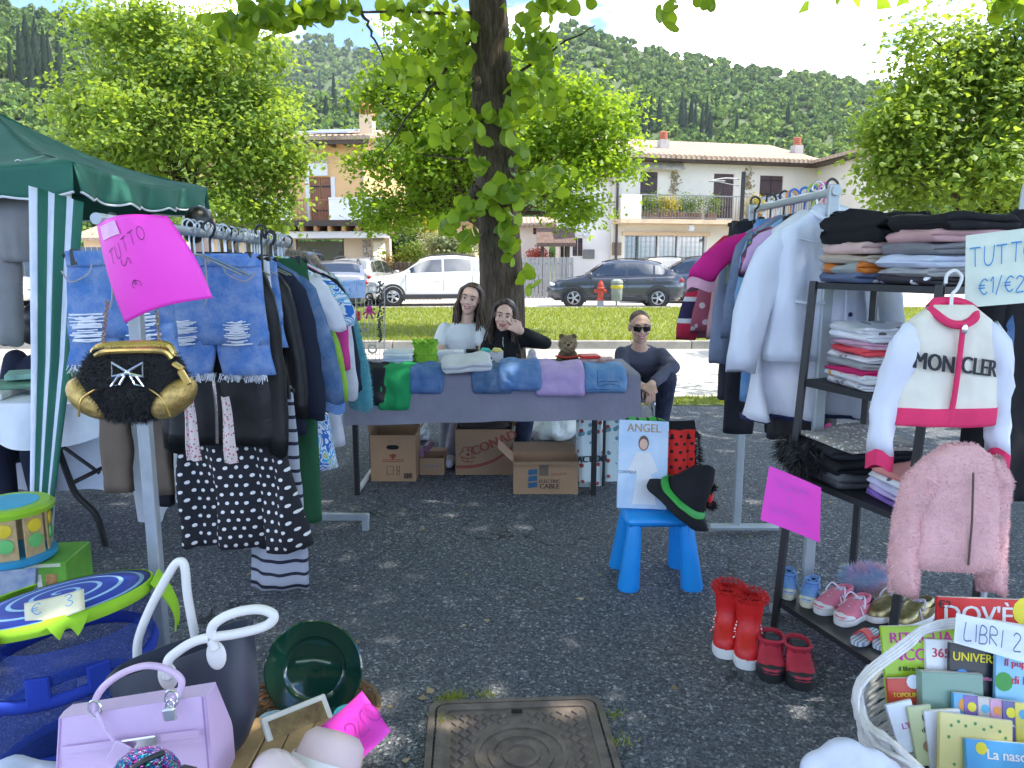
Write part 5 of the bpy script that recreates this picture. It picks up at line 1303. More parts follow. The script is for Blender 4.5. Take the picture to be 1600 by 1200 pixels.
def add_torso(mb,hip,neck,sl,sr,k=1.0,deep=.095,hipw=.15,waistw=.12):
 hip,neck,sl,sr=Vector(hip),Vector(neck),Vector(sl),Vector(sr); mid=(sl+sr)/2; ax=(sr - sl).normalized(); sp=(mid - hip).normalized(); fw=ax.cross(sp).normalized(); W=(sr - sl).length/2
 keys=[(0.,hipw,deep*1.15),(.25,(hipw+waistw)/2,deep*1.05),(.45,waistw,deep*.95),(.7,W*.82,deep*1.08),(.88,W*.95,deep),(.98,W*.88,deep*.75),(1.10,W*.45,deep*.58)]
 rings=[]
 for t,w,dp in keys:
  c=hip.lerp(mid,t) if t <= 1 else mid+(neck - mid)*.6
  rings.append([c+ax*math.cos(2*PI*j/24)*w*k+fw*math.sin(2*PI*j/24)*dp*k for j in range(24)])
 mb.loft(rings)
def long_hair(parent,H,mat,n=190,L=.42,s=1.0,seed=1,part=0.0,spread=.02,fringe=True):
 q=random.Random(seed); mb=MB(); p=lambda x,y,z: H @ Vector((x*s,y*s,z*s)); dn=(H.to_3x3().inverted() @ Vector((0,0,-1)))
 mb.ell(p(0,.028,.042),(.082*s,.090*s,.082*s),20,14,H.to_3x3())
 for i in range(n):
  a=q.uniform(-1.0,1.0); az=a*R(118); sg=1 if a > 0 else -1; x0=part+sg*q.uniform(.0,.02); y0=-.055+.12*q.random()*(1.3 - abs(a))
  zt=.113 - .3*max(0,-y0 - .02); sx,cy=math.sin(az),math.cos(az); rr=q.uniform(.98,1.1)
  p1=Vector((sx*.074*rr+x0*.4,cy*.085*rr*.9+.012,.065)); p2=Vector((sx*.088*rr,cy*.098*rr+.012,-.02)); ln=L*q.uniform(.75,1.05)
  p3=Vector((sx*.092*rr+q.gauss(0,spread*.5),cy*.095*rr+.012,-.10)) ; e1=Vector((sx*.10,cy*.09+.03,-.05))+dn*ln*.55+Vector((q.gauss(0,spread),q.gauss(0,spread),0)); e2=Vector((sx*.105,cy*.09+.04,-.05))+dn*ln+Vector((q.gauss(0,spread*1.4),q.gauss(0,spread*1.4),0))
  r=q.uniform(.004,.0075)*s
  mb.tube([H @ (v*s) for v in (Vector((x0,y0,zt)),p1,p2,p3,e1,e2)],[r,r,r,r,r*.9,r*.25],5,smooth=3)
 return mb.build('hair',mat,parent,smooth=180)

# ================================================================== the table in the middle
TZ,TF,TB,TX0,TX1=.755,4.30,5.02,-.98,.745
def stall_table():
 t=thing('folding_table','long folding table under the mauve-grey cloth, between the two clothes rails','table',((TX0+TX1)/2,(TF+TB)/2,0))
 mb=MB(); mb.box(((TX0+TX1)/2,(TF+TB)/2,TZ - .028),(TX1 - TX0 - .02,TB - TF - .02,.04),None,.01); mb.build('table_top',M('table_board',(.45,.43,.40),.6),t)
 bl=M('table_leg_black',(.014,.014,.015),.45,.1)
 for x in (-.95,.50):
  for y in (4.36,4.86): mb=MB(); mb.box((x,y,TZ/2 - .03),(.032,.032,TZ - .055),None,.004); mb.build('leg',bl,t)
  mb=MB(); mb.box((x,4.61,.022),(.024,.48,.024),None,.003); mb.build('foot_bar',M('table_foot_grey',(.55,.55,.56),.4,.1),t)
 def cloth(u,v):
  # v runs from the back edge over the top and down the front
  d=v*1.02; x=TX0 - .012+(TX1 - TX0+.024)*u
  if d < .75: y,z=TB - d*(TB - TF+.01)/.75,TZ+.004
  else:
   h=d - .75; k=h/.27; y=TF - .012 - .02*k+.012*k*math.sin(u*26+2*wob(u*3,0,0,2)) ; z=TZ+.004 - h*(1.0 - .03*math.sin(u*3)) - .035*(1 - u)*k; x+=.02*k*(u - .5)
  return (x,y,z+.0025*wob(u*6,v*6,0,2))
 mb=MB(); mb.sheet(cloth,90,40,-.0025); k=fabric('mauve_cloth',(.26,.245,.31),.12,vs=4)
 return one(mb,'tablecloth',k,'mauve-grey cloth spread over the middle stall table','tablecloth',smooth=50)
stall_table()
GT='garments folded over the table edge'
def dx(px_,y=4.3): return at(px_,600,y).x
navyblk=fabric('black_cotton',(.018,.019,.026),.2); greenf=fabric('emerald_jersey',(.02,.30,.10)); lilacf=fabric('lilac_cotton',(.50,.36,.62)); offw=fabric('off_white_linen',(.62,.61,.63),.08)
den1=denim('denim_mid',(.06,.14,.34),.35); den2=denim('denim_dark',(.055,.12,.25),.35); den3=denim('denim_blue',(.08,.18,.40),.4); den4=denim('denim_pale',(.10,.24,.46),.5)
draped('folded_trousers','black trousers folded over the table edge next to the green ones','trousers',dx(562),dx(604),4.6,TF,TZ,.17,navyblk,seed=1,group=GT)
draped('folded_trousers','bright emerald green trousers folded over the table edge','trousers',dx(601),dx(647),4.6,TF,TZ,.20,greenf,seed=2,skew=-.03,group=GT)
draped('folded_jeans','mid-blue jeans folded over the table beside the emerald trousers','jeans',dx(642),dx(692),4.6,TF,TZ,.10,den1,seed=3,group=GT)
draped('folded_jeans','darker blue jeans half under the folded white garment','jeans',dx(733),dx(792),4.6,TF,TZ,.10,den2,seed=4,skew=.03,group=GT)
draped('folded_jeans','bright blue jeans folded over the table beside the lilac trousers','jeans',dx(780),dx(842),4.6,TF,TZ,.08,den3,seed=5,group=GT,lift=.018,th=.026,skew=.01)
draped('folded_trousers','lilac trousers folded over the table edge','trousers',dx(839),dx(912),4.6,TF,TZ,.115,lilacf,seed=6,group=GT,th=.026,lift=.008)
sk=draped('denim_skirt','pale denim skirt with stitched pockets laid over the table corner','skirt',dx(914),dx(976),4.6,TF,TZ,.095,den4,seed=7,group=GT,back=.2)
stitch=M('stitch_thread',(.04,.06,.12),.8)
def skirt_stitches():
 x0,x1=dx(914),dx(976); w=x1 - x0; y=TF - .058
 for pts in ([(.28,.03),(.30,-.05),(.42,-.055),(.55,-.045),(.72,-.05),(.86,-.06)],[(.06,-.075),(.5,-.077),(.95,-.075)],[(.30,-.035),(.45,-.028),(.6,-.03),(.8,-.03)]):
  mb=MB(); mb.tube([(x0+w*a,y,TZ+b) for a,b in pts],.0016,5,smooth=4); mb.build('stitching',stitch,sk)
skirt_stitches()
folded('folded_blouse','white garment folded across the blue jeans on the table','blouse',(dx(729),TF+.03,TZ+.045),.29,.17,.055,offw,.12,2,9,GT,(.30,-.06),.012)
# things standing on the table
def on_table(px_,y): return Vector((at(px_,560,y).x,y,TZ+.008))
p=on_table(623,4.62)
for i in range(3): folded('folded_shirt',['pale lilac shirt folded at the bottom of the small pile by the jewellery stand','bluish white shirt in the middle of the small pile by the jewellery stand','white shirt on top of the small pile by the jewellery stand'][i],'shirt',p+Vector((0,.01*i,i*.034)),.19,.2,.034,[fabric('pale_lilac',(.50,.48,.66)),fabric('bluish_white',(.55,.60,.74)),fabric('white_cotton',(.72,.73,.77))][i],.05*i,2,11+i,'small pile of shirts on the table')
def green_top():
 c=on_table(665,4.60); mb=MB(); rings=[]; lime=fabric('lime_smock',(.25,.48,.04),.15)
 for i in range(22):
  z=i/21*.155; r=.082 - .02*(i/21)+.006*math.sin(i*2.4)+(.012 if i > 17 else 0)
  rings.append([c+Vector((math.cos(2*PI*k/48)*(r+.006*math.sin(k*1.9+i)),math.sin(2*PI*k/48)*(r*.75+.005*math.sin(k*2.3)),z+.010*wob(k*.3,i*.2,0,2))) for k in range(48)])
 mb.loft(rings); o=one(mb,'smocked_top',lime,'lime green smocked top bunched up on the table','top',smooth=180)
 mb=MB()
 for j in range(3): mb.tube([c+Vector((math.cos(2*PI*k/30)*(.05+j*.012+.008*math.sin(k*2.7)),math.sin(2*PI*k/30)*(.04+j*.009),.158+.012*math.sin(k*1.7+j))) for k in range(30)],.007,6,ring=True)
 mb.build('ruffle',lime,o,smooth=180)
green_top()
def print_box(name,label,cat,c,size,mat,lid=None,rz=0.0,group=None):
 t=thing(name,label,cat,c,rz,group); w,d,h=size; c=Vector(c); m=Matrix.Rotation(rz,3,'Z')
 mb=MB(); mb.box((0,0,h*.36),(w,d,h*.72),None,.003); mb.build('box_body',mat,t,world=False)
 mb=MB(); mb.box((0,0,h*.86),(w+.006,d+.006,h*.28),None,.003); mb.build('lid',lid or mat,t,world=False)
 return t
def speckle(name,base,dots,scale=40.,thr=.42):
 if name in MATS: return MATS[name]
 k=NT(name); co=k.obj(); v=k.n('TexVoronoi',{'Vector': co,'Scale': scale},out=None)
 f=k.m_('LESS_THAN',v.outputs['Distance'],thr)
 cr=k.ramp(k.n('SeparateColor',{0: v.outputs['Color']}),[(i/max(1,len(dots) - 1),d) for i,d in enumerate(dots)],'CONSTANT' if len(dots) > 1 else 'LINEAR')
 keep=k.m_('MULTIPLY',f,k.m_('GREATER_THAN',k.n('SeparateColor',{0: v.outputs['Color']},out=1),.35))
 MATS[name]=k.done(k.bsdf(col=k.mix(keep,base,cr),rough=.7)); return MATS[name]
print_box('keepsake_box','white lidded box with lilac print before the girl in white','box',on_table(703,4.66),(.165,.12,.095),speckle('lilac_sprig',(.68,.66,.74),[(.35,.15,.45),(.5,.3,.6)],45,.3),M('white_card',(.75,.74,.78),.6))
def open_box():
 c=on_table(768,4.70); t=thing('gift_box','small open printed box with teal and yellow things inside, on the table','box',c); m=speckle('beige_animals',(.62,.60,.62),[(.30,.16,.08),(.10,.07,.05),(.2,.35,.5)],50,.38)
 for s_,q in (((.15,.006,.085),(0,-.05,.043)),((.15,.006,.085),(0,.05,.043)),((.006,.094,.085),(-.072,0,.043)),((.006,.094,.085),(.072,0,.043)),((.15,.1,.005),(0,0,.003))): mb=MB(); mb.box(q,s_); mb.build('panel',m,t,smooth=0,world=False)
 for x,mt in ((-.04,M('teal_card',(.04,.42,.36),.6)),(.035,M('yellow_card',(.62,.52,.15),.6))): mb=MB(); mb.box((x,0,.07),(.06,.05,.07),(.2,.1,.2),.01); mb.build('content',mt,t,world=False)
open_box()
mb=MB(); c=on_table(735,4.60); mb.box(c+Vector((0,0,.03)),(.085,.05,.055),None,.012); one(mb,'wallet',M('brown_leather',(.10,.06,.05),.5,.2),'brown wallet standing between the two small boxes','wallet')
mb=MB(); c=on_table(737,4.72)+Vector((0,0,.085)); mb.box(c,(.075,.012,.03),(.4,0,.1),.005); one(mb,'phone',M('black_glass',(.01,.01,.014),.1,.02,spec=.8),'dark phone held by the girl in white above the wallet','phone')
mb=MB(); c=on_table(831,4.62); mb.ell(c+Vector((0,0,.045)),(.035,.032,.05)); mb.ell(c+Vector((0,-.01,.09)),(.026,.026,.022)); ob=one(mb,'mouse_toy',fabric('grey_plush',(.5,.47,.47)),'tiny pale grey plush toy beside the lilac trousers','toy',remesh=.006)
mb=MB(); c=on_table(846,4.55); mb.box(c+Vector((0,0,.03)),(.06,.06,.006),(.05,.05,.2)); one(mb,'price_tag',M('pink_card',(.80,.10,.36),.6),'small bright pink paper tag behind the lilac trousers','tag')
def table_books():
 c=on_table(925,4.86)
 one(MB().box(c+Vector((.03,0,.012)),(.22,.16,.022),(0,0,-.05),.002),'magazine',M('magazine_cover',(.60,.58,.55),.5,.3,20,c2=(.35,.1,.12)),'pale magazine lying behind the denim skirt','book')
 one(MB().box(c+Vector((-.02,-.01,.036)),(.13,.10,.018),(0.05,0,.15),.002),'red_booklet',M('red_cover',(.62,.03,.025),.4),'red booklet on the magazine at the plush dog feet','book')
table_books()
def plush_dog():
 Y=4.98; c=at(887,566,Y); c.z=TZ+.006; t=thing('plush_dog','shaggy tan and brown plush dog sitting at the table end','plush toy',c); k=Y/FPX
 tan=fabric('tan_plush',(.36,.27,.16),.2); brn=fabric('brown_plush',(.13,.085,.05),.2); P=lambda a,b,y=Y: at(a,b,y)
 mb=MB(); mb.ell(P(887,557),(.055,.05,.06)); 
 for sg in (-1,1): mb.cap(P(887+sg*9,552,Y - .03),P(887+sg*14,562,Y - .07),.022,.02)
 body=mb.build('body',brn,t,remesh=.008,it=2); f1=MB(); f1.ell(P(887,557),(.057,.052,.06)); fur(f1,1600,.02,.0015,'fur',M('brown_hair',(.16,.11,.06),.9),body,3,.5,P(887,557))
 mb=MB(); hd=P(887,537,Y - .02); mb.ell(hd,(.058,.052,.055)); mb.ell(hd+Vector((0,-.045,-.008)),(.026,.026,.02)); h=mb.build('head',tan,t,remesh=.006,it=2)
 f1=MB(); f1.ell(hd,(.058,.05,.055)); fur(f1,2600,.018,.0014,'fur',M('tan_hair',(.42,.33,.21),.9,.3,40),h,4,.3,hd)
 for sg in (-1,1):
  mb=MB(); mb.ell(hd+Vector((sg*.042,0,.048)),(.019,.012,.02)); mb.build('ear',brn,h)
  mb=MB(); mb.ell(hd+Vector((sg*.02,-.052,.012)),.006); mb.build('eye',IRIS,h)
 mb=MB(); mb.ell(hd+Vector((0,-.072,.0)),(.012,.008,.009)); mb.build('nose',IRIS,h)
 mb=MB(); mb.tube([P(868,556,Y - .06),P(887,559,Y - .085),P(906,556,Y - .06)],.012,8,smooth=4,flat=.5); mb.build('scarf',M('red_scarf',(.6,.03,.02),.7),t)
plush_dog()

# ---- the two girls and the man
hairm=M('brown_hair_long',(.055,.03,.018),.42,.45,60,c2=(.13,.075,.042),spec=.6)
def leg_chain(mb,pts,rr): mb.chain(pts,rr,14)
def stool(loc,z,label):
 t=thing('stool',label,'stool',loc); x,y=loc[0],loc[1]
 mb=MB(); mb.lathe([(.16,z - .04),(.17,z - .03),(.17,z - .005),(.15,z)],20,(x,y,0)); mb.build('seat',M('stool_grey',(.2,.2,.22),.6),t)
 for a in range(4): mb=MB(); mb.cyl((x+.17*math.cos(a*PI/2+.8),y+.17*math.sin(a*PI/2+.8),0),(x+.1*math.cos(a*PI/2+.8),y+.1*math.sin(a*PI/2+.8),z - .04),.012); mb.build('leg',chrome(),t)
def girl_white():
 Y=5.55; hc=at(735,467,Y); H=head_frame(hc,-.12,.05,.20); nk=at(729,497,Y+.03); sl,sr=at(690,512,Y+.02),at(753,513,Y+.02); hip=Vector((at(722,600,Y+.12).x,Y+.12,.47))
 t=thing('person','girl with long brown hair in a white t-shirt seated smiling behind the table','person',(hip.x,hip.y,0))
 el,er=at(685,556,Y - .10),at(757,556,Y - .10); wl,wr_=at(708,578,Y - .40),at(735,574,Y - .42)
 kl,kr=Vector((at(703,660,5.1).x,5.15,.50)),Vector((at(716,660,5.1).x+.06,5.12,.49)); al,ar_=Vector((at(697,700,5.15).x,5.2,.07)),Vector((at(706,700,5.1).x,5.1,.07))
 mb=MB(); add_head(mb,H); mb.cap(nk - Vector((0,0,.05)),hc+H.to_3x3() @ Vector((0,.02,-.06)),.05,.047); add_torso(mb,hip,nk,sl,sr,.93)
 for s,e,w in ((sl,el,wl),(sr,er,wr_)): mb.chain([s.lerp(nk,.12) - Vector((0,0,.026)),e,w],[.037,.036,.026])
 add_hand(mb,wl,(.5,-.8,-.05),(0,0,1),-1); add_hand(mb,wr_,(-.3,-.5,.3),(.3,.3,.8),1,(.9,.9,.9,.9))
 hl,hr=hip+Vector((-.09,0,0)),hip+Vector((.09,0,0))
 for h,kk,a in ((hl,kl,al),(hr,kr,ar_)): mb.chain([h,kk,a],[.085,.055,.04])
 body=mb.build('body',SKIN,t,remesh=.0055,it=3)
 face_parts(body,H)
 long_hair(body,H,hairm,230,.40,1.0,2,part=.008)
 tee=fabric('white_tee',(.74,.76,.80),.05,bump=.2,wr=.5); mb=MB(); add_torso(mb,hip - Vector((0,0,.02)),nk,sl,sr,1.10,.10)
 for s,e in ((sl,el),(sr,er)): mb.cap(s.lerp(nk,.12) - Vector((0,0,.018)),s.lerp(e,.5),.053,.055)
 mb.build('t_shirt',tee,body,remesh=.008,it=5)
 jn=fabric('grey_jeans',(.22,.21,.24),.15); mb=MB()
 mb.ell(hip,(.18,.13,.11))
 for h,kk,a in ((hl,kl,al),(hr,kr,ar_)): mb.chain([h,kk,a],[.10,.07,.058])
 mb.build('trousers',jn,body,remesh=.01,it=4)
 for a in (al,ar_): mb=MB(); mb.cap(a+Vector((0,.03,-.03)),a+Vector((-.01,-.14,-.035)),.04,.036); mb.build('shoe',M('white_trainer',(.72,.72,.74),.5),body,remesh=.008)
 stool((hip.x,hip.y+.02,0),.38,'stool under the girl in the white t-shirt')
girl_white()
def girl_black():
 Y=5.42; hc=at(788,493,Y); H=head_frame(hc,-.05,.10,.16); nk=at(785,522,Y+.03); sl,sr=at(758,540,Y+.02),at(815,528,Y+.03); hip=Vector((at(790,620,Y+.15).x,Y+.15,.45))
 t=thing('person','dark-haired girl in a black zip top making a victory sign at her face','person',(hip.x,hip.y,0))
 el,er=at(755,580,Y - .10),at(852,536,Y - .04); wl,wr_=at(775,590,Y - .32),at(815,518,Y - .17)
 kl,kr=Vector((at(800,660,5.05).x - .1,5.1,.47)),Vector((at(826,650,5.0).x,5.05,.47)); al,ar_=Vector((at(795,700,5.1).x - .05,5.3,.06)),Vector((at(812,690,5.0).x,5.0,.075))
 mb=MB(); add_head(mb,H,.97); mb.cap(nk - Vector((0,0,.05)),hc+H.to_3x3() @ Vector((0,.02,-.06)),.047,.045); add_torso(mb,hip,nk,sl,sr,.92)
 for s,e,w in ((sl,el,wl),(sr,er,wr_)): mb.chain([s.lerp(nk,.12) - Vector((0,0,.026)),e,w],[.037,.035,.025])
 add_hand(mb,wl,(.3,-.9,-.1),(0,0,1),-1)
 # victory sign: index and middle stretched, the others folded
 add_hand(mb,wr_,at(788,502,Y - .20) - wr_,(.1,-1,.1),1,(.05,.05,1.5,1.5),.55,.95,.9)
 hl,hr=hip+Vector((-.085,0,0)),hip+Vector((.085,0,0))
 for h,kk,a in ((hl,kl,al),(hr,kr,ar_)): mb.chain([h,kk,a],[.085,.055,.04])
 mb.cap(ar_+Vector((0,.02,-.03)),ar_+Vector((.02,-.14,-.05)),.036,.028)
 body=mb.build('body',SKIN,t,remesh=.0055,it=3)
 face_parts(body,H,.97,smile=False); long_hair(body,H,M('dark_brown_hair',(.035,.022,.016),.4,.4,60,c2=(.09,.055,.036),spec=.6),240,.44,.99,5,part=-.006)
 blk=fabric('black_fleece',(.012,.012,.014),.2); mb=MB(); add_torso(mb,hip - Vector((0,0,.02)),nk,sl,sr,1.12,.10); mb.cap(nk - Vector((0,0,.06)),nk - Vector((0,-.0,.0)),.075,.062)
 for s,e,w in ((sl,el,wl),(sr,er,wr_)): mb.chain([s.lerp(nk,.12) - Vector((0,0,.018)),e,e.lerp(w,.86)],[.053,.049,.042])
 tp=mb.build('zip_top',blk,body,remesh=.008,it=4)
 mb=MB(); mb.tube([at(786,527,Y - .075),at(786,536,Y - .10),at(787,542,Y - .115)],.004,6,smooth=3); mb.build('zip',chrome(),tp)
 jn=denim('navy_jeans',(.022,.032,.07),.1); mb=MB(); mb.ell(hip,(.17,.13,.11))
 for h,kk,a in ((hl,kl,al),(hr,kr,ar_)): mb.chain([h,kk,a.lerp(kk,.12)],[.10,.07,.055])
 mb.build('jeans',jn,body,remesh=.01,it=4)
 stool((hip.x,hip.y+.02,0),.36,'stool under the girl in the black zip top')
girl_black()
def seated_man():
 Y=6.2; hc=at(1000,511,Y); H=head_frame(hc,.0,.12,-.03); nk=at(1000,540,Y+.06); sl,sr=at(966,548,Y+.04),at(1040,550,Y+.04); hip=Vector((at(1008,610,Y+.22).x,Y+.22,.36))
 t=thing('person','man in dark sunglasses and slate jumper squatting behind the table end','person',(hip.x,hip.y,0)); S=1.13
 el,er=at(970,592,Y - .12),at(1052,574,Y - .18); wl,wr_=at(1003,603,Y - .45),at(1016,602,Y - .46)
 kl,kr=at(985,606,Y - .30),at(1042,592,Y - .26); al,ar_=Vector((at(990,655,5.95).x,6.0,.09)),Vector((at(1036,655,6.0).x,6.05,.09))
 mb=MB(); add_head(mb,H,S); mb.cap(nk - Vector((0,0,.06)),hc+H.to_3x3() @ Vector((0,.02,-.07)),.062,.058); add_torso(mb,hip,nk,sl,sr,.95,.115,.16,.15)
 for s,e,w in ((sl,el,wl),(sr,er,wr_)): mb.chain([s.lerp(nk,.16) - Vector((0,0,.035)),e,w],[.044,.045,.031])
 add_hand(mb,wl,at(1014,607,Y - .52) - wl,(0,-.8,.6),-1,(.7,.8,.9,.9),.1,1.05,.7); add_hand(mb,wr_,at(1017,628,Y - .50) - wr_,(.2,-1,0),1,(.35,.4,.5,.55),.1,1.05,.5)
 hl,hr=hip+Vector((-.10,0,0)),hip+Vector((.10,0,0))
 for h,kk,a in ((hl,kl,al),(hr,kr,ar_)): mb.chain([h,kk,a],[.10,.068,.045])
 body=mb.build('body',SKIN2,t,remesh=.006,it=3)
 face_parts(body,H,S,smile=True,glasses=True)
 p=lambda x,y,z: H @ (Vector((x,y,z))*S); mb=MB(); mb.ell(p(0,.026,.046),(.0755*S,.086*S,.0765*S),20,14,H.to_3x3()); hr_=mb.build('hair',M('cropped_hair',(.085,.062,.05),.9,.3,80),body,smooth=180)
 f1=MB(); f1.ell(p(0,.030,.044),(.075*S,.083*S,.073*S),20,14,H.to_3x3()); fur(f1,1800,.006,.0009,'stubble',M('dark_stubble',(.07,.05,.04),.9),hr_,6,-.3,p(0,.03,.04))
 mb=MB()
 f1=MB(); f1.ell(p(0,-.030,-.070),(.053*S,.056*S,.046*S),16,10,H.to_3x3()); fur(f1,900,.005,.0008,'beard',M('beard_hair',(.09,.065,.05),.9),body,8,.2,p(0,-.02,-.06))
 jm=fabric('slate_jumper',(.075,.078,.115),.15); mb=MB(); add_torso(mb,hip - Vector((0,0,.02)),nk,sl,sr,1.10,.125,.165,.16)
 for s,e,w in ((sl,el,wl),(sr,er,wr_)): mb.chain([s.lerp(nk,.16) - Vector((0,0,.03)),e,e.lerp(w,.82)],[.062,.058,.047])
 mb.build('jumper',jm,body,remesh=.009,it=4)
 jn=denim('dark_navy_jeans',(.014,.02,.045),.1); mb=MB(); mb.ell(hip,(.19,.15,.12))
 for h,kk,a in ((hl,kl,al),(hr,kr,ar_)): mb.chain([h,kk,a],[.115,.085,.062])
 mb.build('jeans',jn,body,remesh=.01,it=4)
 for a in (al,ar_):
  mb=MB(); mb.cap(a+Vector((0,.05,-.03)),a+Vector((.0,-.17,-.05)),.05,.04); sh=mb.build('shoe',M('white_trainer',(.72,.72,.74),.5),body,remesh=.008)
  mb=MB(); mb.box(a+Vector((0,-.06,-.075)),(.10,.30,.03),None,.012); mb.build('sole',M('white_sole',(.8,.8,.8),.5),sh)
 stool((hip.x,hip.y+.03,0),.25,'low stool under the man in sunglasses')
seated_man()

# ================================================================== stall on the left
def dots(name,base,dot,s=.032,r=.2):
 k=NT(name); co=k.obj(); sp=k.n('SeparateXYZ',{0: co},out=None); x,z=sp.outputs[0],sp.outputs[2]
 zz=k.m_('DIVIDE',z,s); row=k.m_('FLOOR',zz); xx=k.m_('ADD',k.m_('DIVIDE',x,s),k.m_('MULTIPLY',k.m_('MODULO',row,2.0),.5))
 fx,fz=k.m_('SUBTRACT',k.m_('FRACT',xx),.5),k.m_('SUBTRACT',k.m_('FRACT',zz),.5)
 d=k.m_('SQRT',k.m_('ADD',k.m_('MULTIPLY',fx,fx),k.m_('MULTIPLY',fz,fz)))
 c=k.mix(k.m_('LESS_THAN',d,r),base,dot); MATS[name]=k.done(k.bsdf(col=c,rough=.85,nrm=k.bump(k.noise(co,18.0,4.0),.4,.006))); return MATS[name]
def stripes(name,cols,period,axis=2,wav=.0):
 k=NT(name); co=k.obj(); sp=k.n('SeparateXYZ',{0: co},out=None)
 f=k.m_('FRACT',k.m_('ADD',k.m_('DIVIDE',sp.outputs[axis],period),k.m_('MULTIPLY',k.noise(co,5.0,2.0),wav) if wav else 0.0))
 c=k.ramp(f,[(p_,c_) for p_,c_ in cols],'CONSTANT'); MATS[name]=k.done(k.bsdf(col=c,rough=.85,nrm=k.bump(k.noise(co,20.0,4.0),.35,.005))); return MATS[name]
def swirl(name,base,cols,scale,thr=.5):
 k=NT(name); co=k.obj(); n=k.n('TexNoise',{'Vector': co,'Scale': scale,'Detail': 1.0,'Distortion': 2.5},out=None)
 els=[(0.0,base)]; m=len(cols)
 for i,c in enumerate(cols): els+=[(thr+(1 - thr)*.55*i/m,c),(thr+(1 - thr)*.55*(i+.55)/m,base)]
 MATS[name]=k.done(k.bsdf(col=k.ramp(n.outputs['Fac'],els,'CONSTANT'),rough=.8,nrm=k.bump(k.noise(co,18.0,4.0),.4,.006))); return MATS[name]
# ---- clothes rail
RA,RB=Vector((-1.122,2.03,1.522)),Vector((-1.14,3.86,1.497)); steel=M('grey_steel',(.34,.37,.40),.42,.12,12,metal=.35)
def clothes_rail_left():
 t=thing('clothes_rail','grey metal clothes rail holding the denim shorts and dark dresses','clothes rail',(-1.13,2.9,0))
 mb=MB(); mb.tube([RA,RB],.016,12); mb.build('rail',steel,t)
 for x,y,f0,f1 in ((-1.122,2.20,-1.42,-.90),(-1.145,3.72,-1.5,-.76)):
  mb=MB(); mb.box((x,y,.76),(.036,.036,1.49),None,.004); mb.build('post',steel,t)
  mb=MB(); mb.box(((f0+f1)/2,y+.03,.075),(f1 - f0,.035,.035),None,.004); ft=mb.build('foot',steel,t)
  for fx in (f0+.02,f1 - .02): mb=MB(); mb.box((fx,y+.03,.03),(.036,.034,.06),None,.004); mb.build('foot_end',steel,ft)
clothes_rail_left()
LR=R(-9)
def hook(px_,Y): 
 u=(Y - RA.y)/(RB.y - RA.y); z=RA.z+(RB.z - RA.z)*u+.012; return Vector((at(px_,500,Y).x,Y,z))
GL='clothes on the left rail'; frayw=fabric('raw_white_cotton',(.72,.74,.80))
dshort=denim('bleached_denim',(.07,.18,.46),.75); dshort2=denim('bleached_denim_b',(.06,.16,.40),.6)
def shorts_detail(t,w,L,th,seed,mt):
 """pockets, fly, bleached patches and frayed hem"""
 q=random.Random(seed); z0=-.10; y=-th - .012
 for sg in (-1,1):
  mb=MB(); mb.tube([(sg*w*.50,y+.006,z0 - .05),(sg*w*.40,y - .004,z0 - .085),(sg*w*.22,y - .004,z0 - .06),(sg*w*.18,y,z0 - .03)],.0025,5,smooth=4); mb.build('pocket_seam',M('tan_thread',(.36,.33,.34),.8),t,world=False)
  mb=MB(); cx,cz=sg*w*.28,z0 - L*.64
  for i in range(26): z=cz+q.uniform(-.045,.045); a=q.uniform(.02,.06); mb.tube([(cx - a,y - .002,z),(cx,y - .006,z+q.uniform(-.004,.004)),(cx+a,y - .002,z+.004)],.0022,4)
  mb.build('ripped_threads',frayw,t,world=False)
  mb=MB()
  for i in range(120): x=sg*w*.28+q.uniform(-.5,.5)*w*.5; a=q.uniform(-.006,.006); mb.tube([(x,y+.004+q.uniform(0,.05),z0 - L+.006),(x+a,y+q.uniform(-.004,.05),z0 - L - q.uniform(.008,.028))],.0014,3)
  mb.build('frayed_hem',frayw,t,world=False)
 mb=MB(); mb.tube([(0,y - .002,z0 - .0),(.004,y - .006,z0 - .12),(-.012,y - .002,z0 - .17)],.003,5,smooth=3); mb.ell((.012,y - .003,z0 - .015),(.008,.004,.008)); mb.build('fly',M('tan_thread',(.36,.33,.34),.8),t,world=False)
s=bottom_garment('denim_shorts','frayed blue denim shorts behind the black purse, at the gazebo side','shorts',hook(190,2.40),LR+.1,dshort2,.33,.36,1,1.05,.026,.006,3,GL,waistband=dshort2); shorts_detail(s,.33,.36,.026,3,dshort2)
s=bottom_garment('denim_shorts','large ripped denim shorts with frayed hem beside the pink sign','shorts',hook(336,2.72),LR+.05,dshort,.37,.43,1,1.06,.03,.006,4,GL,waistband=dshort); shorts_detail(s,.37,.43,.03,4,dshort)
polka=dots('polka_cotton',(.012,.012,.018),(.78,.76,.74),.036,.20)
leather=M('black_leather',(.009,.009,.010),.48,.2,20,.4,70,spec=.3)
top_garment('leather_jacket','black leather jacket hanging under the ripped denim shorts','jacket',hook(340,2.80),LR,leather,.42,.72,1.08,.035,.66,fold=.012,seed=5,group=GL,sout=.06,sw=.06,opening=chrome())
top_garment('polka_dot_dress','long black dress with white polka dots reaching almost to the ground','dress',hook(358,2.88),LR,polka,.28,1.17,2.0,.04,0,fold=.034,seed=6,group=GL,waist=1.45)
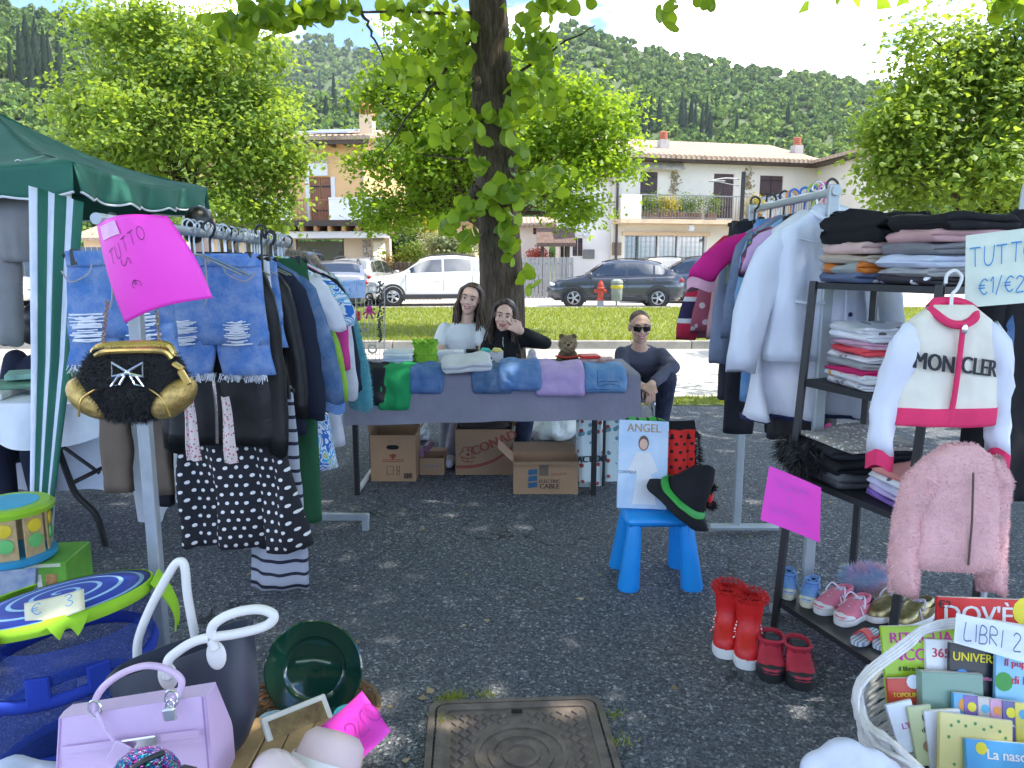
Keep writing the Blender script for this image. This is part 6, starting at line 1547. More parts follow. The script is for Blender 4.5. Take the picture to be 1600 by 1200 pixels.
for i,(px_,z_) in enumerate(((292,0),(350,.02))):
 c=at(px_,620,2.66); mb=MB(); L_=.24 if i == 0 else .25
 mb.sheet(lambda u,v: (c.x+(u - .5)*(.030+.022*v)+.01*v,c.y+.010*math.sin(u*7+i)+.006*math.sin(v*6),c.z - L_*v),10,24,.004)
 one(mb,'floral_tie',speckle('pink_floral',(.62,.52,.50),[(.55,.04,.10),(.35,.05,.12),(.12,.22,.10),(.6,.2,.3)],95,.36),['narrow floral tie hanging left over the polka dots','floral tie hanging beside the leather jacket zip, over the polka dots'][i],'sash','floral ties over the polka dots',smooth=60)
striped=stripes('grey_navy_stripe',[(0.0,(.36,.38,.44)),(.74,(.012,.014,.03))],.055,2,.25)
bottom_garment('striped_skirt','long grey skirt with navy stripes below the polka dot hem','skirt',hook(415,2.92),LR,striped,.20,.84,0,1.3,.02,.012,8,GL,drop=.62)
for args in (
 (bottom_garment,('brown_trousers','brown trousers hanging behind the near post of the left rail','trousers',hook(196,3.15),LR,fabric('taupe_cotton',(.14,.105,.08)),.30,1.02,1,.85,.03,.01,21,GL)),
 (bottom_garment,('black_trousers','black trousers between the brown trousers and the near post','trousers',hook(262,3.22),LR,navyblk,.30,1.10,1,.8,.03,.01,22,GL)),
 (bottom_garment,('white_denim_shorts','white denim shorts just behind the large ripped shorts','shorts',hook(362,2.98),LR,fabric('white_denim',(.60,.62,.72)),.34,.42,1,1.05,.03,.008,23,GL)),
 (bottom_garment,('lace_denim_shorts','pale denim shorts trimmed with lace, between white shorts and black coat','shorts',hook(372,3.08),LR,dshort,.36,.36,1,1.1,.03,.008,24,GL)),
 (bottom_garment,('blue_jeans','blue jeans legs hanging below the printed dress','jeans',hook(428,3.42),LR,den1,.34,1.02,1,.9,.035,.012,25,GL)),
 (bottom_garment,('green_trousers','dark green trousers hanging beside the striped skirt','trousers',hook(430,3.32),LR,fabric('bottle_green',(.02,.09,.04)),.32,1.20,1,.9,.035,.012,26,GL))):
 args[0](*args[1])
T=top_garment
T('black_coat','black waxed coat with long sleeves behind the lace-trimmed shorts','coat',hook(372,3.16),LR,leather,.40,.86,1.1,.04,.58,fold=.014,seed=31,group=GL,sout=.10,sw=.06,hmat=BLACKPL)
T('navy_blazer','navy blazer next to the denim jacket on the left rail','jacket',hook(390,3.24),LR,fabric('ink_navy',(.016,.02,.04)),.42,.78,1.1,.035,.60,fold=.012,seed=32,group=GL,sout=.15)
T('denim_jacket','dark denim jacket with rolled cuff on the left rail','jacket',hook(404,3.30),LR,den2,.42,.60,1.05,.035,.54,fold=.01,seed=33,group=GL,sout=.16,cuff=den3)
T('ruffled_blouse','white blouse with lace ruffled sleeve, middle of the left rail','blouse',hook(412,3.36),LR,fabric('lace_white',(.68,.68,.74)),.42,.72,1.15,.04,.22,fold=.018,seed=34,group=GL,sout=.16,sw=.10,hmat=M('pale_hanger',(.55,.62,.68),.4))
T('lime_jersey','lime green long-sleeved jersey on the left rail','top',hook(420,3.42),LR,fabric('lime_jersey',(.28,.50,.06)),.40,.50,1.0,.03,.56,fold=.01,seed=35,group=GL,sout=.15)
T('printed_dress','white dress with blue and green swirl print on the left rail','dress',hook(432,3.48),LR,swirl('blue_swirl',(.68,.72,.78),[(.02,.14,.50),(.05,.35,.62),(.35,.45,.08),(.02,.10,.40)],7.0,.42),.42,1.0,1.25,.04,.20,fold=.02,seed=36,group=GL,sout=.15,sw=.09)
T('black_tee','black short-sleeved tee between the printed dress and white coat','tee',hook(440,3.54),LR,navyblk,.44,.56,1.0,.03,.20,fold=.01,seed=37,group=GL,sout=.14,sw=.09)
T('pink_blouse','hot pink ruffled blouse glimpsed beside the white coat','top',hook(446,3.58),LR,fabric('hot_pink',(.70,.06,.30)),.42,.50,1.0,.03,.42,fold=.014,seed=38,group=GL,sout=.12)
T('white_coat','long plain white coat near the far end of the left rail','coat',hook(450,3.63),LR,fabric('white_wool',(.60,.60,.66)),.46,.92,1.15,.045,.58,fold=.008,seed=39,group=GL,sout=.12)
nc=T('navy_coat','navy padded coat with beige fur collar, second from the far end','coat',hook(452,3.70),LR,fabric('navy_padded',(.014,.018,.04)),.46,.62,1.05,.045,.55,fold=.01,seed=40,group=GL,sout=.14)
f1=MB(); f1.tube([nc.location+Vector((.02,-.04,-.07)),nc.location+Vector((.10,-.05,-.10)),nc.location+Vector((.17,-.05,-.16)),nc.location+Vector((.19,-.05,-.24))],.035,8,smooth=3); fur(f1,2200,.035,.002,'fur_collar',M('beige_fur',(.36,.30,.22),.9,.3,60),nc,4,.3)
teal=M('teal_fleece',(.06,.30,.36),.95,.15,30,.9,130,bd=.01,sheen=.4)
tc=T('teal_fleece_coat','teal fleece coat with long bushy sleeve at the far end of the left rail','coat',hook(456,3.77),LR,teal,.46,.66,1.1,.05,.66,fold=.012,seed=41,group=GL,sout=.22,sw=.085,hmat=BLACKPL)
def fuzz(t,n,ln,mat,seed,wd=.0016):
 for ch in list(t.children):
  if ch.type != 'MESH' or ch.name.startswith('hanger'): continue
  mbx=MB(); m=wm(ch); mbx.v=[tuple(m @ v.co) for v in ch.data.vertices]; mbx.f=[tuple(p.vertices) for p in ch.data.polygons]; c=sum((Vector(v) for v in mbx.v),Vector())/len(mbx.v)
  fur(mbx,n,ln,wd,'fur',mat,ch,seed,.5,c)
fuzz(tc,4500,.014,M('teal_pile',(.08,.36,.42),.9,.2,50),5)
def spare_hangers():
 w=thing('wire_hanger','spare silver wire hanger bunched on the left rail above the shorts','hanger',hook(250,2.62),LR,'spare hangers on the left rail'); hanger(w,.38)
 w['label']='spare wire hanger on the left rail nearest the pink paper'
 for i in range(11): c=copy_tree(w); c['label']='spare wire hanger on the left rail, %s behind the pink paper' % 'second third fourth fifth sixth seventh eighth ninth tenth eleventh twelfth'.split()[i]; Y=2.66+i*.075; c.location=hook(800,Y); c.location.x=RA.x+(RB.x - RA.x)*(Y - RA.y)/(RB.y - RA.y); c.rotation_euler.z=LR+rnd.uniform(-.25,.25)
 w.location.x=RA.x+(RB.x - RA.x)*(2.62 - RA.y)/(RB.y - RA.y)
spare_hangers()
# ---- pink price sheet on the rail
pink=M('neon_pink_paper',(.86,.05,.55),.45,.04,3); ink=M('black_ink',(.012,.012,.02),.6); penblue=M('blue_pen',(.03,.22,.50),.6)
def pink_sign():
 Y=1.99; cs=[at(152,352,Y+.05),at(262,338,Y),at(328,466,Y - .02),at(190,506,Y+.02)]; nn=Vector((0,-1,0))
 def fn(u,v):
  a,b,c,d=cs; p=a.lerp(b,u).lerp(d.lerp(c,u),v); e=at(268,350,Y) if False else p
  return p+nn*(.05*math.sin(PI*u)*(1 - .3*v) - .02*v*v)+Vector((0.02*math.sin(PI*v)*(u - .3),0,.012*math.sin(PI*u)))
 mb=MB(); mb.sheet(fn,26,26,.0012); o=one(mb,'price_sheet',pink,'curled neon pink paper taped to the near end of the left rail','price sign',smooth=180)
 wr=lambda x,y: Vector(fn(.5+x,.5 - y))+nn*.003
 handwriting('TUTTO',.17,lambda x,y: wr(x*.62 - .10+.10*y,.22+y*.8+.22*x),ink,o,.05,.35); handwriting('2 €',.16,lambda x,y: wr(-.18 - y*.7+x*.1,-.10 - x*.75),ink,o,.05,.4)
 mb=MB(); mb.sheet(lambda u,v: wr(-.42+.30*u,.46 - .14*v)+nn*.001,6,4); mb.build('clear_tape',M('clear_tape',(.85,.45,.72),.1,.05,spec=.9),o,smooth=180)
pink_sign()
# ---- black fur purse with gold frame
gold=M('gold_metal',(.62,.42,.13),.28,.12,25,metal=.9,bump=.2,bs=60); goldl=M('gold_leather',(.50,.34,.11),.36,.35,60,metal=.7,bump=.7,bs=220)
def fur_purse():
 Y=1.95; P=lambda a,b,y=Y: at(a,b,y); k=Y/FPX; t=thing('evening_purse','black fur purse with gold frame, gold corners and silver bow','purse',P(208,655))
 c=P(208,600); bk=M('black_fur_base',(.008,.008,.009),.9); rings=[]
 prof=[(545,62,.030),(560,72,.045),(585,84,.062),(610,86,.068),(630,72,.06),(648,48,.045),(656,26,.02)]
 for py_,hw,ht in prof:
  q=P(208,py_); rings.append([q+Vector((hw*k*math.copysign(abs(math.cos(a)) ** .7,math.cos(a)),ht*math.sin(a),0)) for a in [2*PI*i/36 for i in range(36)]])
 mb=MB(); mb.loft(rings); b=mb.build('pouch',bk,t,smooth=180); fur(mb,9000,.016,.0011,'fur',M('black_fur_hair',(.014,.013,.014),.6),b,9,.6,c)
 for sg in (-1,1):
  mb=MB(); q=P(208+sg*64,622,Y - .012); mb.ell(q,(.042,.058,.072),20,14,(0,sg*.85,0)); g_=mb.build('gold_corner',goldl,t)
  mb=MB(); mb.tube([q+Vector((-sg*.045,-.046,.035)),q+Vector((-sg*.005,-.056,.008)),q+Vector((sg*.01,-.05,-.04))],.003,6,smooth=4); mb.build('piping',gold,g_)
 mb=MB(); mb.tube([P(146,562),P(150,548),P(165,543),P(208,541),P(255,541),P(266,547),P(272,562),P(280,578)],[.010,.013,.015,.016,.015,.014,.012,.008],10,smooth=4); mb.tube([P(150,556,Y - .03),P(165,550,Y - .034),P(208,548,Y - .036),P(255,549,Y - .034),P(268,560,Y - .03)],.008,8,smooth=4); fr=mb.build('clasp_frame',gold,t)
 mb=MB(); mb.box(P(278,572,Y - .03),(.03,.02,.012),(0,.6,0),.003); mb.box(P(288,590,Y - .035),(.045,.012,.018),(0,1.1,0),.003); mb.build('kiss_clasp',gold,fr)
 cr=M('crystal_silver',(.75,.77,.8),.12,.2,60,metal=.9); mb=MB()
 for sg in (-1,1):
  mb.tube([P(199,581,Y - .075),P(199+sg*24,567,Y - .075),P(199+sg*24,588,Y - .075),P(199,583,Y - .075)],.004,6); mb.tube([P(199+sg*4,585,Y - .075),P(199+sg*14,588,Y - .077),P(199+sg*25,603,Y - .072),P(199+sg*12,601,Y - .074),P(199+sg*4,587,Y - .075)],.0035,6)
 mb.ell(P(199,582,Y - .077),.007); mb.build('crystal_bow',cr,t)
 for x0,y0,x1 in ((160,540,168),(250,540,243)):
  a,b_=P(x0,y0),P(x1,470,Y+.05); n=16; mb=MB()
  for i in range(n):
   p0,p1=a.lerp(b_,i/n),a.lerp(b_,(i+1.25)/n); w=Vector((.006,0,0)) if i % 2 else Vector((0,.006,0)); m_=(p0+p1)/2; mb.tube([p0,m_+w,p1,m_ - w],.0018,5,ring=True)
  mb.build('chain',M('antique_chain',(.42,.34,.22),.3,.2,metal=.9),t)
fur_purse()
# ---- green gazebo
green=M('gazebo_green',(.015,.12,.085),.75,.12,3,.3,40); whitec=fabric('white_canvas',(.62,.66,.78)); trimm=M('white_piping',(.68,.70,.74),.6)
def gazebo():
 N,F_=at(113,252,3.75),at(323,293,5.6); zt=(N.z+F_.z)/2; W=2.3
 NL,FL=N+Vector((-W,.12,0)),F_+Vector((-W,.12,0)); AP=at(-12,172,4.75)
 t=thing('gazebo','dark green pop-up gazebo with white scalloped trim and striped leg curtain','gazebo',((N.x+F_.x)/2 - W/2,4.7,0))
 for nm,a,b in (('roof_panel',N,F_),('roof_panel',NL,N),('roof_panel',F_,FL),('roof_panel',FL,NL)):
  mb=MB(); mb.sheet(lambda u,v: a.lerp(b,u).lerp(AP,v)+Vector((0,0,-.05*math.sin(PI*u)*(1 - v) - .07*math.sin(PI*v)+.012*wob(u*3,v*3,0,2))),20,14,.004); mb.build(nm,green,t,smooth=180)
 def valance(a,b,n,h0,h1,wav):
  f=lambda u: (h0+(h1 - h0)*u)+.022*(abs(math.sin(PI*n*u)) - .6) ; mb=MB(); nn=(b - a).cross(Vector((0,0,1))).normalized()
  g=lambda u,v: a.lerp(b,u)+Vector((0,0,-f(u)*v - .05*math.sin(PI*u)*1))+nn*(.035*wav*math.sin(PI*n*u*1.0+1)*v)
  mb.sheet(g,90,6,.003); va=mb.build('valance',green,t,smooth=180); mb=MB(); mb.tube([g(i/120,1.0) for i in range(121)],.0065,6); mb.build('white_piping',trimm,va)
 valance(N,F_,7,.16,.13,1.0); valance(NL,N,6,.12,.16,.4); valance(F_,FL,6,.18,.18,1.0); valance(FL,NL,6,.18,.18,1.0)
 # splayed legs
 foot=gp(76,868); lm=M('gazebo_leg_white',(.62,.64,.68),.5)
 for top,ft in ((N,foot),(F_,Vector((F_.x+.12,F_.y+.35,0))),(NL,Vector((NL.x - .2,NL.y - .2,0))),(FL,Vector((FL.x - .2,FL.y+.3,0)))):
  mb=MB(); mb.tube([ft,top+Vector((-.05 if top.x > -3 else .05,.05 if top.y < 5 else -.05,-.05))],.016,10); mb.build('leg',lm,t)
 # striped curtain gathered round the near leg
 P=lambda a,b,y: at(a,b,y)
 def cur(u,v):
  top=at(58+84*u,292+26*u,3.70); bot=at(60+26*u,862,3.30); w=v ** .75; p=top.lerp(bot,v); mid=at(62+62*u,560,3.5)
  p=top.lerp(mid,v*2) if v < .5 else mid.lerp(bot,v*2 - 1)
  return p+Vector((0,-.012*math.sin(u*PI*5)*(1 - .4*v) - .06,0))
 n=6
 for i in range(n):
  mb=MB(); mb.sheet(lambda u,v: cur((i+u)/n,v),6,30,.003); mb.build('curtain_stripe',whitec if i % 2 == 0 else green,t,smooth=180)
 mb=MB(); mb.tube([F_+Vector((0,-.01,-.16)),F_+Vector((.02,-.01,-.32))],.02,6); mb.build('corner_strap',whitec,t)
gazebo()
def hung_hoodie():
 t=T('grey_trousers','pale grey joggers hanging inside the gazebo curtain','trousers',at(42,290,3.95)+Vector((-.03,0,.1)),.1,fabric('pale_grey_marl',(.24,.235,.245)),.26,.40,1.15,.05,.78,fold=.02,seed=44,group=None,sout=.02,hook=True,sw=.09)
hung_hoodie()
def far_person(px_,py_,Y,label,hairc,cloth,sit=False):
 hc=at(px_,py_,Y); H=head_frame(hc,2.6,.1,0); t=thing('person',label,'person',(hc.x,Y,0)); nk=hc - Vector((0,0,.16)); sl,sr=nk+Vector((-.18,0,-.06)),nk+Vector((.18,0,-.06)); hip=Vector((hc.x,Y+.04,nk.z - .56))
 mb=MB(); add_head(mb,H); mb.cap(nk - Vector((0,0,.04)),hc,.05,.05); add_torso(mb,hip,nk,sl,sr); el,er=sl+Vector((-.06,-.05,-.28)),sr+Vector((.06,-.05,-.28)); wl,wr_=el+Vector((.05,-.18,-.12)),er+Vector((-.05,-.18,-.12))
 for s_,e_,w_ in ((sl,el,wl),(sr,er,wr_)): mb.chain([s_,e_,w_],[.05,.04,.028]); add_hand(mb,w_,(0,-.9,-.3),(0,0,1),1)
 kn=[hip+Vector((s_*.1,-.0 if not sit else -.38,-.40 if not sit else .02)) for s_ in (-1,1)]
 for i,s_ in enumerate((-1,1)): mb.chain([hip+Vector((s_*.09,0,0)),kn[i],Vector((kn[i].x,kn[i].y+.02,.07))],[.09,.06,.042]); mb.cap(Vector((kn[i].x,kn[i].y+.04,.045)),Vector((kn[i].x,kn[i].y - .12,.04)),.04,.036)
 b=mb.build('body',SKIN,t,remesh=.008,it=3); face_parts(b,H,smile=False)
 mb=MB(); mb.ell(H @ Vector((0,.02,.03)),(.088,.105,.095)); mb.ell(H @ Vector((0,.06,-.04)),(.075,.06,.09)); mb.build('hair',hairc,b,remesh=.01,it=3)
 mb=MB(); add_torso(mb,hip,nk,sl,sr,1.1)
 for s_,e_,w_ in ((sl,el,wl),(sr,er,wr_)): mb.chain([s_,e_,e_.lerp(w_,.85)],[.066,.055,.042])
 mb.build('jumper',cloth,b,remesh=.01,it=3); mb=MB(); mb.ell(hip,(.18,.14,.12))
 for i,s_ in enumerate((-1,1)): mb.chain([hip+Vector((s_*.09,0,0)),kn[i],Vector((kn[i].x,kn[i].y+.02,.10))],[.11,.075,.06])
 mb.build('trousers',fabric('ink_navy',(.016,.02,.04)),b,remesh=.011,it=3)
far_person(315,352,5.0,'person with black hair standing behind the left clothes rail',M('black_hair',(.012,.010,.010),.4,.2,60),navyblk)
far_person(66,505,4.35,'person in dark navy bending behind the striped gazebo curtain',M('black_hair',(.012,.010,.010),.4,.2,60),fabric('ink_navy',(.016,.02,.04)),True)
# ---- white-clothed side table with trays and bottles
def side_table():
 z=.735; x0,x1,y0,y1=-3.5,-1.92,3.50,4.12
 t=thing('folding_table','folding table with black legs under the white cloth beside the gazebo leg','table',((x0+x1)/2,(y0+y1)/2,0)); bl=M('table_leg_black',(.014,.014,.015),.45)
 mb=MB(); mb.box(((x0+x1)/2,(y0+y1)/2,z - .025),(x1 - x0 - .03,y1 - y0 - .03,.035),None,.008); mb.build('table_top',M('table_board',(.45,.43,.40),.6),t)
 for y in (3.55,4.0):
  mb=MB(); a=Vector((-2.30,y,z - .04)); mb.tube([a,Vector((-2.22,y,.38)),Vector((-2.18,y,.26)),Vector((-2.08,y - .02,.16)),Vector((-2.05,y - .02,.0))],.016,8,smooth=4); mb.build('leg',bl,t)
 mb=MB(); mb.tube([(-2.2,3.55,.32),(-2.2,4.0,.32)],.012,8); mb.tube([(-2.28,3.55,.5),(-2.83,3.7,.62)],.01,8); mb.tube([(-2.2,3.8,.3),(-2.68,3.8,.68)],.01,8); mb.build('brace',bl,t)
 wc=fabric('white_table_cloth',(.70,.73,.80),.05)
 def cl(u,v):
  x=x0 - .02+(x1 - x0+.04)*u; d=v*1.05
  if d < .70: return (x,y1 - d*(y1 - y0+.02)/.70,z+.004+.002*wob(u*8,v*8,0,1))
  k=(d - .70)/.35; dr=.11+.12*(.5+.5*math.sin(u*9+1.2))*(1 if u < .97 else 1.0)
  return (x+.02*k,y0 - .022 - .03*k*math.sin(u*30),z+.004 - dr*k)
 mb=MB(); mb.sheet(cl,90,36,-.002); o=one(mb,'tablecloth',wc,'white cloth over the side table by the gazebo, hanging nearly to the ground','tablecloth',smooth=60)
 def end(u,v): return (x1+.022+.10*v*(.4+.6*u)+.03*v*math.sin(u*9),y0 - .0+(y1 - y0)*u*(1 - .05*v),z+.003 - (.60+.06*math.sin(u*5))*v)
 mb=MB(); mb.sheet(end,24,24,.002); mb.build('end_drop',wc,o,smooth=60)
 mb=MB(); mb.sheet(lambda u,v: (x0+(x1 - x0)*u,y1+.02+.03*v*math.sin(u*22),z+.003 - .64*v),60,16,.002); mb.build('rear_drop',wc,o,smooth=60)
 c=Vector((-2.62,3.72,z+.006))
 for i,(dx_,dy,w,d,h,colr) in enumerate(((-.12,-.06,.42,.30,.035,(.62,.62,.60)),(-.02,.02,.38,.24,.025,(.10,.22,.14)),(.12,.14,.30,.20,.03,(.25,.45,.38)))):
  one(MB().box(c+Vector((dx_,dy,h/2+i*.036)),(w,d,h),(0,0,.2+i*.15),.004),'display_tray',M('tray_%d' % i,colr,.5,.3,14),['white box lid at the bottom of the trays on the side table','dark green tray stacked in the middle on the side table','mint tray on top of the side table pile'][i],'tray','trays on the side table')
 gl=glassmat('bottle_glass',(.10,.22,.16),.05)
 for i,(px_,y) in enumerate(((74,3.75),(108,3.70),(122,3.82))):
  b=Vector((at(px_,620,y).x,y,z+.006)); mb=MB(); mb.lathe([(.03,0),(.034,.01),(.034,.10),(.028,.13),(.012,.17),(.012,.22),(.014,.225)],18,b); one(mb,'glass_bottle',gl,['slim glass bottle beside the dark navy person','glass bottle just behind the striped curtain','glass bottle nearest the denim shorts on the side table'][i],'bottle','bottles on the side table')
side_table()
# ---- jewellery stand on the middle table
def jewellery_stand():
 Y=4.62; t=thing('jewellery_stand','wire grid stand hung with hair bands, beads and earrings beside the teal coat','jewellery stand',on_table(582,Y)); P=lambda a,b,y=Y: at(a,b,y); wire=M('grid_wire',(.42,.42,.43),.35,.1,metal=.8); mb=MB()
 for i in range(8): x=558+i*5.8; mb.tube([P(x,446),P(x,576)],.0015,4)
 for j in range(14): y=448+j*9.6; mb.tube([P(556,y),P(600,y)],.0015,4)
 mb.tube([P(556,446),P(601,446),P(601,578),P(556,578)],.003,6,ring=True); mb.build('grid',wire,t)
 blk=M('black_beads',(.015,.014,.016),.3,.2); q=random.Random(3)
 mb=MB()
 for i in range(90): mb.ell(P(594+q.gauss(0,2.6),440+i*1.05,Y - .03+q.gauss(0,.008)),.006,6,5)
 mb.build('black_bead_strand',blk,t)
 def ring(px_,py_,r,m,nm): mb=MB(); c=P(px_,py_,Y - .02); mb.tube([c+Vector((math.cos(a*PI/9)*r,0,math.sin(a*PI/9)*r)) for a in range(18)],r*.22,6,ring=True); mb.build(nm,m,t)
 ring(582,450,.028,M('silver_band',(.6,.62,.66),.3),'silver_bangle'); ring(577,464,.022,blk,'black_scrunchie'); ring(553,515,.016,blk,'hair_tie'); ring(560,517,.014,blk,'hair_tie'); ring(570,516,.014,M('grey_band',(.3,.3,.32),.6),'hair_tie'); ring(582,545,.026,M('beige_band',(.5,.46,.4),.6),'beige_bangle'); ring(567,560,.022,M('mint_band',(.4,.55,.55),.6),'mint_bangle')
 pk=M('magenta_crochet',(.55,.03,.22),.7); mb=MB(); c=P(577,486,Y - .02); mb.ell(c+Vector((0,0,.012)),(.02,.014,.022))
 for a in range(6): mb.tube([c,c+Vector((math.cos(a*1.05)*.03,-.01,math.sin(a*1.05)*.022 - .012)),c+Vector((math.cos(a*1.05)*.036,0,math.sin(a*1.05)*.03 - .02))],.006,6,smooth=3)
 mb.build('crochet_flower',pk,t)
 mb=MB(); mb.box(P(557,494,Y+.03),(.05,.02,.06),None,.008); mb.build('red_purse',M('red_cover',(.62,.03,.025),.4),t)
 cs=[P(534,438,Y - .04),P(571,437,Y - .04),P(571,465,Y - .04),P(534,466,Y - .04)]; mb=MB(); f=bent_sheet(mb,cs,-.004,8); s=mb.build('price_card',M('pale_blue_paper',(.46,.58,.82),.6),t)
 a=plane_fn((cs[0]+cs[2])/2+Vector((0,-.008,.03)),(1,0,0),(0,0,1),.002); handwriting('BIGIOTTERIA'.replace('J','I'),.022,lambda x,y: a(x*.62,y),penblue,s,.1); handwriting('€ 1',.026,lambda x,y: a(x,y - .034),penblue,s,.1); handwriting('ANELLI 1',.018,lambda x,y: a(x*.7 - .01,y - .068),penblue,s,.1)
jewellery_stand()

# ================================================================== goods on the ground, left
def activity_drum():
 b=gp(62,938); t=thing('toy_box','green printed toy carton on the asphalt under the activity drum','box',b+Vector((-.06,.1,0)),.12); g=M('green_carton',(.16,.42,.05),.5,.2,6)
 mb=MB(); mb.box((0,0,.085),(.34,.24,.17),None,.004); bx=mb.build('carton',g,t,world=False)
 for i,x in enumerate((-.02,.05,.11)): mb=MB(); mb.box((x,-.1215,.09),(.045,.003,.06),None,.001); mb.build('printed_picture',M('carton_print_%d' % i,[(.6,.45,.2),(.7,.7,.65),(.5,.25,.1)][i],.5,.4,40),bx,world=False)
 mb=MB(); mb.box((0,-.1212,.158),(.3,.002,.014)); mb.build('printed_line',M('carton_white',(.75,.78,.6),.5),bx,smooth=0,world=False)
 c=Vector((at(10,880,2.9).x,2.95,.175)); d=thing('activity_drum','round wooden activity drum with beads, gears and lime rim','toy',c)
 mb=MB(); mb.lathe([(.15,0),(.16,.01),(.16,.028),(.14,.035)],40,c); mb.build('blue_base',M('toy_blue',(.03,.30,.55),.4),d)
 mb=MB(); mb.lathe([(.14,.205),(.165,.212),(.168,.23),(.15,.245),(.11,.246)],40,c); mb.build('lime_rim',M('toy_lime',(.30,.55,.03),.4),d)
 mb=MB(); mb.lathe([(.11,.244),(.11,.249),(.01,.249)],40,c); mb.build('drum_skin',M('toy_cyan',(.03,.38,.60),.4),d)
 wood=M('toy_birch',(.55,.38,.18),.5,.2,20)
 for i in range(8):
  a=i*PI/4 - .35; n=Vector((math.cos(a),math.sin(a),0)); mb=MB(); mb.box(c+n*.132+Vector((0,0,.12)),(.008,.085,.172),(0,0,a),.002); pl=mb.build('panel',wood,d)
  for z,r,cc in ((.165,.028,(.75,.55,.03)),(.10,.030,(.15,.50,.15))):
   mb=MB(); m=Matrix.Rotation(a,3,'Z') @ Matrix.Rotation(PI/2,3,'Y'); mb.lathe([(r,0),(r,.008),(r*.4,.010)],12,c+n*.137+Vector((0,0,z)),m); mb.build('gear',M('gear_%d' % int(cc[0]*100),cc,.4),pl)
 cols=[(.02,.1,.5),(.7,.1,.04),(.75,.5,.02),(.6,.02,.1),(.1,.45,.1)]
 for i in range(6): mb=MB(); mb.ell(c+Vector((.055*math.cos(-1.2),-.145,.055+i*.022)),(.014,.014,.011),12,8); mb.build('bead',M('bead_%d' % (i % 5),cols[i % 5],.3),d)
 q=at(12,935,2.55); m_=M('board_game_cover',(.55,.60,.68),.4,.4,12,c2=(.06,.12,.30)); one(MB().box((q.x - .05,2.6,.13),(.20,.03,.26),(-.5,0,.3),.003),'board_game',m_,'flat blue-white game box leaning before the green carton','game')
activity_drum()
def pop_up_basket():
 c=Vector((at(100,980,1.88).x,1.88,0)); t=thing('pop_up_basket','blue mesh pop-up toy basket with spiral lid and lime green fins','basket',c); r=.225
 tilt=Euler((-.10,-.16,0)).to_matrix(); top=c+Vector((0,0,.50))
 k=NT('blue_net'); co=k.n('TexCoord',out='Object'); v=k.n('TexVoronoi',{'Vector': co,'Scale': 260.0},out='Distance'); p=k.bsdf(col=(.02,.06,.34),rough=.6); tr=k.n('BsdfTransparent',{})
 net=k.done(k.n('MixShader',{0: k.ramp(v,[(.30,.15),(.48,.6)]),1: tr,2: p})); blue=fabric('royal_nylon',(.02,.05,.36))
 mb=MB(); mb.lathe([(r*.92,.03),(r*.97,.15),(r*.95,.30),(r*.98,.46)],60,c,cap=False); mb.build('net_side',net,t,smooth=180)
 for z,q in ((.03,.93),(.17,.99),(.33,.97)): mb=MB(); mb.tube([c+Vector((math.cos(a*PI/24)*r*q,math.sin(a*PI/24)*r*q,z+.02*math.sin(a*PI/24+1))) for a in range(48)],.012,8,ring=True,flat=1.6); mb.build('hoop',blue,t,smooth=180)
 mb=MB(); mb.lathe([(r*.92,.02),(.01,.02)],40,c); mb.build('bottom',blue,t)
 lime=fabric('lime_nylon',(.30,.55,.03))
 mb=MB(); mb.lathe([(r*.99,-.028),(r*1.03,-.014),(r*1.02,.004),(r*.99,.006)],60,top,tilt,cap=False); rim=mb.build('lime_rim',lime,t,smooth=180)
 k=NT('spiral_lid'); co=k.obj(); sp=k.n('SeparateXYZ',{0: co},out=None); d=k.m_('SQRT',k.m_('ADD',k.m_('MULTIPLY',sp.outputs[0],sp.outputs[0]),k.m_('MULTIPLY',sp.outputs[1],sp.outputs[1]))); an=k.m_('DIVIDE',k.m_('ARCTAN2',sp.outputs[1],sp.outputs[0]),2*PI)
 f=k.m_('FRACT',k.m_('ADD',k.m_('DIVIDE',d,.052),an)); lid=k.done(k.bsdf(col=k.ramp(f,[(0,(.02,.05,.38)),(.78,(.35,.58,.80))],'CONSTANT'),rough=.6))
 mb=MB(); mb.lathe([(r*.99,.004),(r*.6,.016),(r*.06,.02),(.003,.02)],60,top,tilt); ld=mb.build('spiral_lid',lid,t,smooth=180); 
 # recentre the lid so that its pattern turns about its own middle
 off=Vector((0,0,.5)); ld.data.transform(Matrix.Translation(-off)); ld.location=off
 for a,L_ in ((-1.75,.17),(-.95,.05),(.25,.16),(2.6,.12)):
  n=Vector((math.cos(a),math.sin(a),0)); s_=Vector((-n.y,n.x,0)); b=top+tilt @ (n*r*1.0); mb=MB()
  mb.sheet(lambda u,v: b+s_*(u - .5)*(.10 - .06*v)+n*(.012+(.05 if a > 0 else .02)*math.sin(v*2))+Vector((0,0,.012 - L_*v+.03*math.sin(PI*u)*v)),8,10,.004); mb.build('fin',lime,rim,smooth=60)
 for a in (-1.3,-.7,-2.2): n=Vector((math.cos(a),math.sin(a),0)); mb=MB(); mb.box(c+n*r*.99+Vector((0,0,.36)),(.012,.055,.075),(0,0,a),.004); mb.build('patch',blue,t)
 cs=[at(38,943,1.74),at(131,920,1.74),at(133,952,1.68),at(40,984,1.68)]; mb=MB(); fn=bent_sheet(mb,cs,.004,8); s=one(mb,'price_card',M('cream_card',(.66,.62,.42),.6),'cream price card lying on the blue spiral lid','price sign',smooth=180)
 ux,uy=(cs[1] - cs[0]),(cs[0] - cs[3]); pf=plane_fn((cs[0]+cs[2])/2,ux,uy,.008); handwriting('€ 3',.035,lambda x,y: pf(x*1.1+.01,y),penblue,s,.07,.6)
pop_up_basket()
wood=M('crate_wood',(.42,.27,.13),.7,.3,9,.3,60)
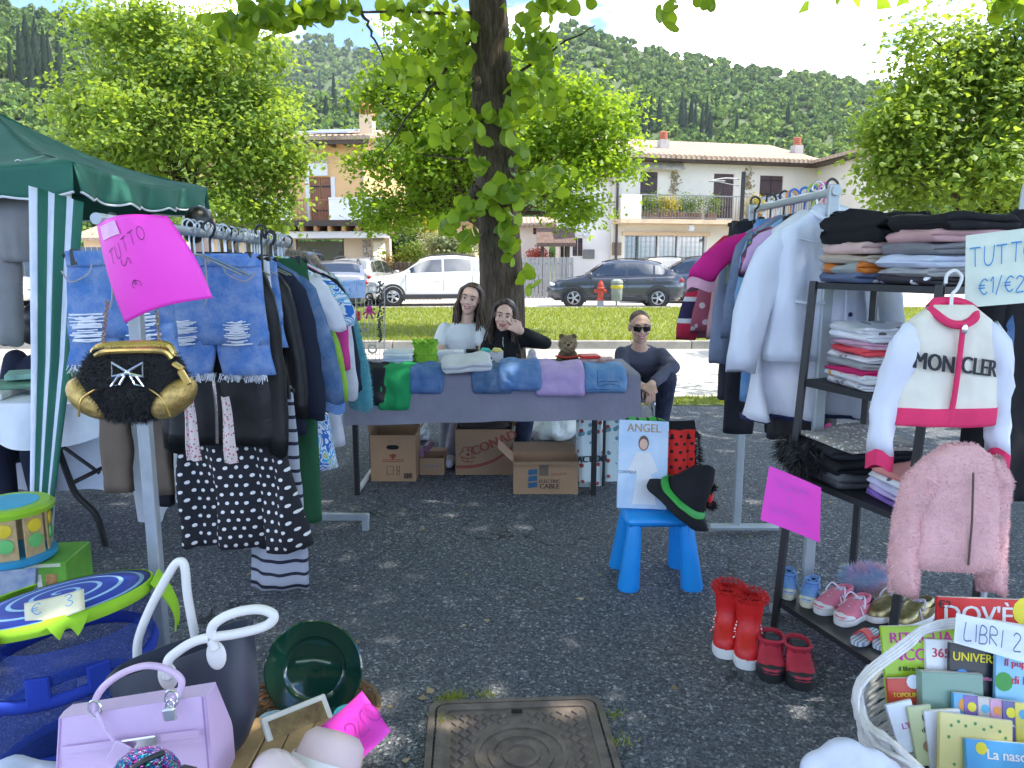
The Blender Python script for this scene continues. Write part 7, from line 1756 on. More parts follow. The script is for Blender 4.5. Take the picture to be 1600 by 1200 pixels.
def crate():
 x0,x1,y0,y1,z=-1.02,-.44,1.10,1.70,.27; t=thing('wooden_crate','low slatted wooden crate under the handbags','crate',((x0+x1)/2,(y0+y1)/2,0))
 n=11; w=(x1 - x0)/n
 for i in range(n): mb=MB(); mb.box((x0+w*(i+.5),(y0+y1)/2,z - .008+rnd.uniform(-.001,.001)),(w - .004,y1 - y0,.016),(0,0,rnd.uniform(-.004,.004)),.002); mb.build('slat',wood,t)
 for y in (y0+.02,y1 - .02):
  for j in range(3): mb=MB(); mb.box(((x0+x1)/2,y,.05+j*.075),(x1 - x0,.014,.06),None,.002); mb.build('board',wood,t)
 for x in (x0+.02,x1 - .02):
  for j in range(3): mb=MB(); mb.box((x,(y0+y1)/2,.05+j*.075),(.014,y1 - y0 - .06,.06),None,.002); mb.build('board',wood,t)
 mb=MB(); mb.sheet(lambda u,v: (-1.30+.42*u,1.02+.42*v,.30+.05*math.sin(u*3)+.012*wob(u*4,v*4,0,2) - .10*max(0,u - .75)),24,24,.004); one(mb,'white_sheet',fabric('bluish_cloth',(.52,.56,.74)),'bluish white cloth spread in front of the blue mesh basket','cloth',smooth=180)
 one(MB().box((-1.12,1.22,.14),(.34,.34,.28),None,.01),'plastic_tub',M('white_tub',(.55,.57,.62),.5),'pale tub under the bluish white cloth','tub')
crate()
def tote_bag():
 Y=1.57; P=lambda a,b,y=Y: at(a,b,y); t=thing('rubber_tote','slate navy rubber tote bag with curling white rope handles','bag',Vector((P(292,1100).x,Y,.272))); m=M('slate_rubber',(.038,.045,.066),.42,.06,3); L=lambda a,b: P(a,b)
 bl,br,tl,tr=Vector((P(228,1150).x,Y,.275)),Vector((P(404,1150).x,Y,.275)),P(172,1052,Y+.03),P(392,975,Y+.03); rings=[]
 for i in range(15):
  v=i/14; e=min(1,v*3.2) ** .5; a,b=bl.lerp(tl,v ** .9),br.lerp(tr,v ** .9); cx=(a+b)/2; hw=(b - a)/2; dp=(.045+.035*e)*(1 - .25*v)
  ring=[]
  for k_ in range(40):
   an=2*PI*k_/40; ring.append(cx+hw*math.copysign(abs(math.cos(an)) ** .6,math.cos(an))*(.62+.38*e)+Vector((0,math.copysign(abs(math.sin(an)) ** .6,math.sin(an))*dp,.0)))
  rings.append(ring)
 inner=[[c+(v - c)*.95 for v in r for c in [sum(r,Vector())/40]] for r in reversed(rings[4:])]
 mb=MB(); mb.loft(rings+inner); mb.build('bag_shell',m,t,smooth=60)
 wh=M('cream_rope',(.72,.70,.66),.5,.05); f=Y - .10
 mb=MB(); mb.tube([P(262,1060,f),P(262,1035,f),P(275,1020,f),P(310,1000,f),P(370,990,f),P(415,978,f),P(428,962,f),P(405,952,f),P(365,958,f),P(335,975,f),P(330,995,f),P(336,1015,f)],.0105,10,smooth=6); h=mb.build('handle',wh,t,smooth=180)
 for a,b in ((262,1050),(338,1018)): mb=MB(); mb.ell(P(a,b+6,f+.018),(.022,.008,.034),16,10); mb.build('handle_tab',wh,h)
 f=Y+.09; mb=MB(); mb.tube([P(215,1040,f),P(216,1000,f),P(235,950,f),P(262,900,f),P(277,879,f),P(288,884,f),P(293,930,f),P(302,980,f),P(306,1000,f)],.0105,10,smooth=6); mb.build('handle',wh,t,smooth=180)
tote_bag()
def lilac_bag():
 Y=1.33; P=lambda a,b,y=Y: at(a,b,y); t=thing('lilac_handbag','structured lilac handbag with one top handle and a small padlock','bag',Vector((P(210,1150).x,Y,.275))); m=M('lilac_leather',(.60,.44,.64),.38,.05,4,.15,300); m2=M('lilac_edge',(.36,.22,.44),.45)
 tl,tr,br,bl=P(92,1122),P(322,1086),P(336,1240),P(84,1260); d=.11
 def slab(name,o,th,u0,u1,v0,v1,mat,par,ch=.0):
  q=lambda u,v: tl.lerp(tr,u).lerp(bl.lerp(br,u),v); mb=MB(); mb.sheet(lambda u,v: q(u0+(u1 - u0)*u,v0+(v1 - v0)*v)+Vector((0,o,0)),12,12,th); return mb.build(name,mat,par,smooth=30)
 q=lambda u,v: tl.lerp(tr,u).lerp(bl.lerp(br,u),v)
 mb=MB(); rings=[]
 for i in range(13):
  v=i/12; a,b=q(0,v),q(1,v); dp=d*(.42+.58*min(1,v*1.6)); rings.append([a+Vector((0,0,0)),a.lerp(b,.5),b,b+Vector((.004,dp*.5,0)),b+Vector((0,dp,0)),a.lerp(b,.5)+Vector((0,dp,0)),a+Vector((0,dp,0)),a+Vector((-.004,dp*.5,0))])
 mb.loft(rings); body=mb.build('body',m,t,smooth=30)
 fl=slab('front_flap',-.003,-.005,.005,.995,-.005,.46,m,t); slab('belt',-.010,-.005,.05,.95,.30,.38,m,fl)
 for u in (.02,.98): slab('edge',-.004,-.003,u - .006,u+.006,.0,1.0,m2,body)
 mb=MB(); c=q(.56,.34)+Vector((0,-.016,0)); mb.box(c,(.075,.006,.022),(0,-.16,0),.003); mb.build('turn_lock_plate',chrome(),fl)
 f=Y - .01; mb=MB(); mb.tube([P(148,1112,f),P(150,1092,f),P(165,1070,f),P(195,1050,f),P(230,1040,f),P(262,1046,f),P(283,1062,f),P(280,1082,f),P(268,1094,f)],.0068,10,smooth=6); h=mb.build('handle',M('lilac_handle',(.58,.42,.58),.35),t,smooth=180)
 for a,b in ((148,1108),(268,1092)): mb=MB(); cc=P(a,b,f - .006); mb.tube([cc+Vector((math.cos(k_*PI/6)*.012,0,math.sin(k_*PI/6)*.018)) for k_ in range(12)],.0028,6,ring=True); mb.build('ring',chrome(),h)
 mb=MB(); mb.box(P(265,1116,f - .02),(.026,.010,.026),(0,-.15,0),.003); pk=mb.build('padlock',chrome('padlock_steel',(.7,.72,.74),.3),t); mb=MB(); cc=P(266,1104,f - .02); mb.tube([cc+Vector((math.cos(k_*PI/8)*.008,0,math.sin(k_*PI/8)*.016 - .002)) for k_ in range(9)],.0022,6); mb.build('shackle',chrome(),pk)
 mb=MB(); mb.tube([P(150,1112,f - .008),P(165,1140,f - .012),P(184,1166,f - .016)],.004,6,smooth=3); mb.box(P(186,1178,f - .018),(.035,.006,.05),(0,.5,0),.004); mb.build('key_tag',m,t)
 # sequinned pouch in front
 c=P(228,1196,1.20); k=NT('sequins'); co=k.obj(); v=k.n('TexVoronoi',{'Vector': co,'Scale': 170.0},out=None); cr=k.ramp(k.n('SeparateColor',{0: v.outputs['Color']}),[(0,(.02,.35,.45)),(.3,(.03,.15,.5)),(.5,(.5,.02,.3)),(.75,(.6,.3,.55)),(1,(.05,.5,.4))]); sq=k.done(k.bsdf(col=cr,rough=.18,metal=.85,nrm=k.bump(v.outputs['Distance'],1.0,.01)))
 mb=MB(); mb.ell(c+Vector((0,0,-.02)),(.062,.045,.05)); o=one(mb,'sequin_pouch',sq,'turquoise and magenta sequin pouch in front of the lilac handbag','pouch',smooth=180)
 mb=MB(); mb.tube([c+Vector((-.03,-.046,-.01)),c+Vector((0,-.03,.022)),c+Vector((.035,.0,.026))],.005,6,smooth=4); mb.box(c+Vector((.08,-.01,-.005)),(.03,.012,.022),(0,.4,.2),.004); mb.build('zip_band',BLACKPL,o)
lilac_bag()
def crockery():
 wick=M('brown_wicker',(.22,.11,.045),.7,.3,60); c=Vector((-.60,1.96,0)); t=thing('wicker_basket','round brown wicker basket holding plate and cups','basket',c)
 for j in range(9):
  r=.155+.007*j; mb=MB(); mb.tube([c+Vector((math.cos(a*PI/20)*r,math.sin(a*PI/20)*r*.9,.01+j*.014+.004*(-1) ** (a+j))) for a in range(40)],.0075,6,ring=True); mb.build('cane_row',wick,t)
 mb=MB(); mb.lathe([(.17,.006),(.01,.006)],30,c); mb.build('base',wick,t)
 P=lambda a,b,y: at(a,b,y); gg=M('bottle_green_glaze',(.004,.035,.024),.08,.1,spec=.7,coat=.6)
 pc=P(491,1046,2.0); m=Euler((R(90) - .32,0,.04)).to_matrix(); mb=MB(); r=.143; mb.lathe([(.006,-.012),(r*.55,-.012),(r*.63,-.006),(r*.66,.004),(r*.97,.016),(r,.013),(r*.98,.008),(r*.66,-.006),(r*.5,-.018),(.006,-.018)],64,pc,m); one(mb,'dinner_plate',gg,'glossy dark green plate standing upright in the wicker basket','plate',smooth=50)
 cup=M('pale_blue_china',(.50,.66,.76),.2,.04,coat=.5)
 for i,(px_,py_,y,r) in enumerate(((427,1122,1.80,.042),(462,1118,1.82,.034),(412,1150,1.74,.04),(545,1110,1.86,.04))):
  b=P(px_,py_+18,y); mb=MB(); mb.lathe([(r*.6,-.03),(r*.75,-.028),(r*.98,.025),(r,.03),(r*.93,.03),(r*.7,-.022),(.002,-.024)],28,b); o=one(mb,'china_cup',cup if i < 3 else M('turquoise_china',(.10,.50,.55),.25),['pale blue cup nearest the tote bag below the green plate','pale blue cup in front of the middle of the green plate','pale blue cup tucked against the bottom of the tote bag','turquoise cup behind the pink price sheet'][i],'cup','cups by the wicker basket',smooth=50)
  mb=MB(); mb.tube([b+Vector((math.cos(a*PI/8)*.018 - r - .004,0,math.sin(a*PI/8)*.018)) for a in range(2,15)],.004,6); mb.build('cup_handle',cup,o)
 one(MB().box((-.60,1.74,.06),(.36,.30,.12),None,.01),'cardboard_tray',M('tray_card',(.40,.28,.16),.8),'shallow cardboard tray under the pale cups','tray')
 f0=P(470,1140,1.66); t=thing('picture_frame','small white-framed picture leaning among the cups','picture frame',f0); mm=Euler((-.8,.0,.7)).to_matrix(); mb=MB(); mb.box(f0,(.17,.012,.12),mm,.003); mb.build('frame',M('white_frame',(.7,.66,.62),.5),t); mb=MB(); mb.box(f0 - mm @ Vector((0,.0075,0)),(.14,.002,.09),mm); mb.build('picture',M('autumn_print',(.50,.36,.14),.4,.5,30,c2=(.12,.05,.03)),t,smooth=0)
 # pale pink hat with wide brim
 hp=M('blush_felt',(.66,.50,.50),.7,.05); hc=P(505,1212,1.42); t=thing('brimmed_hat','blush pink hat with a wide white brim at the bottom of the picture','hat',hc); mm=Euler((-.35,.55,.5)).to_matrix(); mb=MB(); mb.lathe([(.115,-.01),(.12,.0),(.082,.008),(.072,.03),(.066,.07),(.05,.086),(.005,.09)],40,hc,mm); mb.build('crown',hp,t,smooth=180); mb=MB(); mb.lathe([(.084,.008),(.076,.03),(.078,.031),(.086,.009)],40,hc,mm,cap=False); mb.build('band',M('white_band',(.72,.70,.70),.6),t)
 hc=P(450,1205,1.34); mb=MB(); mb.chain([hc+Vector((-.03,0,.0)),hc+Vector((.05,-.05,-.02)),hc+Vector((.10,-.10,-.05))],[.045,.042,.03]); one(mb,'ballet_pump',M('pearl_pink',(.72,.58,.58),.3,.05,coat=.4),'pearly pink rounded slipper at the bottom edge by the hat','slipper',remesh=.008)
 cs=[P(500,1136,1.62),P(566,1080,1.66),P(611,1142,1.58),P(560,1190,1.54)]; mb=MB(); bent_sheet(mb,cs,.004,8); s=one(mb,'price_sheet',pink,'neon pink price paper reading 0,20 beside the green plate','price sign',smooth=180); pf=plane_fn(sum(cs,Vector())/4,cs[1] - cs[0],cs[0] - cs[3],.007); handwriting('0,20',.055,lambda x,y: pf(x*.8,y),M('faint_pen',(.55,.04,.42),.5),s,.08,.35)
crockery()
# ---- manhole cover
def manhole():
 iron=M('cast_iron',(.17,.135,.115),.6,.35,14,.6,90,metal=.3); a,b,c_,d=gp(690,1104),gp(938,1090),gp(985,1215),gp(690,1230); t=thing('manhole_cover','square cast iron manhole cover set in the asphalt','manhole cover',(a+b+c_+d)/4)
 W=.53; o=Vector(((a.x+b.x)/2 - .005,(a.y+b.y)/2 - W/2,0)); m=Matrix.Rotation(math.atan2(b.y - a.y,b.x - a.x)*.6,3,'Z'); tr=lambda x,y,z: o+m @ Vector((x,y,z))
 def rr(h,r,n=6): return [(sx*(h - r)+r*math.cos(t0+k*PI/2/n),sy*(h - r)+r*math.sin(t0+k*PI/2/n)) for sx,sy,t0 in ((1,1,0),(-1,1,PI/2),(-1,-1,PI),(1,-1,1.5*PI)) for k in range(n+1)]
 mb=MB(); ro,ri=rr(W/2+.012,.045),rr(W/2 - .008,.035); mb.loft([[tr(x,y,-.01) for x,y in ro],[tr(x,y,.009) for x,y in ro],[tr(x,y,.009) for x,y in ri],[tr(x,y,.001) for x,y in ri]],False); mb.build('frame',iron,t,smooth=30)
 mb=MB(); q=rr(W/2 - .014,.032); mb.loft([[tr(x,y,.0005) for x,y in q],[tr(x,y,.005) for x,y in q]]); mb.build('lid',iron,t,smooth=30)
 mb=MB(); q0,q1=rr(W/2 - .015,.03),rr(W/2 - .045,.02); mb.loft([[tr(x,y,.005) for x,y in q0],[tr(x,y,.010) for x,y in q0],[tr(x,y,.010) for x,y in q1],[tr(x,y,.005) for x,y in q1]],False); mb.build('border',iron,t,smooth=30)
 for r in (.135,.095,.055): mb=MB(); mb.lathe([(r,.005),(r,.0095),(r - .014,.0095),(r - .014,.005)],48,o,cap=False); mb.build('ring',iron,t)
 me=None; s=.0235
 for i in range(-12,13):
  for j in range(-12,13):
   if (i+j) % 2: continue
   x,y=i*s,j*s*.82
   if max(abs(x),abs(y)) > W/2 - .058 or x*x+y*y < .155 ** 2 or (y > .17 and abs(x) < .035): continue
   if me is None: mb=MB(); mb.lathe([(.0185,.004),(.015,.0105)],4,(0,0,0)); st=mb.build('stud',iron,t,smooth=0,world=False); me=st
   else: st=me.copy(); col.objects.link(st)
   st.location=tr(x,y,0) - t.location
 mb=MB(); mb.box(tr(0,.20,.0105),(.034,.013,.003)); mb.build('lift_slot',M('slot_black',(.006,.006,.006),.9),t,smooth=0)
manhole()
def litter():
 g=np.random.default_rng(5); n=150; P=np.stack([g.uniform(-2.5,3,n),g.uniform(1.9,7,n),np.full(n,.006)],1); keep=np.ones(n,bool); V,F=leaf_quads(P,np.tile([0,0,4.],(n,1)),g.uniform(.012,.035,n),g); V[:,2]=np.clip(V[:,2],.003,.012)
 tag(np_mesh('fallen_leaves',V,F,leafmat('dry_leaf',(.22,.15,.07),(.5,.42,.26),.1,.8)),'small dry leaves and petals scattered over the dark asphalt','leaves',kind='stuff')
 G=[]
 for a,b,n_ in ((700,1096,60),(712,1090,40),(760,1088,25),(690,1130,30),(955,1120,25),(970,1160,25)):
  p=gp(a,b)
  for i in range(n_): x,y=p.x+g.normal(0,.02),p.y+g.normal(0,.012); an=g.uniform(0,6.28); h=g.uniform(.01,.035); G.append([(x - .002,y,0),(x+.002,y,0),(x+math.cos(an)*.015,y+math.sin(an)*.015,h)])
 V=np.array(G).reshape(-1,3); tag(np_mesh('weeds',V,np.arange(len(V)).reshape(-1,3),grassm),'tiny weeds growing round the manhole frame','weeds',kind='stuff')
litter()

# ================================================================== stall on the right
RX,RZ=1.185,1.665; GR='children clothes on the right rail'
def rail_right():
 t=thing('clothes_rail','pale grey clothes rail with coloured hangers, holding the white jacket','clothes rail',(RX,3.2,0)); st=M('pale_steel',(.42,.46,.47),.4,.1,metal=.2)
 mb=MB(); mb.tube([(RX,2.76,RZ),(RX,3.76,RZ)],.017,12); mb.build('rail',st,t)
 for y in (2.79,3.72):
  mb=MB(); mb.box((RX,y,.86),(.04,.03,1.66),None,.004); mb.build('post',st,t)
  mb=MB(); mb.tube([(RX - .14,y,.03),(RX+.22,y,.03)],.02,8); mb.build('foot',st,t)
rail_right()
hk=lambda Y,dx_=0.0: Vector((RX+.045+dx_,Y,RZ+.02))
def plh(n,c): return M('hanger_' +n,c,.35,.05)
wjk=fabric('white_drill',(.66,.69,.78),.04,wr=.5); navyb=fabric('navy_trim',(.02,.025,.08)); cham=denim('chambray',(.17,.33,.52),.3); gm=fabric('grey_blue_sweat',(.22,.26,.36)); peachp=fabric('dusty_pink',(.55,.33,.34)); sage=fabric('sage_cotton',(.22,.30,.20))
wj=T('white_jacket','crisp white cotton jacket at the near end of the right rail','jacket',hk(2.84,-.03),.12,wjk,.42,.56,1.1,.045,.50,fold=.02,seed=51,group=GR,hmat=BLACKPL,sout=.16,sw=.085,collar=wjk)
for nm,pts,rr,mt in (('placket',[(.03,-.075,-.13),(.035,-.085,-.35),(.04,-.092,-.64)],.004,wjk),('pocket_flap',[(-.16,-.078,-.42),(-.10,-.092,-.43),(-.05,-.09,-.425)],.006,wjk),('shoulder_seam',[(-.15,-.058,-.19),(-.05,-.075,-.21),(.03,-.08,-.20)],.003,wjk)): mb=MB(); mb.tube(pts,rr,6,smooth=5); mb.build(nm,mt,wj,world=False)
for z in (-.25,-.36,-.47,-.58): mb=MB(); mb.ell((.05,-.092 - .012*(-z),z),(.009,.004,.009)); mb.build('button',navyb,wj,world=False)
for k_ in (0,1): T('white_dress',['flared white dress with navy stripes below the white jacket','white dress with navy stripes close behind the first one'][k_],'dress',hk(2.92+.07*k_,-.05+.07*k_),.1,fabric('white_sailor',(.66,.66,.72),.04),.34,.80,1.55,.055,0,fold=.05,seed=52+k_,group=GR,hem=(navyb,.012))
for nm,lb,ct,Y,mat,w,L,sl,hm,kw in (
 ('ruffle_top','lilac pink ruffled top beside the white jacket collar','top',2.97,fabric('lilac_pink',(.55,.36,.58)),.36,.36,.14,plh('pink',(.75,.16,.38)),dict(sw=.10)),
 ('floral_blouse','dark floral blouse tied between lilac and chambray clothes','top',3.03,speckle('dark_floral',(.10,.03,.07),[(.1,.3,.08),(.5,.08,.2),(.05,.08,.3),(.55,.5,.3)],60,.45),.34,.40,.16,plh('lime',(.35,.5,.05)),dict(sw=.09)),
 ('pink_blouse','pale pink blouse peeping beside the chambray dress','blouse',3.09,fabric('rose',(.60,.36,.46)),.36,.55,.40,plh('blue',(.03,.16,.55)),{}),
 ('chambray_dress','pale blue chambray dress with turned-up hem','dress',3.15,cham,.36,.50,.30,plh('blue',(.03,.16,.55)),dict(flare=1.15,hem=(cham,.04))),
 ('grey_blouse','blue-grey denim blouse behind the chambray dress','blouse',3.22,denim('slate_denim',(.13,.17,.26),.3),.38,.46,.42,plh('blue',(.03,.16,.55)),{}),
 ('magenta_polo','magenta polo shirt with white-lined short sleeve','polo',3.28,fabric('magenta_pique',(.60,.02,.22)),.40,.44,.17,plh('orange',(.75,.28,.02)),dict(sw=.09,sout=.2,cuff=fabric('pale_pink_trim',(.75,.4,.5)))),
 ('sage_top','sage green top hanging lower behind the chambray dress','top',3.33,sage,.36,.66,.2,None,{}),
 ('grey_sweatshirt','blue-grey long-sleeved sweatshirt in the middle of the right rail','sweatshirt',3.40,gm,.40,.56,.55,None,dict(sout=.13)),
 ('peach_cardigan','dusty pink cardigan behind the blue-grey sweatshirt','cardigan',3.47,peachp,.38,.54,.45,None,dict(sout=.10)),
 ('cloud_dress','burgundy dress printed with pale clouds, near the far end','dress',3.54,speckle('cloud_print',(.34,.07,.11),[(.62,.5,.5),(.55,.4,.42)],22,.32),.40,.60,.42,None,dict(sout=.17,flare=1.25)),
 ('striped_jumper','red, white and navy striped jumper second from the far end','jumper',3.61,stripes('rugby_stripe',[(0,(.55,.02,.06)),(.42,(.7,.68,.7)),(.52,(.03,.02,.07)),(.9,(.7,.68,.7))],.22),.40,.40,.46,None,dict(sout=.19)),
 ('pink_hoodie','pink hoodie at the far end of the right rail','hoodie',3.68,fabric('hoodie_pink',(.45,.16,.22)),.40,.48,.46,None,dict(sout=.15))):
 T(nm,lb,ct,hk(Y,rnd.uniform(-.03,.0)),.06+rnd.uniform(-.05,.05),mat,w,L,kw.pop('flare',1.05),.032,sl,fold=.012,seed=int(Y*100),group=GR,hmat=hm,**{**dict(sout=.10),**kw})
B_=bottom_garment
B_('navy_trousers','dark navy trousers hanging low below the clouds dress','trousers',hk(3.44,-.05),.06,navyblk,.30,.98,1,.95,.035,.01,61,GR); B_('kids_jeans','turned-up blue jeans hanging behind the white striped dress','jeans',hk(3.3,-.04),.06,den4,.26,.80,1,.95,.035,.01,62,GR)
B_('charcoal_skirt','charcoal skirt below the burgundy clouds dress','skirt',hk(3.57,-.08),.06,fabric('charcoal',(.035,.035,.045)),.24,.84,0,1.15,.03,.008,63,GR); B_('black_pink_skirt','black skirt with pink trim under the white striped dress','skirt',hk(3.1,.02),.06,speckle('black_pink',(.02,.018,.022),[(.6,.05,.2),(.02,.02,.02)],14,.3),.26,.92,0,1.2,.03,.01,64,GR)
# ---- dark ladder shelf
SA,SD=Vector((1.02,2.66,0)),Vector((.17,-.50,0)); SN=Vector((.945,.32,0)).normalized(); SZ=(.125,.625,.98,1.335); SW=(.36,.33,.30,.28)
def sp(u,w,z): 
 k=(z - .1)/1.24; return SA+SD*u+SN*(w+.075*k)+Vector((0,0,z))
def shelf():
 t=thing('shelf_unit','black ladder shelf stacked with folded clothes and shoes','shelf',SA+SD*.5+SN*.15); bk=M('shelf_black',(.018,.019,.022),.5,.2); ux=SD.normalized()
 for u in (0,1.0):
  for w in (0,1):
   mb=MB(); mb.tube([sp(u,.36*w,0),sp(u,.28*w,1.34 if w == 0 else 1.36)],.016,4); mb.build('leg',bk,t,smooth=30)
 for z,w in zip(SZ,SW):
  mb=MB(); a,b,c,d=sp(-.03,0,z),sp(1.03,0,z),sp(1.03,w,z),sp(-.03,w,z); vs=[p - Vector((0,0,.022*k)) for k in (0,1) for p in (a,b,c,d)]; mb.add(vs,[(0,1,2,3),(7,6,5,4),(0,4,5,1),(1,5,6,2),(2,6,7,3),(3,7,4,0)]); mb.build('shelf_board',bk,t,smooth=0)
shelf()
srz=math.atan2(SD.y,SD.x); blackf=fabric('jet_jersey',(.012,.012,.014)); greyk=fabric('grey_marl',(.20,.20,.22))
def pile(u,w,z,items,grp,wd,dp,rz0,seed):
 for i,(nm,lb,ct,h,mat,dr) in enumerate(items):
  folded(nm,lb,ct,sp(u,w,z+.002)+Vector((rnd.uniform(-.008,.008),rnd.uniform(-.008,.008),0)),wd*rnd.uniform(.94,1.05),dp,h,mat,rz0+dr+rnd.uniform(-.06,.06),2 if h > .02 else 1,seed+i,grp,(0,0),.012 if h < .06 else .03); z+=h*.97
 return z
pile(.25,.13,SZ[3],[('folded_tee','navy and white printed tee at the bottom of the far top-shelf pile','tee',.032,speckle('navy_print_tee',(.10,.13,.22),[(.6,.6,.62),(.3,.4,.6)],14,.4),0),('folded_tee','grey-green tee with an orange printed patch, far top-shelf pile','tee',.036,speckle('orange_patch_tee',(.30,.33,.32),[(.55,.16,.02),(.3,.33,.32)],9,.5),0),('folded_jumper','beige jumper in the far top-shelf pile','jumper',.032,fabric('beige_knit',(.50,.42,.34)),.05),('folded_jumper','blush jumper right under the black hoodie','jumper',.036,fabric('blush_knit',(.60,.42,.38)),.0),('folded_hoodie','black hoodie with a pink print crowning the far top-shelf pile','hoodie',.10,blackf,.3)],'far pile on the top shelf',.25,.26,.15,70)
pile(.78,.13,SZ[3],[('folded_leggings','black leggings with purple spots at the bottom of the near pile','leggings',.026,speckle('purple_spot',(.03,.025,.035),[(.25,.12,.5)],20,.3),0),('folded_jumper','pale grey marl jumper low in the near top-shelf pile','jumper',.028,fabric('pale_marl',(.36,.36,.37)),0),('folded_shirt','bluish white shirt in the middle of the near top-shelf pile','shirt',.040,fabric('bluish_white',(.55,.60,.74)),.05),('folded_jumper','mid grey sweatshirt in the near top-shelf pile','sweatshirt',.038,greyk,0),('folded_jumper','old rose jumper under the black one, near top-shelf pile','jumper',.036,fabric('old_rose',(.50,.30,.30)),0),('folded_jumper','black jumper crowning the near top-shelf pile','jumper',.05,blackf,.1)],'near pile on the top shelf',.27,.26,.15,80)
tz=SZ[2]; cols=[('white tee with black lettering print',speckle('bw_print',(.66,.67,.70),[(.03,.03,.04)],30,.35)),('white tee with orange print',speckle('ow_print',(.66,.67,.70),[(.7,.35,.05),(.1,.4,.3)],22,.35)),('crimson tee',fabric('crimson',(.50,.02,.12))),('pale grey tee',fabric('pale_marl',(.36,.36,.37))),('speckled white tee',speckle('bw_print',(.66,.67,.70),[(.03,.03,.04)],30,.35)),('hot coral tee',fabric('coral',(.75,.08,.10))),('pink tee',fabric('rose',(.60,.36,.46))),('white tee',fabric('white_cotton',(.72,.73,.77))),('white tee with bold black lettering',speckle('bold_print',(.68,.69,.72),[(.02,.02,.02)],16,.42))]
pile(.38,.14,tz,[('folded_tee','%s, %s in the middle-shelf pile' % (c[0],['lowest','second','third','fourth','fifth','sixth','seventh','eighth','topmost'][i]),'tee',.024,c[1],0) for i,c in enumerate(cols)],'tees on the middle shelf',.25,.24,.1,90)
pile(.22,.16,SZ[1],[('folded_jeans','charcoal grey jeans under the black pile on the lower shelf','jeans',.05,denim('charcoal_denim',(.05,.055,.06),.3),0),('folded_cardigan','black shaggy cardigan on the lower shelf','cardigan',.055,blackf,.1),('folded_vest','black satin top on the shaggy cardigan','top',.035,navyblk,-.1),('lace_collar','beige lace collar piece on top of the black pile','collar',.022,speckle('lace_beige',(.36,.32,.28),[(.55,.52,.48)],70,.4),.1)],'black pile on the lower shelf',.30,.30,.1,110)
f1=MB(); f1.box(sp(.1,.06,SZ[1]+.085),(.22,.2,.07)); fur(f1,2600,.05,.0022,'shaggy_fringe',M('black_fur_hair',(.014,.013,.014),.6),bpy.data.objects['folded_cardigan'],12,.8)
pile(.80,.13,SZ[1],[('folded_tee',lb,'tee',.022,m_,0) for lb,m_ in (('violet tee at the bottom of the lilac pile',fabric('violet',(.25,.14,.45))),('lilac tee with green edge in the lilac pile',fabric('lilac_pale',(.50,.40,.60))),('pale lilac tee in the middle of the lilac pile',fabric('pale_lilac',(.50,.48,.66))),('white tee with grey print in the lilac pile',speckle('bw_print',(.66,.67,.70),[(.03,.03,.04)],30,.35)),('salmon tee topping the lilac pile',fabric('salmon',(.62,.24,.22))))],'lilac pile on the lower shelf',.20,.22,.1,120)
# ---- jacket with letters, pink fur coat
def letter_jacket():
 loc=at(1490,440,2.03); red=fabric('raspberry_rib',(.68,.04,.13)); cr=fabric('cream_satin',(.70,.66,.56),.05,.5,wr=.5); wh=fabric('white_sleeve',(.66,.68,.76),.05)
 t=T('bomber_jacket','cream child jacket with white sleeves, raspberry trims and black lettering','jacket',loc,.05,cr,.285,.315,1.0,.035,.335,smat=wh,fold=.004,seed=130,hmat=M('white_hanger',(.68,.68,.68),.35),collar=red,cuff=red,hem=(red,.045),neck=.06,sw=.046,sout=.06,drop=.075)
 z0=-.075; y=-.052; mb=MB(); mb.tube([(.004,y,z0 - .04),(.0,y - .001,z0 - .2),(-.008,y,z0 - .315)],.007,8,smooth=4); mb.build('zip',red,t,world=False); mb=MB(); mb.ell((.004,y - .008,z0 - .05),(.008,.004,.014)); mb.build('zip_pull',chrome(),t,world=False)
 m=wm(t)
 for tx,x in (('MON',-.062),('CLER',.066)): lettering(tx,.066,lambda a,b: m @ Vector((x+a*.72,-.0445*max(.05,1 - (min(1,abs(x+a*.72)/.1445)) ** 2.5) ** .275 - .0035,z0 - .15+b - .10*(x+a))),ink,t,.0032)
letter_jacket()
def fur_coat():
 pk=M('pink_fur_base',(.66,.38,.38),.9,.12,12); t=T('fur_coat','fluffy pale pink fur jacket hanging below the lettered jacket','coat',at(1502,690,1.97),.03,pk,.225,.335,1.05,.045,.36,fold=.006,seed=131,sout=.045,sw=.048,neck=.05,drop=.02,hook=False)
 fuzz(t,9000,.008,M('pink_fur_hair',(.78,.50,.50),.8,.2,60),14,.0011)
 mb=MB(); mb.tube([(.0,-.062,-.07),(.006,-.068,-.2),(.010,-.066,-.33)],.003,6); mb.build('opening',M('brown_leather',(.10,.06,.05),.5),t,world=False)
fur_coat()
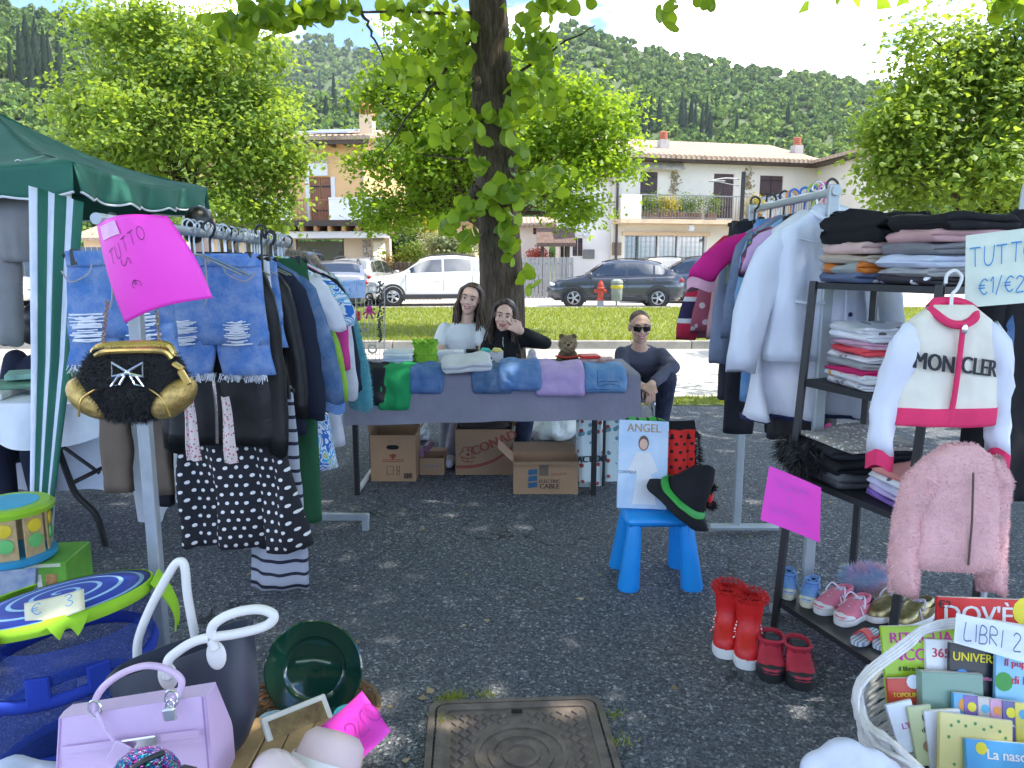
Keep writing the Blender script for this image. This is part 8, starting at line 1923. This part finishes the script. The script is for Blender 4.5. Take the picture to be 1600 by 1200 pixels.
def signs_right():
 c=[at(1509,368,2.08),at(1640,352,2.02),at(1640,470,2.0),at(1507,481,2.06)]; mb=MB(); bent_sheet(mb,c,.0,6); s=one(mb,'price_card',M('pale_mint_paper',(.62,.68,.58),.6),'pale paper reading TUTTO €1 / €2 / € taped to the top shelf','price sign',smooth=60); pf=plane_fn(at(1553,398,2.05),c[1] - c[0],c[0] - c[3],.006)
 handwriting('TUTTO',.052,lambda x,y: pf(x*.62+.022,y),penblue,s,.08,.22); handwriting('€1/€2/€3',.042,lambda x,y: pf(x*.72+.055,y - .085),penblue,s,.09,.25)
 c=[at(1202,728,2.50),at(1283,762,2.40),at(1281,848,2.38),at(1188,812,2.48)]; mb=MB(); bent_sheet(mb,c,.012,10); s=one(mb,'price_sheet',pink,'neon pink paper hanging from the lower shelf above the shoes','price sign',smooth=60); pf=plane_fn(sum(c,Vector())/4,c[1] - c[0],c[0] - c[3],.014); fp=M('faint_violet_pen',(.50,.10,.62),.5)
 for i,w_ in enumerate(('SCARPE','E','CAPPELLI')): handwriting(w_,.026,lambda x,y: pf(x*.8,y+.05 - .045*i),fp,s,.08,.3)
signs_right()
# ---- rail of dark clothes at the edge
def dark_rail():
 t=thing('clothes_rail','pale rail with curved end at the edge, holding dark denim','clothes rail',(1.78,2.6,0)); st=MATS['pale_steel']; mb=MB(); mb.tube([(1.54,2.28,.0),(1.57,2.31,1.5),(1.63,2.335,1.65),(1.78,2.37,1.68),(2.3,2.5,1.68)],.02,8,smooth=5); mb.build('frame',st,t)
 for i,(x,y,m_,lb,L) in enumerate(((1.76,2.365,den2,'dark denim jacket on the rail at the picture edge beyond the shelf',.62),(1.68,2.35,blackf,'black coat behind the lettered jacket',.95))): T('dark_garment',lb,'jacket',(x,y,1.685),.2,m_,.42,L,1.1,.05,.55,fold=.015,seed=140+i,group='dark clothes at the edge',sout=.08)
dark_rail()
# ---- shoes
def outline(L,W,n=36):
 o=[]
 for i in range(n):
  a=2*PI*i/n; y=-math.cos(a)*L/2; w=W/2*(abs(math.sin(a)) ** .75)*(1.0+.14*(-y/L*2))*(1 - .10*max(0,1 - abs(y/L+.05)*6)); o.append((math.copysign(w,math.sin(a)),y))
 return o
def shoe(name,label,cat,loc,rz,L,up,sole,toe=None,lace=None,H=.07,top=.0,group=None,lining=None,sh=.02,ank=1.0,wf=.40):
 t=thing(name,label,cat,loc,rz,group); W=L*wf; o=outline(L,W); R_=lambda z,s,y0=0.,ys=1.: [Vector((x*s,y*ys+y0,z)) for x,y in o]
 mb=MB(); mb.loft([R_(0,.96),R_(.004,1.03),R_(sh,1.04),R_(sh+.004,.98)]); mb.build('sole',sole,t,smooth=50,world=False)
 rings=[R_(sh+.002,.985),R_(sh+H*.28,.99),R_(sh+H*.5,.92,L*.05,.90),R_(sh+H*.72,.80*(ank+1)/2,L*.14,.70),R_(sh+H,.70*ank,L*.22,.54)]
 if top: rings+=[R_(sh+H+top*.5,.76*ank,L*.21,.56),R_(sh+H+top,.84*ank,L*.20,.60)]
 e=rings[-1]; c=sum(e,Vector())/len(e); rings+=[[c+(v - c)*.82+Vector((0,0,.004)) for v in e],[c+(v - c)*.72 - Vector((0,0,H*.55)) for v in e]]
 mb=MB(); mb.loft(rings); u=mb.build('upper',up,t,smooth=70,world=False)
 mb=MB(); mb.lathe([(.001,0),(.36,0)],20,(0,0,0)); mb.xf(lambda v: Vector((v.x*W*1.2,v.y*L*.7,0))+c+Vector((0,0,-H*.25))); mb.build('lining',lining or M('shoe_dark',(.03,.03,.035),.9),u,world=False)
 if toe: mb=MB(); mb.ell((0,-L*.30,sh+H*.16),(W*.49,L*.205,H*.38),20,12); mb.build('toe_cap',toe,u,smooth=70,world=False)
 if name == 'hiking_shoe': mb=MB(); mb.box((0,L*.02,sh+H+.012),(W*.5,.012,.05),(-.5,0,0),.005); mb.ell((0,L*.28,sh+H*.9),(W*.40,L*.17,.022),16,10); mb.build('tongue',toe,u,world=False)
 if lace:
  mb=MB()
  for i in range(4):
   yy=-L*.16+i*L*.085; zz=sh+H*(.52+.14*i)+.006; w=W*(.24 - .02*i)
   for s_ in (-1,1): mb.tube([(s_*w,yy,zz - .006),(0,yy+.006*s_,zz+.004),(-s_*w,yy+L*.06,zz)],.003,5,smooth=3)
  for s_ in (-1,1): mb.tube([(0,L*.12,sh+H+.004),(s_*W*.35,L*.08,sh+H+.018),(s_*W*.5,-.0,sh+H*.7),(s_*W*.2,L*.06,sh+H)],.003,5,smooth=5); mb.tube([(0,L*.12,sh+H),(s_*W*.4,-L*.05,sh+H*.7),(s_*W*.62,-L*.1,sh+H*.3)],.0028,5,smooth=5)
  mb.build('laces',lace,u,world=False)
 return t
def on_shelf(px_,py_): return gp(px_,py_,SZ[0]+.002)
GS='shoes on the bottom shelf'; wrub=M('white_rubber',(.70,.70,.68),.5,.05); blued=denim('baby_denim',(.14,.30,.58),.4); pnk=fabric('pink_canvas',(.66,.20,.28)); gld=M('gold_foil',(.34,.29,.14),.32,.3,50,metal=.7,bump=.3); lacew=fabric('white_lace',(.68,.62,.70))
shoe('baby_shoe','blue baby shoe with open heel loop, far end of the bottom shelf','shoe',on_shelf(1231,925),-.35,.155,blued,M('cream_sole',(.66,.66,.50),.5),M('cream_sole',(.66,.66,.50),.5),blued,.045,.010,GS); shoe('baby_shoe','blue baby shoe beside the pink canvas shoes','shoe',on_shelf(1266,938),-.6,.155,blued,MATS['cream_sole'],MATS['cream_sole'],blued,.045,.010,GS)
shoe('canvas_shoe','pink canvas shoe with white laces, next to the blue baby shoes','shoe',on_shelf(1303,950),-1.05,.195,pnk,wrub,wrub,lacew,.05,0,GS); shoe('canvas_shoe','pink canvas shoe next to the gold trainers','shoe',on_shelf(1333,966),-.95,.195,pnk,wrub,wrub,lacew,.05,0,GS)
shoe('gold_trainer','gold trainer lying before the shelf leg','shoe',on_shelf(1388,962),-1.15,.21,gld,wrub,None,lacew,.055,0,GS); shoe('gold_trainer','gold trainer half behind the shelf leg','shoe',on_shelf(1425,972),-1.1,.21,gld,wrub,None,lacew,.055,0,GS)
redf=M('red_quilt',(.58,.012,.012),.45,.12,30,.4,60)
for i,(a,b) in enumerate(((1134,1012),(1167,1028))):
 t=shoe('winter_boot',['taller-standing red winter boot farther from the hiking shoes','red winter boot touching the red and black hiking shoe'][i],'boot',gp(a,b),-.35,.175,redf,wrub,None,stripes('red_white_cord',[(0,(.6,.02,.02)),(.5,(.7,.68,.66))],.012),.085,.10,'red winter boots',sh=.034,ank=1.3,wf=.54)
 m=wm(t); c=m @ Vector((0,.034,.222)); f1=MB(); f1.tube([c+Vector((math.cos(k*PI/8)*.048,math.sin(k*PI/8)*.048,0)) for k in range(16)],.013,6,ring=True); fur(f1,1500,.014,.0012,'fur_trim',M('red_fur',(.62,.015,.012),.8),t,3,.0)
for i,(a,b) in enumerate(((1203,1045),(1246,1056))): shoe('hiking_shoe',['red and black hiking shoe touching the winter boot','red and black hiking shoe nearest the book basket'][i],'shoe',gp(a,b),-.30+.1*i,.195,M('red_suede',(.45,.025,.05),.7,.15,20),M('black_lug',(.012,.012,.013),.7),M('black_rubber_toe',(.015,.015,.017),.6),M('dark_lace',(.10,.03,.05),.7),.06,.018,'hiking shoes',sh=.03,ank=1.2,wf=.50,lining=M('black_tongue',(.012,.012,.013),.8))
sc_=on_shelf(1356,935)+Vector((.02,.04,.055)); mb=MB(); mb.ell(sc_,(.105,.055,.05)); o=one(mb,'fluffy_slipper',M('pastel_base',(.40,.48,.58),.9),'pastel rainbow fluffy slipper behind the pink canvas shoes','slipper',smooth=180)
k=NT('pastel_hair'); n_=k.noise(k.obj(),9.0,1.0); pm=k.done(k.bsdf(col=k.ramp(n_,[(.3,(.25,.52,.62)),(.45,(.55,.50,.70)),(.55,(.70,.45,.55)),(.7,(.62,.62,.40))]),rough=.8)); fur(mb,4500,.035,.0013,'fluff',pm,o,7,-.1,sc_)
for i in range(2):
 c=on_shelf(1352+i*34,998+i*6); t=thing('flip_flop',['striped blue-white sandal with a red strap, edge of the bottom shelf','striped blue-white sandal half behind the green book'][i],'sandal',c,-.9,GS); mb=MB(); oo=outline(.15,.058); mb.loft([[Vector((x,y,z)) for x,y in oo] for z in (0,.014)]); mb.build('sole',stripes('sandal_stripe%d' % i,[(0,(.62,.66,.72)),(.6,(.22,.28,.40))],.012,0),t,world=False); mb=MB(); mb.sheet(lambda u,v: (-.032+.064*u,-.03+.035*v,.012+.026*math.sin(PI*u)),10,3,.004); mb.build('strap',M('red_cover',(.62,.03,.025),.4),t,world=False)
# ---- white wicker basket of books
def book_basket():
 c=Vector((1.175,1.62,0)); wk=M('white_wicker',(.66,.64,.62),.6,.12,30); t=thing('wicker_basket','white painted wicker basket full of children books','basket',c); rx,ry=.31,.31
 el=lambda r,z,ph,am,n=44: [c+Vector((math.cos(a*2*PI/n)*rx*r,math.sin(a*2*PI/n)*ry*r,z+am*math.sin(a*2*PI/n*11+ph))) for a in range(n)]
 for j in range(17): mb=MB(); mb.tube(el(.86+.008*j,.012+j*.0155,j*PI,.006),.0068,5,ring=True); mb.build('cane_row',wk,t)
 for j in range(5): mb=MB(); mb.tube(el(1.0+.022*math.cos(j*1.25),.29+.016*math.sin(j*1.25),j*1.3,.011),.0075,6,ring=True); mb.build('rim_cane',wk,t)
 for j in range(4):
  mb=MB(); a0=R(168+j*2); q=c+Vector((math.cos(a0)*rx,math.sin(a0)*ry,.3)); e=at(1530+j*8,968+3*j,1.80); mb.tube([q - Vector((0,0,.05)),q+Vector((.0,.03,.06)),at(1410+j*4,1002+j*3,1.72),at(1455,974+j*4,1.76),e,at(1660,990,1.8)],.0045,6,smooth=5); mb.build('handle_cane',wk,t)
 mb=MB(); mb.lathe([(.26,.01),(.01,.01)],30,c); mb.build('base',wk,t)
book_basket()
def book(label,x0,y0,x1,y1,Y,colr,texts=(),roll=0.0,lean=.32,blobs=(),th=.012,name='book'):
 Y=1.62+(Y - 1.35)*.5; a,b=at(x0,y0,Y),at(x1,y0,Y); h=(at(x0,y0,Y) - at(x0,y1,Y)).length*1.02; w=(b - a).length; m=Euler((-lean,roll,0)).to_matrix(); o=(a+b)/2; ux,uz=m @ Vector((1,0,0)),m @ Vector((0,0,1)); ny=m @ Vector((0,1,0))
 t=thing(name,label,'book',o - uz*h,0,'books in the white basket'); h2=h*1.25; mb=MB(); mb.box(o - uz*h2/2+ny*th/2,(w,th,h2),m,.001); cm=M('cover_%02d%02d%02d' % tuple(int(q*99) for q in colr),colr,.32,.06,5); ob=mb.build('cover',cm,t,smooth=0); mb=MB(); mb.box(o - uz*(h2/2 - .001)+ny*th/2+ux*.001,(w - .002,th*.7,h2),m); mb.build('pages',M('paper_pages',(.62,.60,.55),.8),t,smooth=0)
 for tx,sz,u,v,tc in texts: pf=plane_fn(o+ux*(u - .5)*w - uz*v*h - ny*.0012,ux,uz,0.0); lettering(tx,sz*w,pf,M('print_%02d%02d%02d' % tuple(int(q*99) for q in tc),tc,.5),ob,sz*w*.02)
 for u,v,r,bc in blobs: mb=MB(); n_=12; p_=o+ux*(u - .5)*w - uz*v*h - ny*.0008; mb.add([p_+(ux*math.cos(k_*2*PI/n_)+uz*math.sin(k_*2*PI/n_))*r*w for k_ in range(n_)],[tuple(range(n_))]); mb.build('printed_shape',M('print_%02d%02d%02d' % tuple(int(q*99) for q in bc),bc,.5),ob,smooth=0,fix=False)
wt,bkk,yl=(.75,.75,.75),(.02,.02,.02),(.80,.68,.03)
book('red picture book titled DOV\'È at the back of the basket',1465,936,1640,990,1.86,(.62,.02,.02),[("DOV'È",.22,.36,.45,wt),('€2',.10,.06,.2,bkk)],.04,.2,[(.8,.3,.13,yl)])
book('lime green craft book titled RITAGLIA INCOLLA',1377,978,1492,1060,1.74,(.36,.55,.03),[('RITAGLIA',.20,.52,.20,(.55,.02,.30)),('INCOLLA',.22,.50,.48,(.55,.02,.30)),('il libro divertente',.085,.48,.70,bkk)],-.02,.3,[(.45,.98,.16,(.75,.35,.03))])
book('white book with a red and white number 365',1446,1000,1492,1060,1.70,wt,[('365',.42,.5,.3,(.55,.03,.08))],.06); book('black space book titled UNIVERSO',1484,1008,1562,1078,1.66,(.015,.015,.02),[('UNIVERSO',.235,.60,.25,yl),('e Sistema',.13,.6,.62,(.7,.25,.4))],.10,.3,[(.25,.62,.14,(.05,.25,.6))])
book('sky blue book titled Il pupazzo di Neve',1556,1022,1660,1090,1.62,(.22,.50,.72),[('Il pupazzo',.15,.42,.22,(.6,.03,.06)),('di Neve',.17,.5,.55,(.6,.03,.06))],.12,.3,[(.12,.6,.14,(.05,.30,.05))])
book('red comic titled TOPOLINO with a blue band',1386,1060,1440,1100,1.62,(.55,.06,.03),[('TOPOLINO',.17,.55,.55,yl)],-.03,.3,[(.75,.12,.2,(.7,.75,.8))]); book('old plain green cloth-bound book',1440,1052,1536,1100,1.58,(.20,.32,.25),(),.05,.3,(),.03)
for i,(x,w,cc) in enumerate(((1490,34,(.10,.35,.58)),(1506,24,(.20,.12,.35)),(1528,22,(.55,.50,.45)),(1547,22,(.60,.30,.45)),(1566,26,(.12,.10,.28)),(1586,24,(.70,.60,.10)))): book(['thin blue booklet behind the small ones','small violet booklet with orange top','small beige booklet in the row','small pink booklet in the row','small dark violet booklet with yellow patch','small yellow booklet at the edge of the row'][i],x,1084+i*3,x+w,1126+i*3,1.52 - i*.006,cc,[("L'alfa",.2,.5,.75,wt)],.1,.35,[(.5,.35,.3,((.75,.3,.05),yl,(.1,.4,.6))[i % 3])])
book('white slim book lettered L\'ESTATE leaning on the rim',1384,1098,1424,1150,1.50,(.66,.70,.76),[("L'ES",.32,.6,.6,(.5,.05,.3))],-.25); book('pale green slim book titled Il giro del',1418,1104,1454,1166,1.47,(.48,.52,.28),[('Il',.34,.6,.25,bkk),('del',.3,.6,.5,bkk)],-.12,.3,[(.6,.85,.25,(.25,.15,.08))])
book('white book with small plant drawing',1444,1110,1500,1180,1.45,(.66,.68,.74),(),-.06,.3,[(.4,.8,.1,(.1,.25,.1))]); book('yellow book with a leafy border',1468,1120,1584,1196,1.41,(.66,.58,.22),[('Di',.14,.5,.5,(.6,.3,.05))],.14,.35,[(u,v,.022,(.08,.28,.08)) for u,v in ((.15,.2),(.25,.12),(.35,.18),(.48,.12),(.6,.2),(.7,.14),(.82,.2),(.9,.3),(.12,.4),(.2,.85),(.86,.5))])
book('blue book titled La nascita at the front',1508,1160,1640,1230,1.35,(.08,.36,.66),[('La nascita',.16,.55,.25,wt),('di Gesù',.14,.55,.6,wt)],.10,.4,[(.18,.15,.07,yl)])
cs=[at(1494,958,1.73),at(1640,988,1.71),at(1640,1046,1.68),at(1490,1004,1.70)]; mb=MB(); bent_sheet(mb,cs,.003,6); s=one(mb,'price_card',M('white_paper',(.70,.74,.82),.6),'white paper reading LIBRI 2 € on the book basket','price sign',smooth=60); pf=plane_fn(at(1548,994,1.70),cs[1] - cs[0],cs[0] - cs[3],.007); handwriting('LIBRI 2 €',.042,lambda x,y: pf(x*.72+.03,y),M('blue_grey_pen',(.10,.14,.24),.6),s,.09,.25)
c=at(1318,1192,1.50); mb=MB()
for dx_,dz_,r in ((-.05,-.02,.05),(.0,.0,.06),(.06,-.015,.05),(.10,-.03,.04),(-.02,-.05,.06),(.05,-.05,.06)): mb.ell(c+Vector((dx_,0,dz_)),(r,r*.7,r))
one(mb,'cloud_cushion',fabric('cloud_plush',(.62,.64,.76)),'white cloud-shaped cushion at the bottom beside the book basket','cushion',remesh=.01)

# ================================================================== boxes, bags and the child chair
card=M('cardboard',(.36,.22,.12),.85,.08,5,.15,90); cardd=M('cardboard_inside',(.30,.19,.11),.9,.1,5); rust=M('rust_print',(.30,.07,.04),.7)
def carton(label,px0,px1,pyb,pyt,d,flaps,rz=0.0):
 a,b=gp(px0,pyb),gp(px1,pyb); w=b.x - a.x; h=at(px0,pyt,a.y).z; o=Vector(((a.x+b.x)/2,a.y,0)); t=thing('cardboard_box',label,'box',o,rz,'cardboard boxes under the table'); e=.004
 for q,s_ in (((0,e/2,h/2),(w,e,h)),((0,d - e/2,h/2),(w,e,h)),((-w/2+e/2,d/2,h/2),(e,d - 2*e,h)),((w/2 - e/2,d/2,h/2),(e,d - 2*e,h)),((0,d/2,.004),(w - .01,d - .01,.004))): mb=MB(); mb.box(q,s_); mb.build('panel',card,t,smooth=0,world=False)
 for x,y,L,ang,ax in flaps:   # flap: hinge side, length, opening angle
  mb=MB()
  if ax == 'x': mb.sheet(lambda u,v: (-w/2+w*u,y*d+L*v*math.cos(ang)*(1 if y else -1),h+L*v*math.sin(ang)),4,4,.003)
  else: mb.sheet(lambda u,v: (x*w/2+L*v*math.cos(ang)*x,d*u,h+L*v*math.sin(ang)),4,4,.003)
  mb.build('flap',cardd,t,smooth=0,world=False)
 m=wm(t); return t,lambda x,z: m @ Vector((x*w,-.0012,z*h)),w,h
t,f,w,h=carton('tall cardboard box with a handle hole under the left table end',580,650,752,680,.26,[(0,1,.12,1.2,'x'),(1,0,.10,.9,'y'),(-1,0,.08,1.4,'y')])
mb=MB(); mb.add([f(.14*math.copysign(abs(math.cos(a)) ** .6,math.cos(a)),.74+.05*math.sin(a)) for a in [k*PI/10 for k in range(20)]],[tuple(range(20))]); mb.build('handle_hole',M('slot_black',(.006,.006,.006),.9),t,smooth=0,fix=False)
mb=MB()
for k in range(5): a0=-.6+k*.3+PI/2; mb.tube([f(.0,.48),f(.12*math.cos(a0 - .2),.48+.12*math.sin(a0 - .2)),f(.12*math.cos(a0+.2),.48+.12*math.sin(a0+.2))],.0022,4,ring=True)
for z in (.47,.43): mb.tube([f(-.24,z),f(.24,z)],.0022,4)
mb.build('flower_print',rust,t); mb=MB()
for x0,x1,z0,z1 in ((-.14,.0,.15,.33),(.08,.14,.24,.33),(.08,.14,.14,.22)): mb.tube([f(x0,z0),f(x1,z0),f(x1,z1),f(x0,z1)],.0018,4,ring=True)
for k in range(9): mb.tube([f(.25+k*.02,.06),f(.25+k*.02,.18)],.0014+.0012*(k % 3 == 0),4)
mb.build('symbols_print',M('dark_print',(.05,.035,.025),.7),t)
t,f,w,h=carton('big cardboard box lettered CONAD with a flower, middle of the table',712,801,742,671,.28,[])
def rot_fn(cx,cz,ang,k=1.0): return lambda x,y: f(cx+(x*math.cos(ang) - y*math.sin(ang))/w*k,cz+(x*math.sin(ang)+y*math.cos(ang))/h*k)
lettering('CONAD',.088,rot_fn(.17,.70,.40),rust,t,.004)
mb=MB()
for k in range(6): a0=k*PI/3; cx,cz=-.28+.085*math.cos(a0),.45+.115*math.sin(a0); mb.tube([f(cx+.058*math.cos(q*PI/5),cz+.07*math.sin(q*PI/5)) for q in range(10) if (math.cos(q*PI/5 - a0) > -.55)],.003,4)
mb.ell(f(-.28,.45),(.012,.003,.012)); mb.sheet(lambda u,v: f(-.49+.98*u,.15+.03*(1 - u)+.46*u ** 2.6+.07*(v - .5)),30,2); mb.build('flower_print',rust,t,fix=False)
def clothes_heap(c,r,label,mat,seed): mb=MB(); mb.ell(c,r,30,16); mb.v=[(x,y,z+.03*wob(x,y,z,14,seed)) for x,y,z in mb.v]; one(mb,'clothes_heap',mat,label,'clothes',smooth=180)
clothes_heap(f(0,1.0)+Vector((0,.15,-.01)),(w*.46,.12,.055),'dark clothes heaped in the big lettered box',fabric('dark_brown_heap',(.045,.035,.03)),3)
t,f,w,h=carton('open cardboard box lettered ELECTRIC CABLE in front of the table',802,903,772,722,.24,[(-1,0,.13,.75,'y'),(0,1,.10,.5,'x'),(0,0,.05,-.1,'x')])
blk_=M('dark_print',(.05,.035,.025),.7); lettering('ELECTRIC',.030,lambda x,y: f(.06+x/w,.40+y/h),blk_,t,.0008); lettering('CABLE',.042,lambda x,y: f(.06+x/w,.24+y/h),blk_,t,.0015)
mb=MB()
for z in (.26,.46,.66): mb.add([f(-.27,z - .07),f(-.13,z - .04),f(-.13,z+.13),f(-.27,z+.09)],[(0,1,2,3)])
mb.build('logo_bars',M('teal_print',(.02,.10,.18),.7),t,smooth=0,fix=False); lettering('DONNA',.026,lambda x,y: f(.2+x/w,.62+(y+.1*x)/h),rust,t)
mb=MB(); mb.add([f(-.10,.58),f(.04,.58),f(.04,1.0),f(-.10,1.0)],[(0,1,2,3)]); mb.build('tape',M('brown_tape',(.16,.12,.09),.25),t,smooth=0,fix=False)
t,f,w,h=carton('small flat cardboard box beside the tall box',656,694,742,716,.2,[(0,1,.09,.02,'x')]); lettering('Samsung',.026,lambda x,y: f(x/w,.55+y/h),M('blue_print',(.06,.14,.35),.6),t)
mb=MB(); b=gp(662,745)+Vector((0,.1,.13)); mb.cyl(b+Vector((-.04,.0,0)),b+Vector((-.04,.1,.0)),.035); mb.cyl(b+Vector((0,.06,.02)),b+Vector((.02,.16,.03)),.025); one(mb,'pink_dumbbell',M('mauve_vinyl',(.30,.16,.24),.5),'mauve dumbbell lying on the small flat box','dumbbell')
mb=MB(); b=gp(817,695); mb.lathe([(.05,0),(.075,.10),(.08,.10)],20,b+Vector((0,0,.0))); one(mb,'orange_pot',M('orange_plastic',(.55,.14,.06),.5),'orange plastic pot behind the lettered cable box','pot')
def plastic_bag(label,px_,py_,rx,rz_,mat,seed):
 b=gp(px_,py_); mb=MB(); mb.ell(b+Vector((0,.1,rz_*.8)),(rx,.14,rz_),40,24); mb.v=[(x+.05*wob(x,y,z,9,seed),y+.03*wob(x,y,z,9,seed+1),max(.004,z+.06*wob(x,y,z,8,seed+2))) for x,y,z in mb.v]; one(mb,'plastic_bag',mat,label,'bag','plastic bags behind the boxes',smooth=70)
wpl=M('white_polythene',(.60,.66,.66),.3,.1,6,.6,14,bd=.03); plastic_bag('crumpled white plastic bag behind the lettered cable box',862,690,.20,.11,wpl,3); plastic_bag('white plastic bag behind the tall cardboard box',640,695,.13,.11,wpl,5)
def shopper(label,px0,px1,pyb,pyt,rz,word,seed):
 a,b=gp(px0,pyb),gp(px1,pyb); w=b.x - a.x; h=at(px0,pyt,a.y).z; t=thing('shopping_bag',label,'bag',((a.x+b.x)/2,a.y,0),rz,'printed shopping bags'); d=.12; mb=MB(); rings=[]
 for i in range(13):
  v=i/12; q=1 - .05*math.sin(PI*v); rings.append([Vector((math.copysign(abs(math.cos(k_)) ** .35,math.cos(k_))*w/2*q,d/2+math.copysign(abs(math.sin(k_)) ** .35,math.sin(k_))*d/2*q*(1 - .35*v)+.006*wob(k_,v*3,0,2,seed),h*v)) for k_ in [2*PI*j/40 for j in range(40)]])
 mb.loft(rings); ob=mb.build('bag',speckle('floral_bag',(.55,.66,.66),[(.35,.05,.04),(.10,.26,.30),(.45,.30,.12)],26,.40),t,smooth=60,world=False)
 if word: m=wm(t); lettering(word,.06,lambda x,y: m @ Vector((x*.85,-.006,h*.36+y)),M('black_print',(.01,.012,.03),.6),t,.004)
 mb=MB(); mb.box((w/2 - .008,-.004,h/2),(.018,.012,h),None,.003); mb.build('edge_tape',M('black_tape',(.012,.012,.014),.6),t,world=False)
shopper('tall printed shopping bag lettered ACTION by the table leg',903,945,760,640,.2,'ACTION',1); shopper('floral printed shopping bag behind the blue chair',944,985,752,638,.1,None,2)
blue=M('chair_blue',(.012,.27,.72),.35,.05,3)
def child_chair():
 c=(gp(983,922)+gp(1082,925))/2+Vector((0,.15,0)); rz=.02; t=thing('child_chair','bright blue plastic child chair with cone legs, loaded with costumes','chair',c,rz); t.scale=(.9,.9,1.0)
 mb=MB(); mb.box((0,0,.305),(.35,.31,.05),None,.022); mb.build('seat',blue,t,smooth=60,world=False)
 for x in (-1,1):
  for y in (-1,1): mb=MB(); mb.tube([(x*.155,y*.135,0),(x*.155,y*.135,.006),(x*.125,y*.105,.285)],[.052,.054,.034],24); mb.build('leg',blue,t,smooth=50,world=False)
 mb=MB(); mb.sheet(lambda u,v: ((u - .5)*(.30+.05*v - .06*max(0,v - .85)/.15*abs(u - .5)*2),.135+.05*v - .02*math.sin(PI*u),.32+.35*v),16,14,-.03); mb.build('backrest',blue,t,smooth=50,world=False)
 m=wm(t); W=lambda x,y,z: m @ Vector((x,y,z))
 p=thing('costume_pack','flat plastic costume pack lettered ANGEL leaning on the blue chair','costume pack',W(-.09,.0,.335)); m2=m.to_3x3() @ Euler((-.20,.04,.0)).to_matrix(); o=W(-.085,-.05,.337); q=lambda x,z,y=0.: o+m2 @ Vector((x,y,z)); k=NT('angel_sky'); n_=k.noise(k.obj(),9.,4.); am=k.done(k.bsdf(col=k.mix(n_,(.22,.42,.68),(.66,.72,.80)),rough=.18))
 mb=MB(); mb.box(q(0,.195),(.245,.02,.39),m2,.003); pk=mb.build('pack',am,p); F=lambda x,y: q(x,y,-.0118)
 lettering('ANGEL',.052,lambda x,y: F(x,y+.355),M('gold_print',(.42,.28,.14),.5),pk,.001); lettering('CONTIENE',.018,lambda x,y: F(x - .075,y+.16),ink,pk)
 def poly(pts,mat,nm,lift): mb=MB(); mb.add([q(x,z,-.0112 - lift) for x,z in pts],[tuple(range(len(pts)))]); mb.build(nm,mat,pk,smooth=0,fix=False)
 poly([(-.035,.25),(.035,.25),(.075,.17),(.04,.15),(.07,.02),(-.05,.02),(-.03,.15),(-.075,.17)],M('print_white',(.70,.70,.72),.3),'printed_gown',.0004); poly([(.02*math.cos(a*PI/8),.285+.024*math.sin(a*PI/8)) for a in range(16)],SKIN,'printed_face',.0008); poly([(.026*math.cos(a*PI/8),.29+.034*math.sin(a*PI/8)) for a in range(16)],M('print_brown',(.14,.08,.05),.5),'printed_hair',.0006)
 ladyd=dots('ladybird',(.62,.02,.015),(.012,.01,.01),.036,.22); mb=MB(); mb.sheet(lambda u,v: W(.10+(u - .5)*(.17+.02*v),.055 - .02*math.sin(PI*u) - .012*math.sin(u*14),.675 - .33*v),24,20,.02); lb=one(mb,'ladybird_costume',ladyd,'red costume with black spots draped on the blue chair back','costume',smooth=60)
 mb=MB(); mb.sheet(lambda u,v: W(.10+(u - .5)*.185,.046 - .02*math.sin(PI*u)+.11*(1 - v)*.5,.70 - .07*v),16,8,.016); mb.build('black_yoke',blackf,lb,smooth=60); f1=MB(); f1.tube([W(.195,.05,.66),W(.205,.04,.56),W(.21,.03,.46)],.012,6,smooth=3); fur(f1,500,.025,.003,'lace_trim',M('black_lace',(.01,.01,.01),.8),lb,4,.4)
 gsh=stripes('green_shell',[(0,(.04,.40,.05)),(.72,(.01,.03,.012))],.045,0); mb=MB(); mb.ell(W(-.03,.11,.685),(.11,.05,.035),24,12); mb.wobble(.015,14,3); one(mb,'green_costume_top',gsh,'green and black striped costume piece bunched on the chair back','costume',smooth=180)
 # pointed hat with green band, tipped on the seat
 hm=fabric('witch_black',(.014,.014,.018)); c0=W(.10,-.10,.40); hh=thing('witch_hat','black felt witch hat with green band and red ruffle on the chair seat','hat',c0); mr=Euler((.35,.55,.3)).to_matrix(); mb=MB(); mb.lathe([(.165,-.035),(.17,-.03),(.115,.0),(.10,.02),(.085,.08),(.06,.14),(.02,.18),(.003,.185)],40,c0,mr); mb.wobble(.022,9,2); mb.build('hat_body',hm,hh,smooth=180); mb=MB(); mb.lathe([(.122,.0),(.108,.026),(.112,.028),(.127,.002)],40,c0,mr,cap=False); mb.wobble(.022,9,2); mb.build('green_band',M('green_ribbon',(.04,.36,.06),.6),hh,smooth=180)
 for j in range(2): c1=W(.205,-.06 - .02*j,.47 - .075*j); mb=MB(); mb.ell(c1,(.055,.05,.035),20,12); mb.wobble(.02,22,j); r=mb.build('ruffle',ladyd,hh,smooth=180); f1=MB(); f1.tube([c1+Vector((math.cos(a*PI/8)*.05,math.sin(a*PI/8)*.05,-.03)) for a in range(16)],.006,5,ring=True); fur(f1,500,.022,.003,'lace_trim',MATS['black_lace'],r,5,.5)
child_chair()

# ================================================================== air between here and the hills
def haze():
 mb=MB(); mb.box((0,640,169),(2900,1420,340)); k=NT('pale_haze'); v=k.n('VolumePrincipled',{'Color': (.86,.92,1.0),'Density': .00013,'Anisotropy': .35}); k.t.links.new(v,k.out.inputs['Volume'])
 tag(mb.build('haze',k.m,None,smooth=0),'thin pale haze over the valley','haze',kind='stuff')
haze()
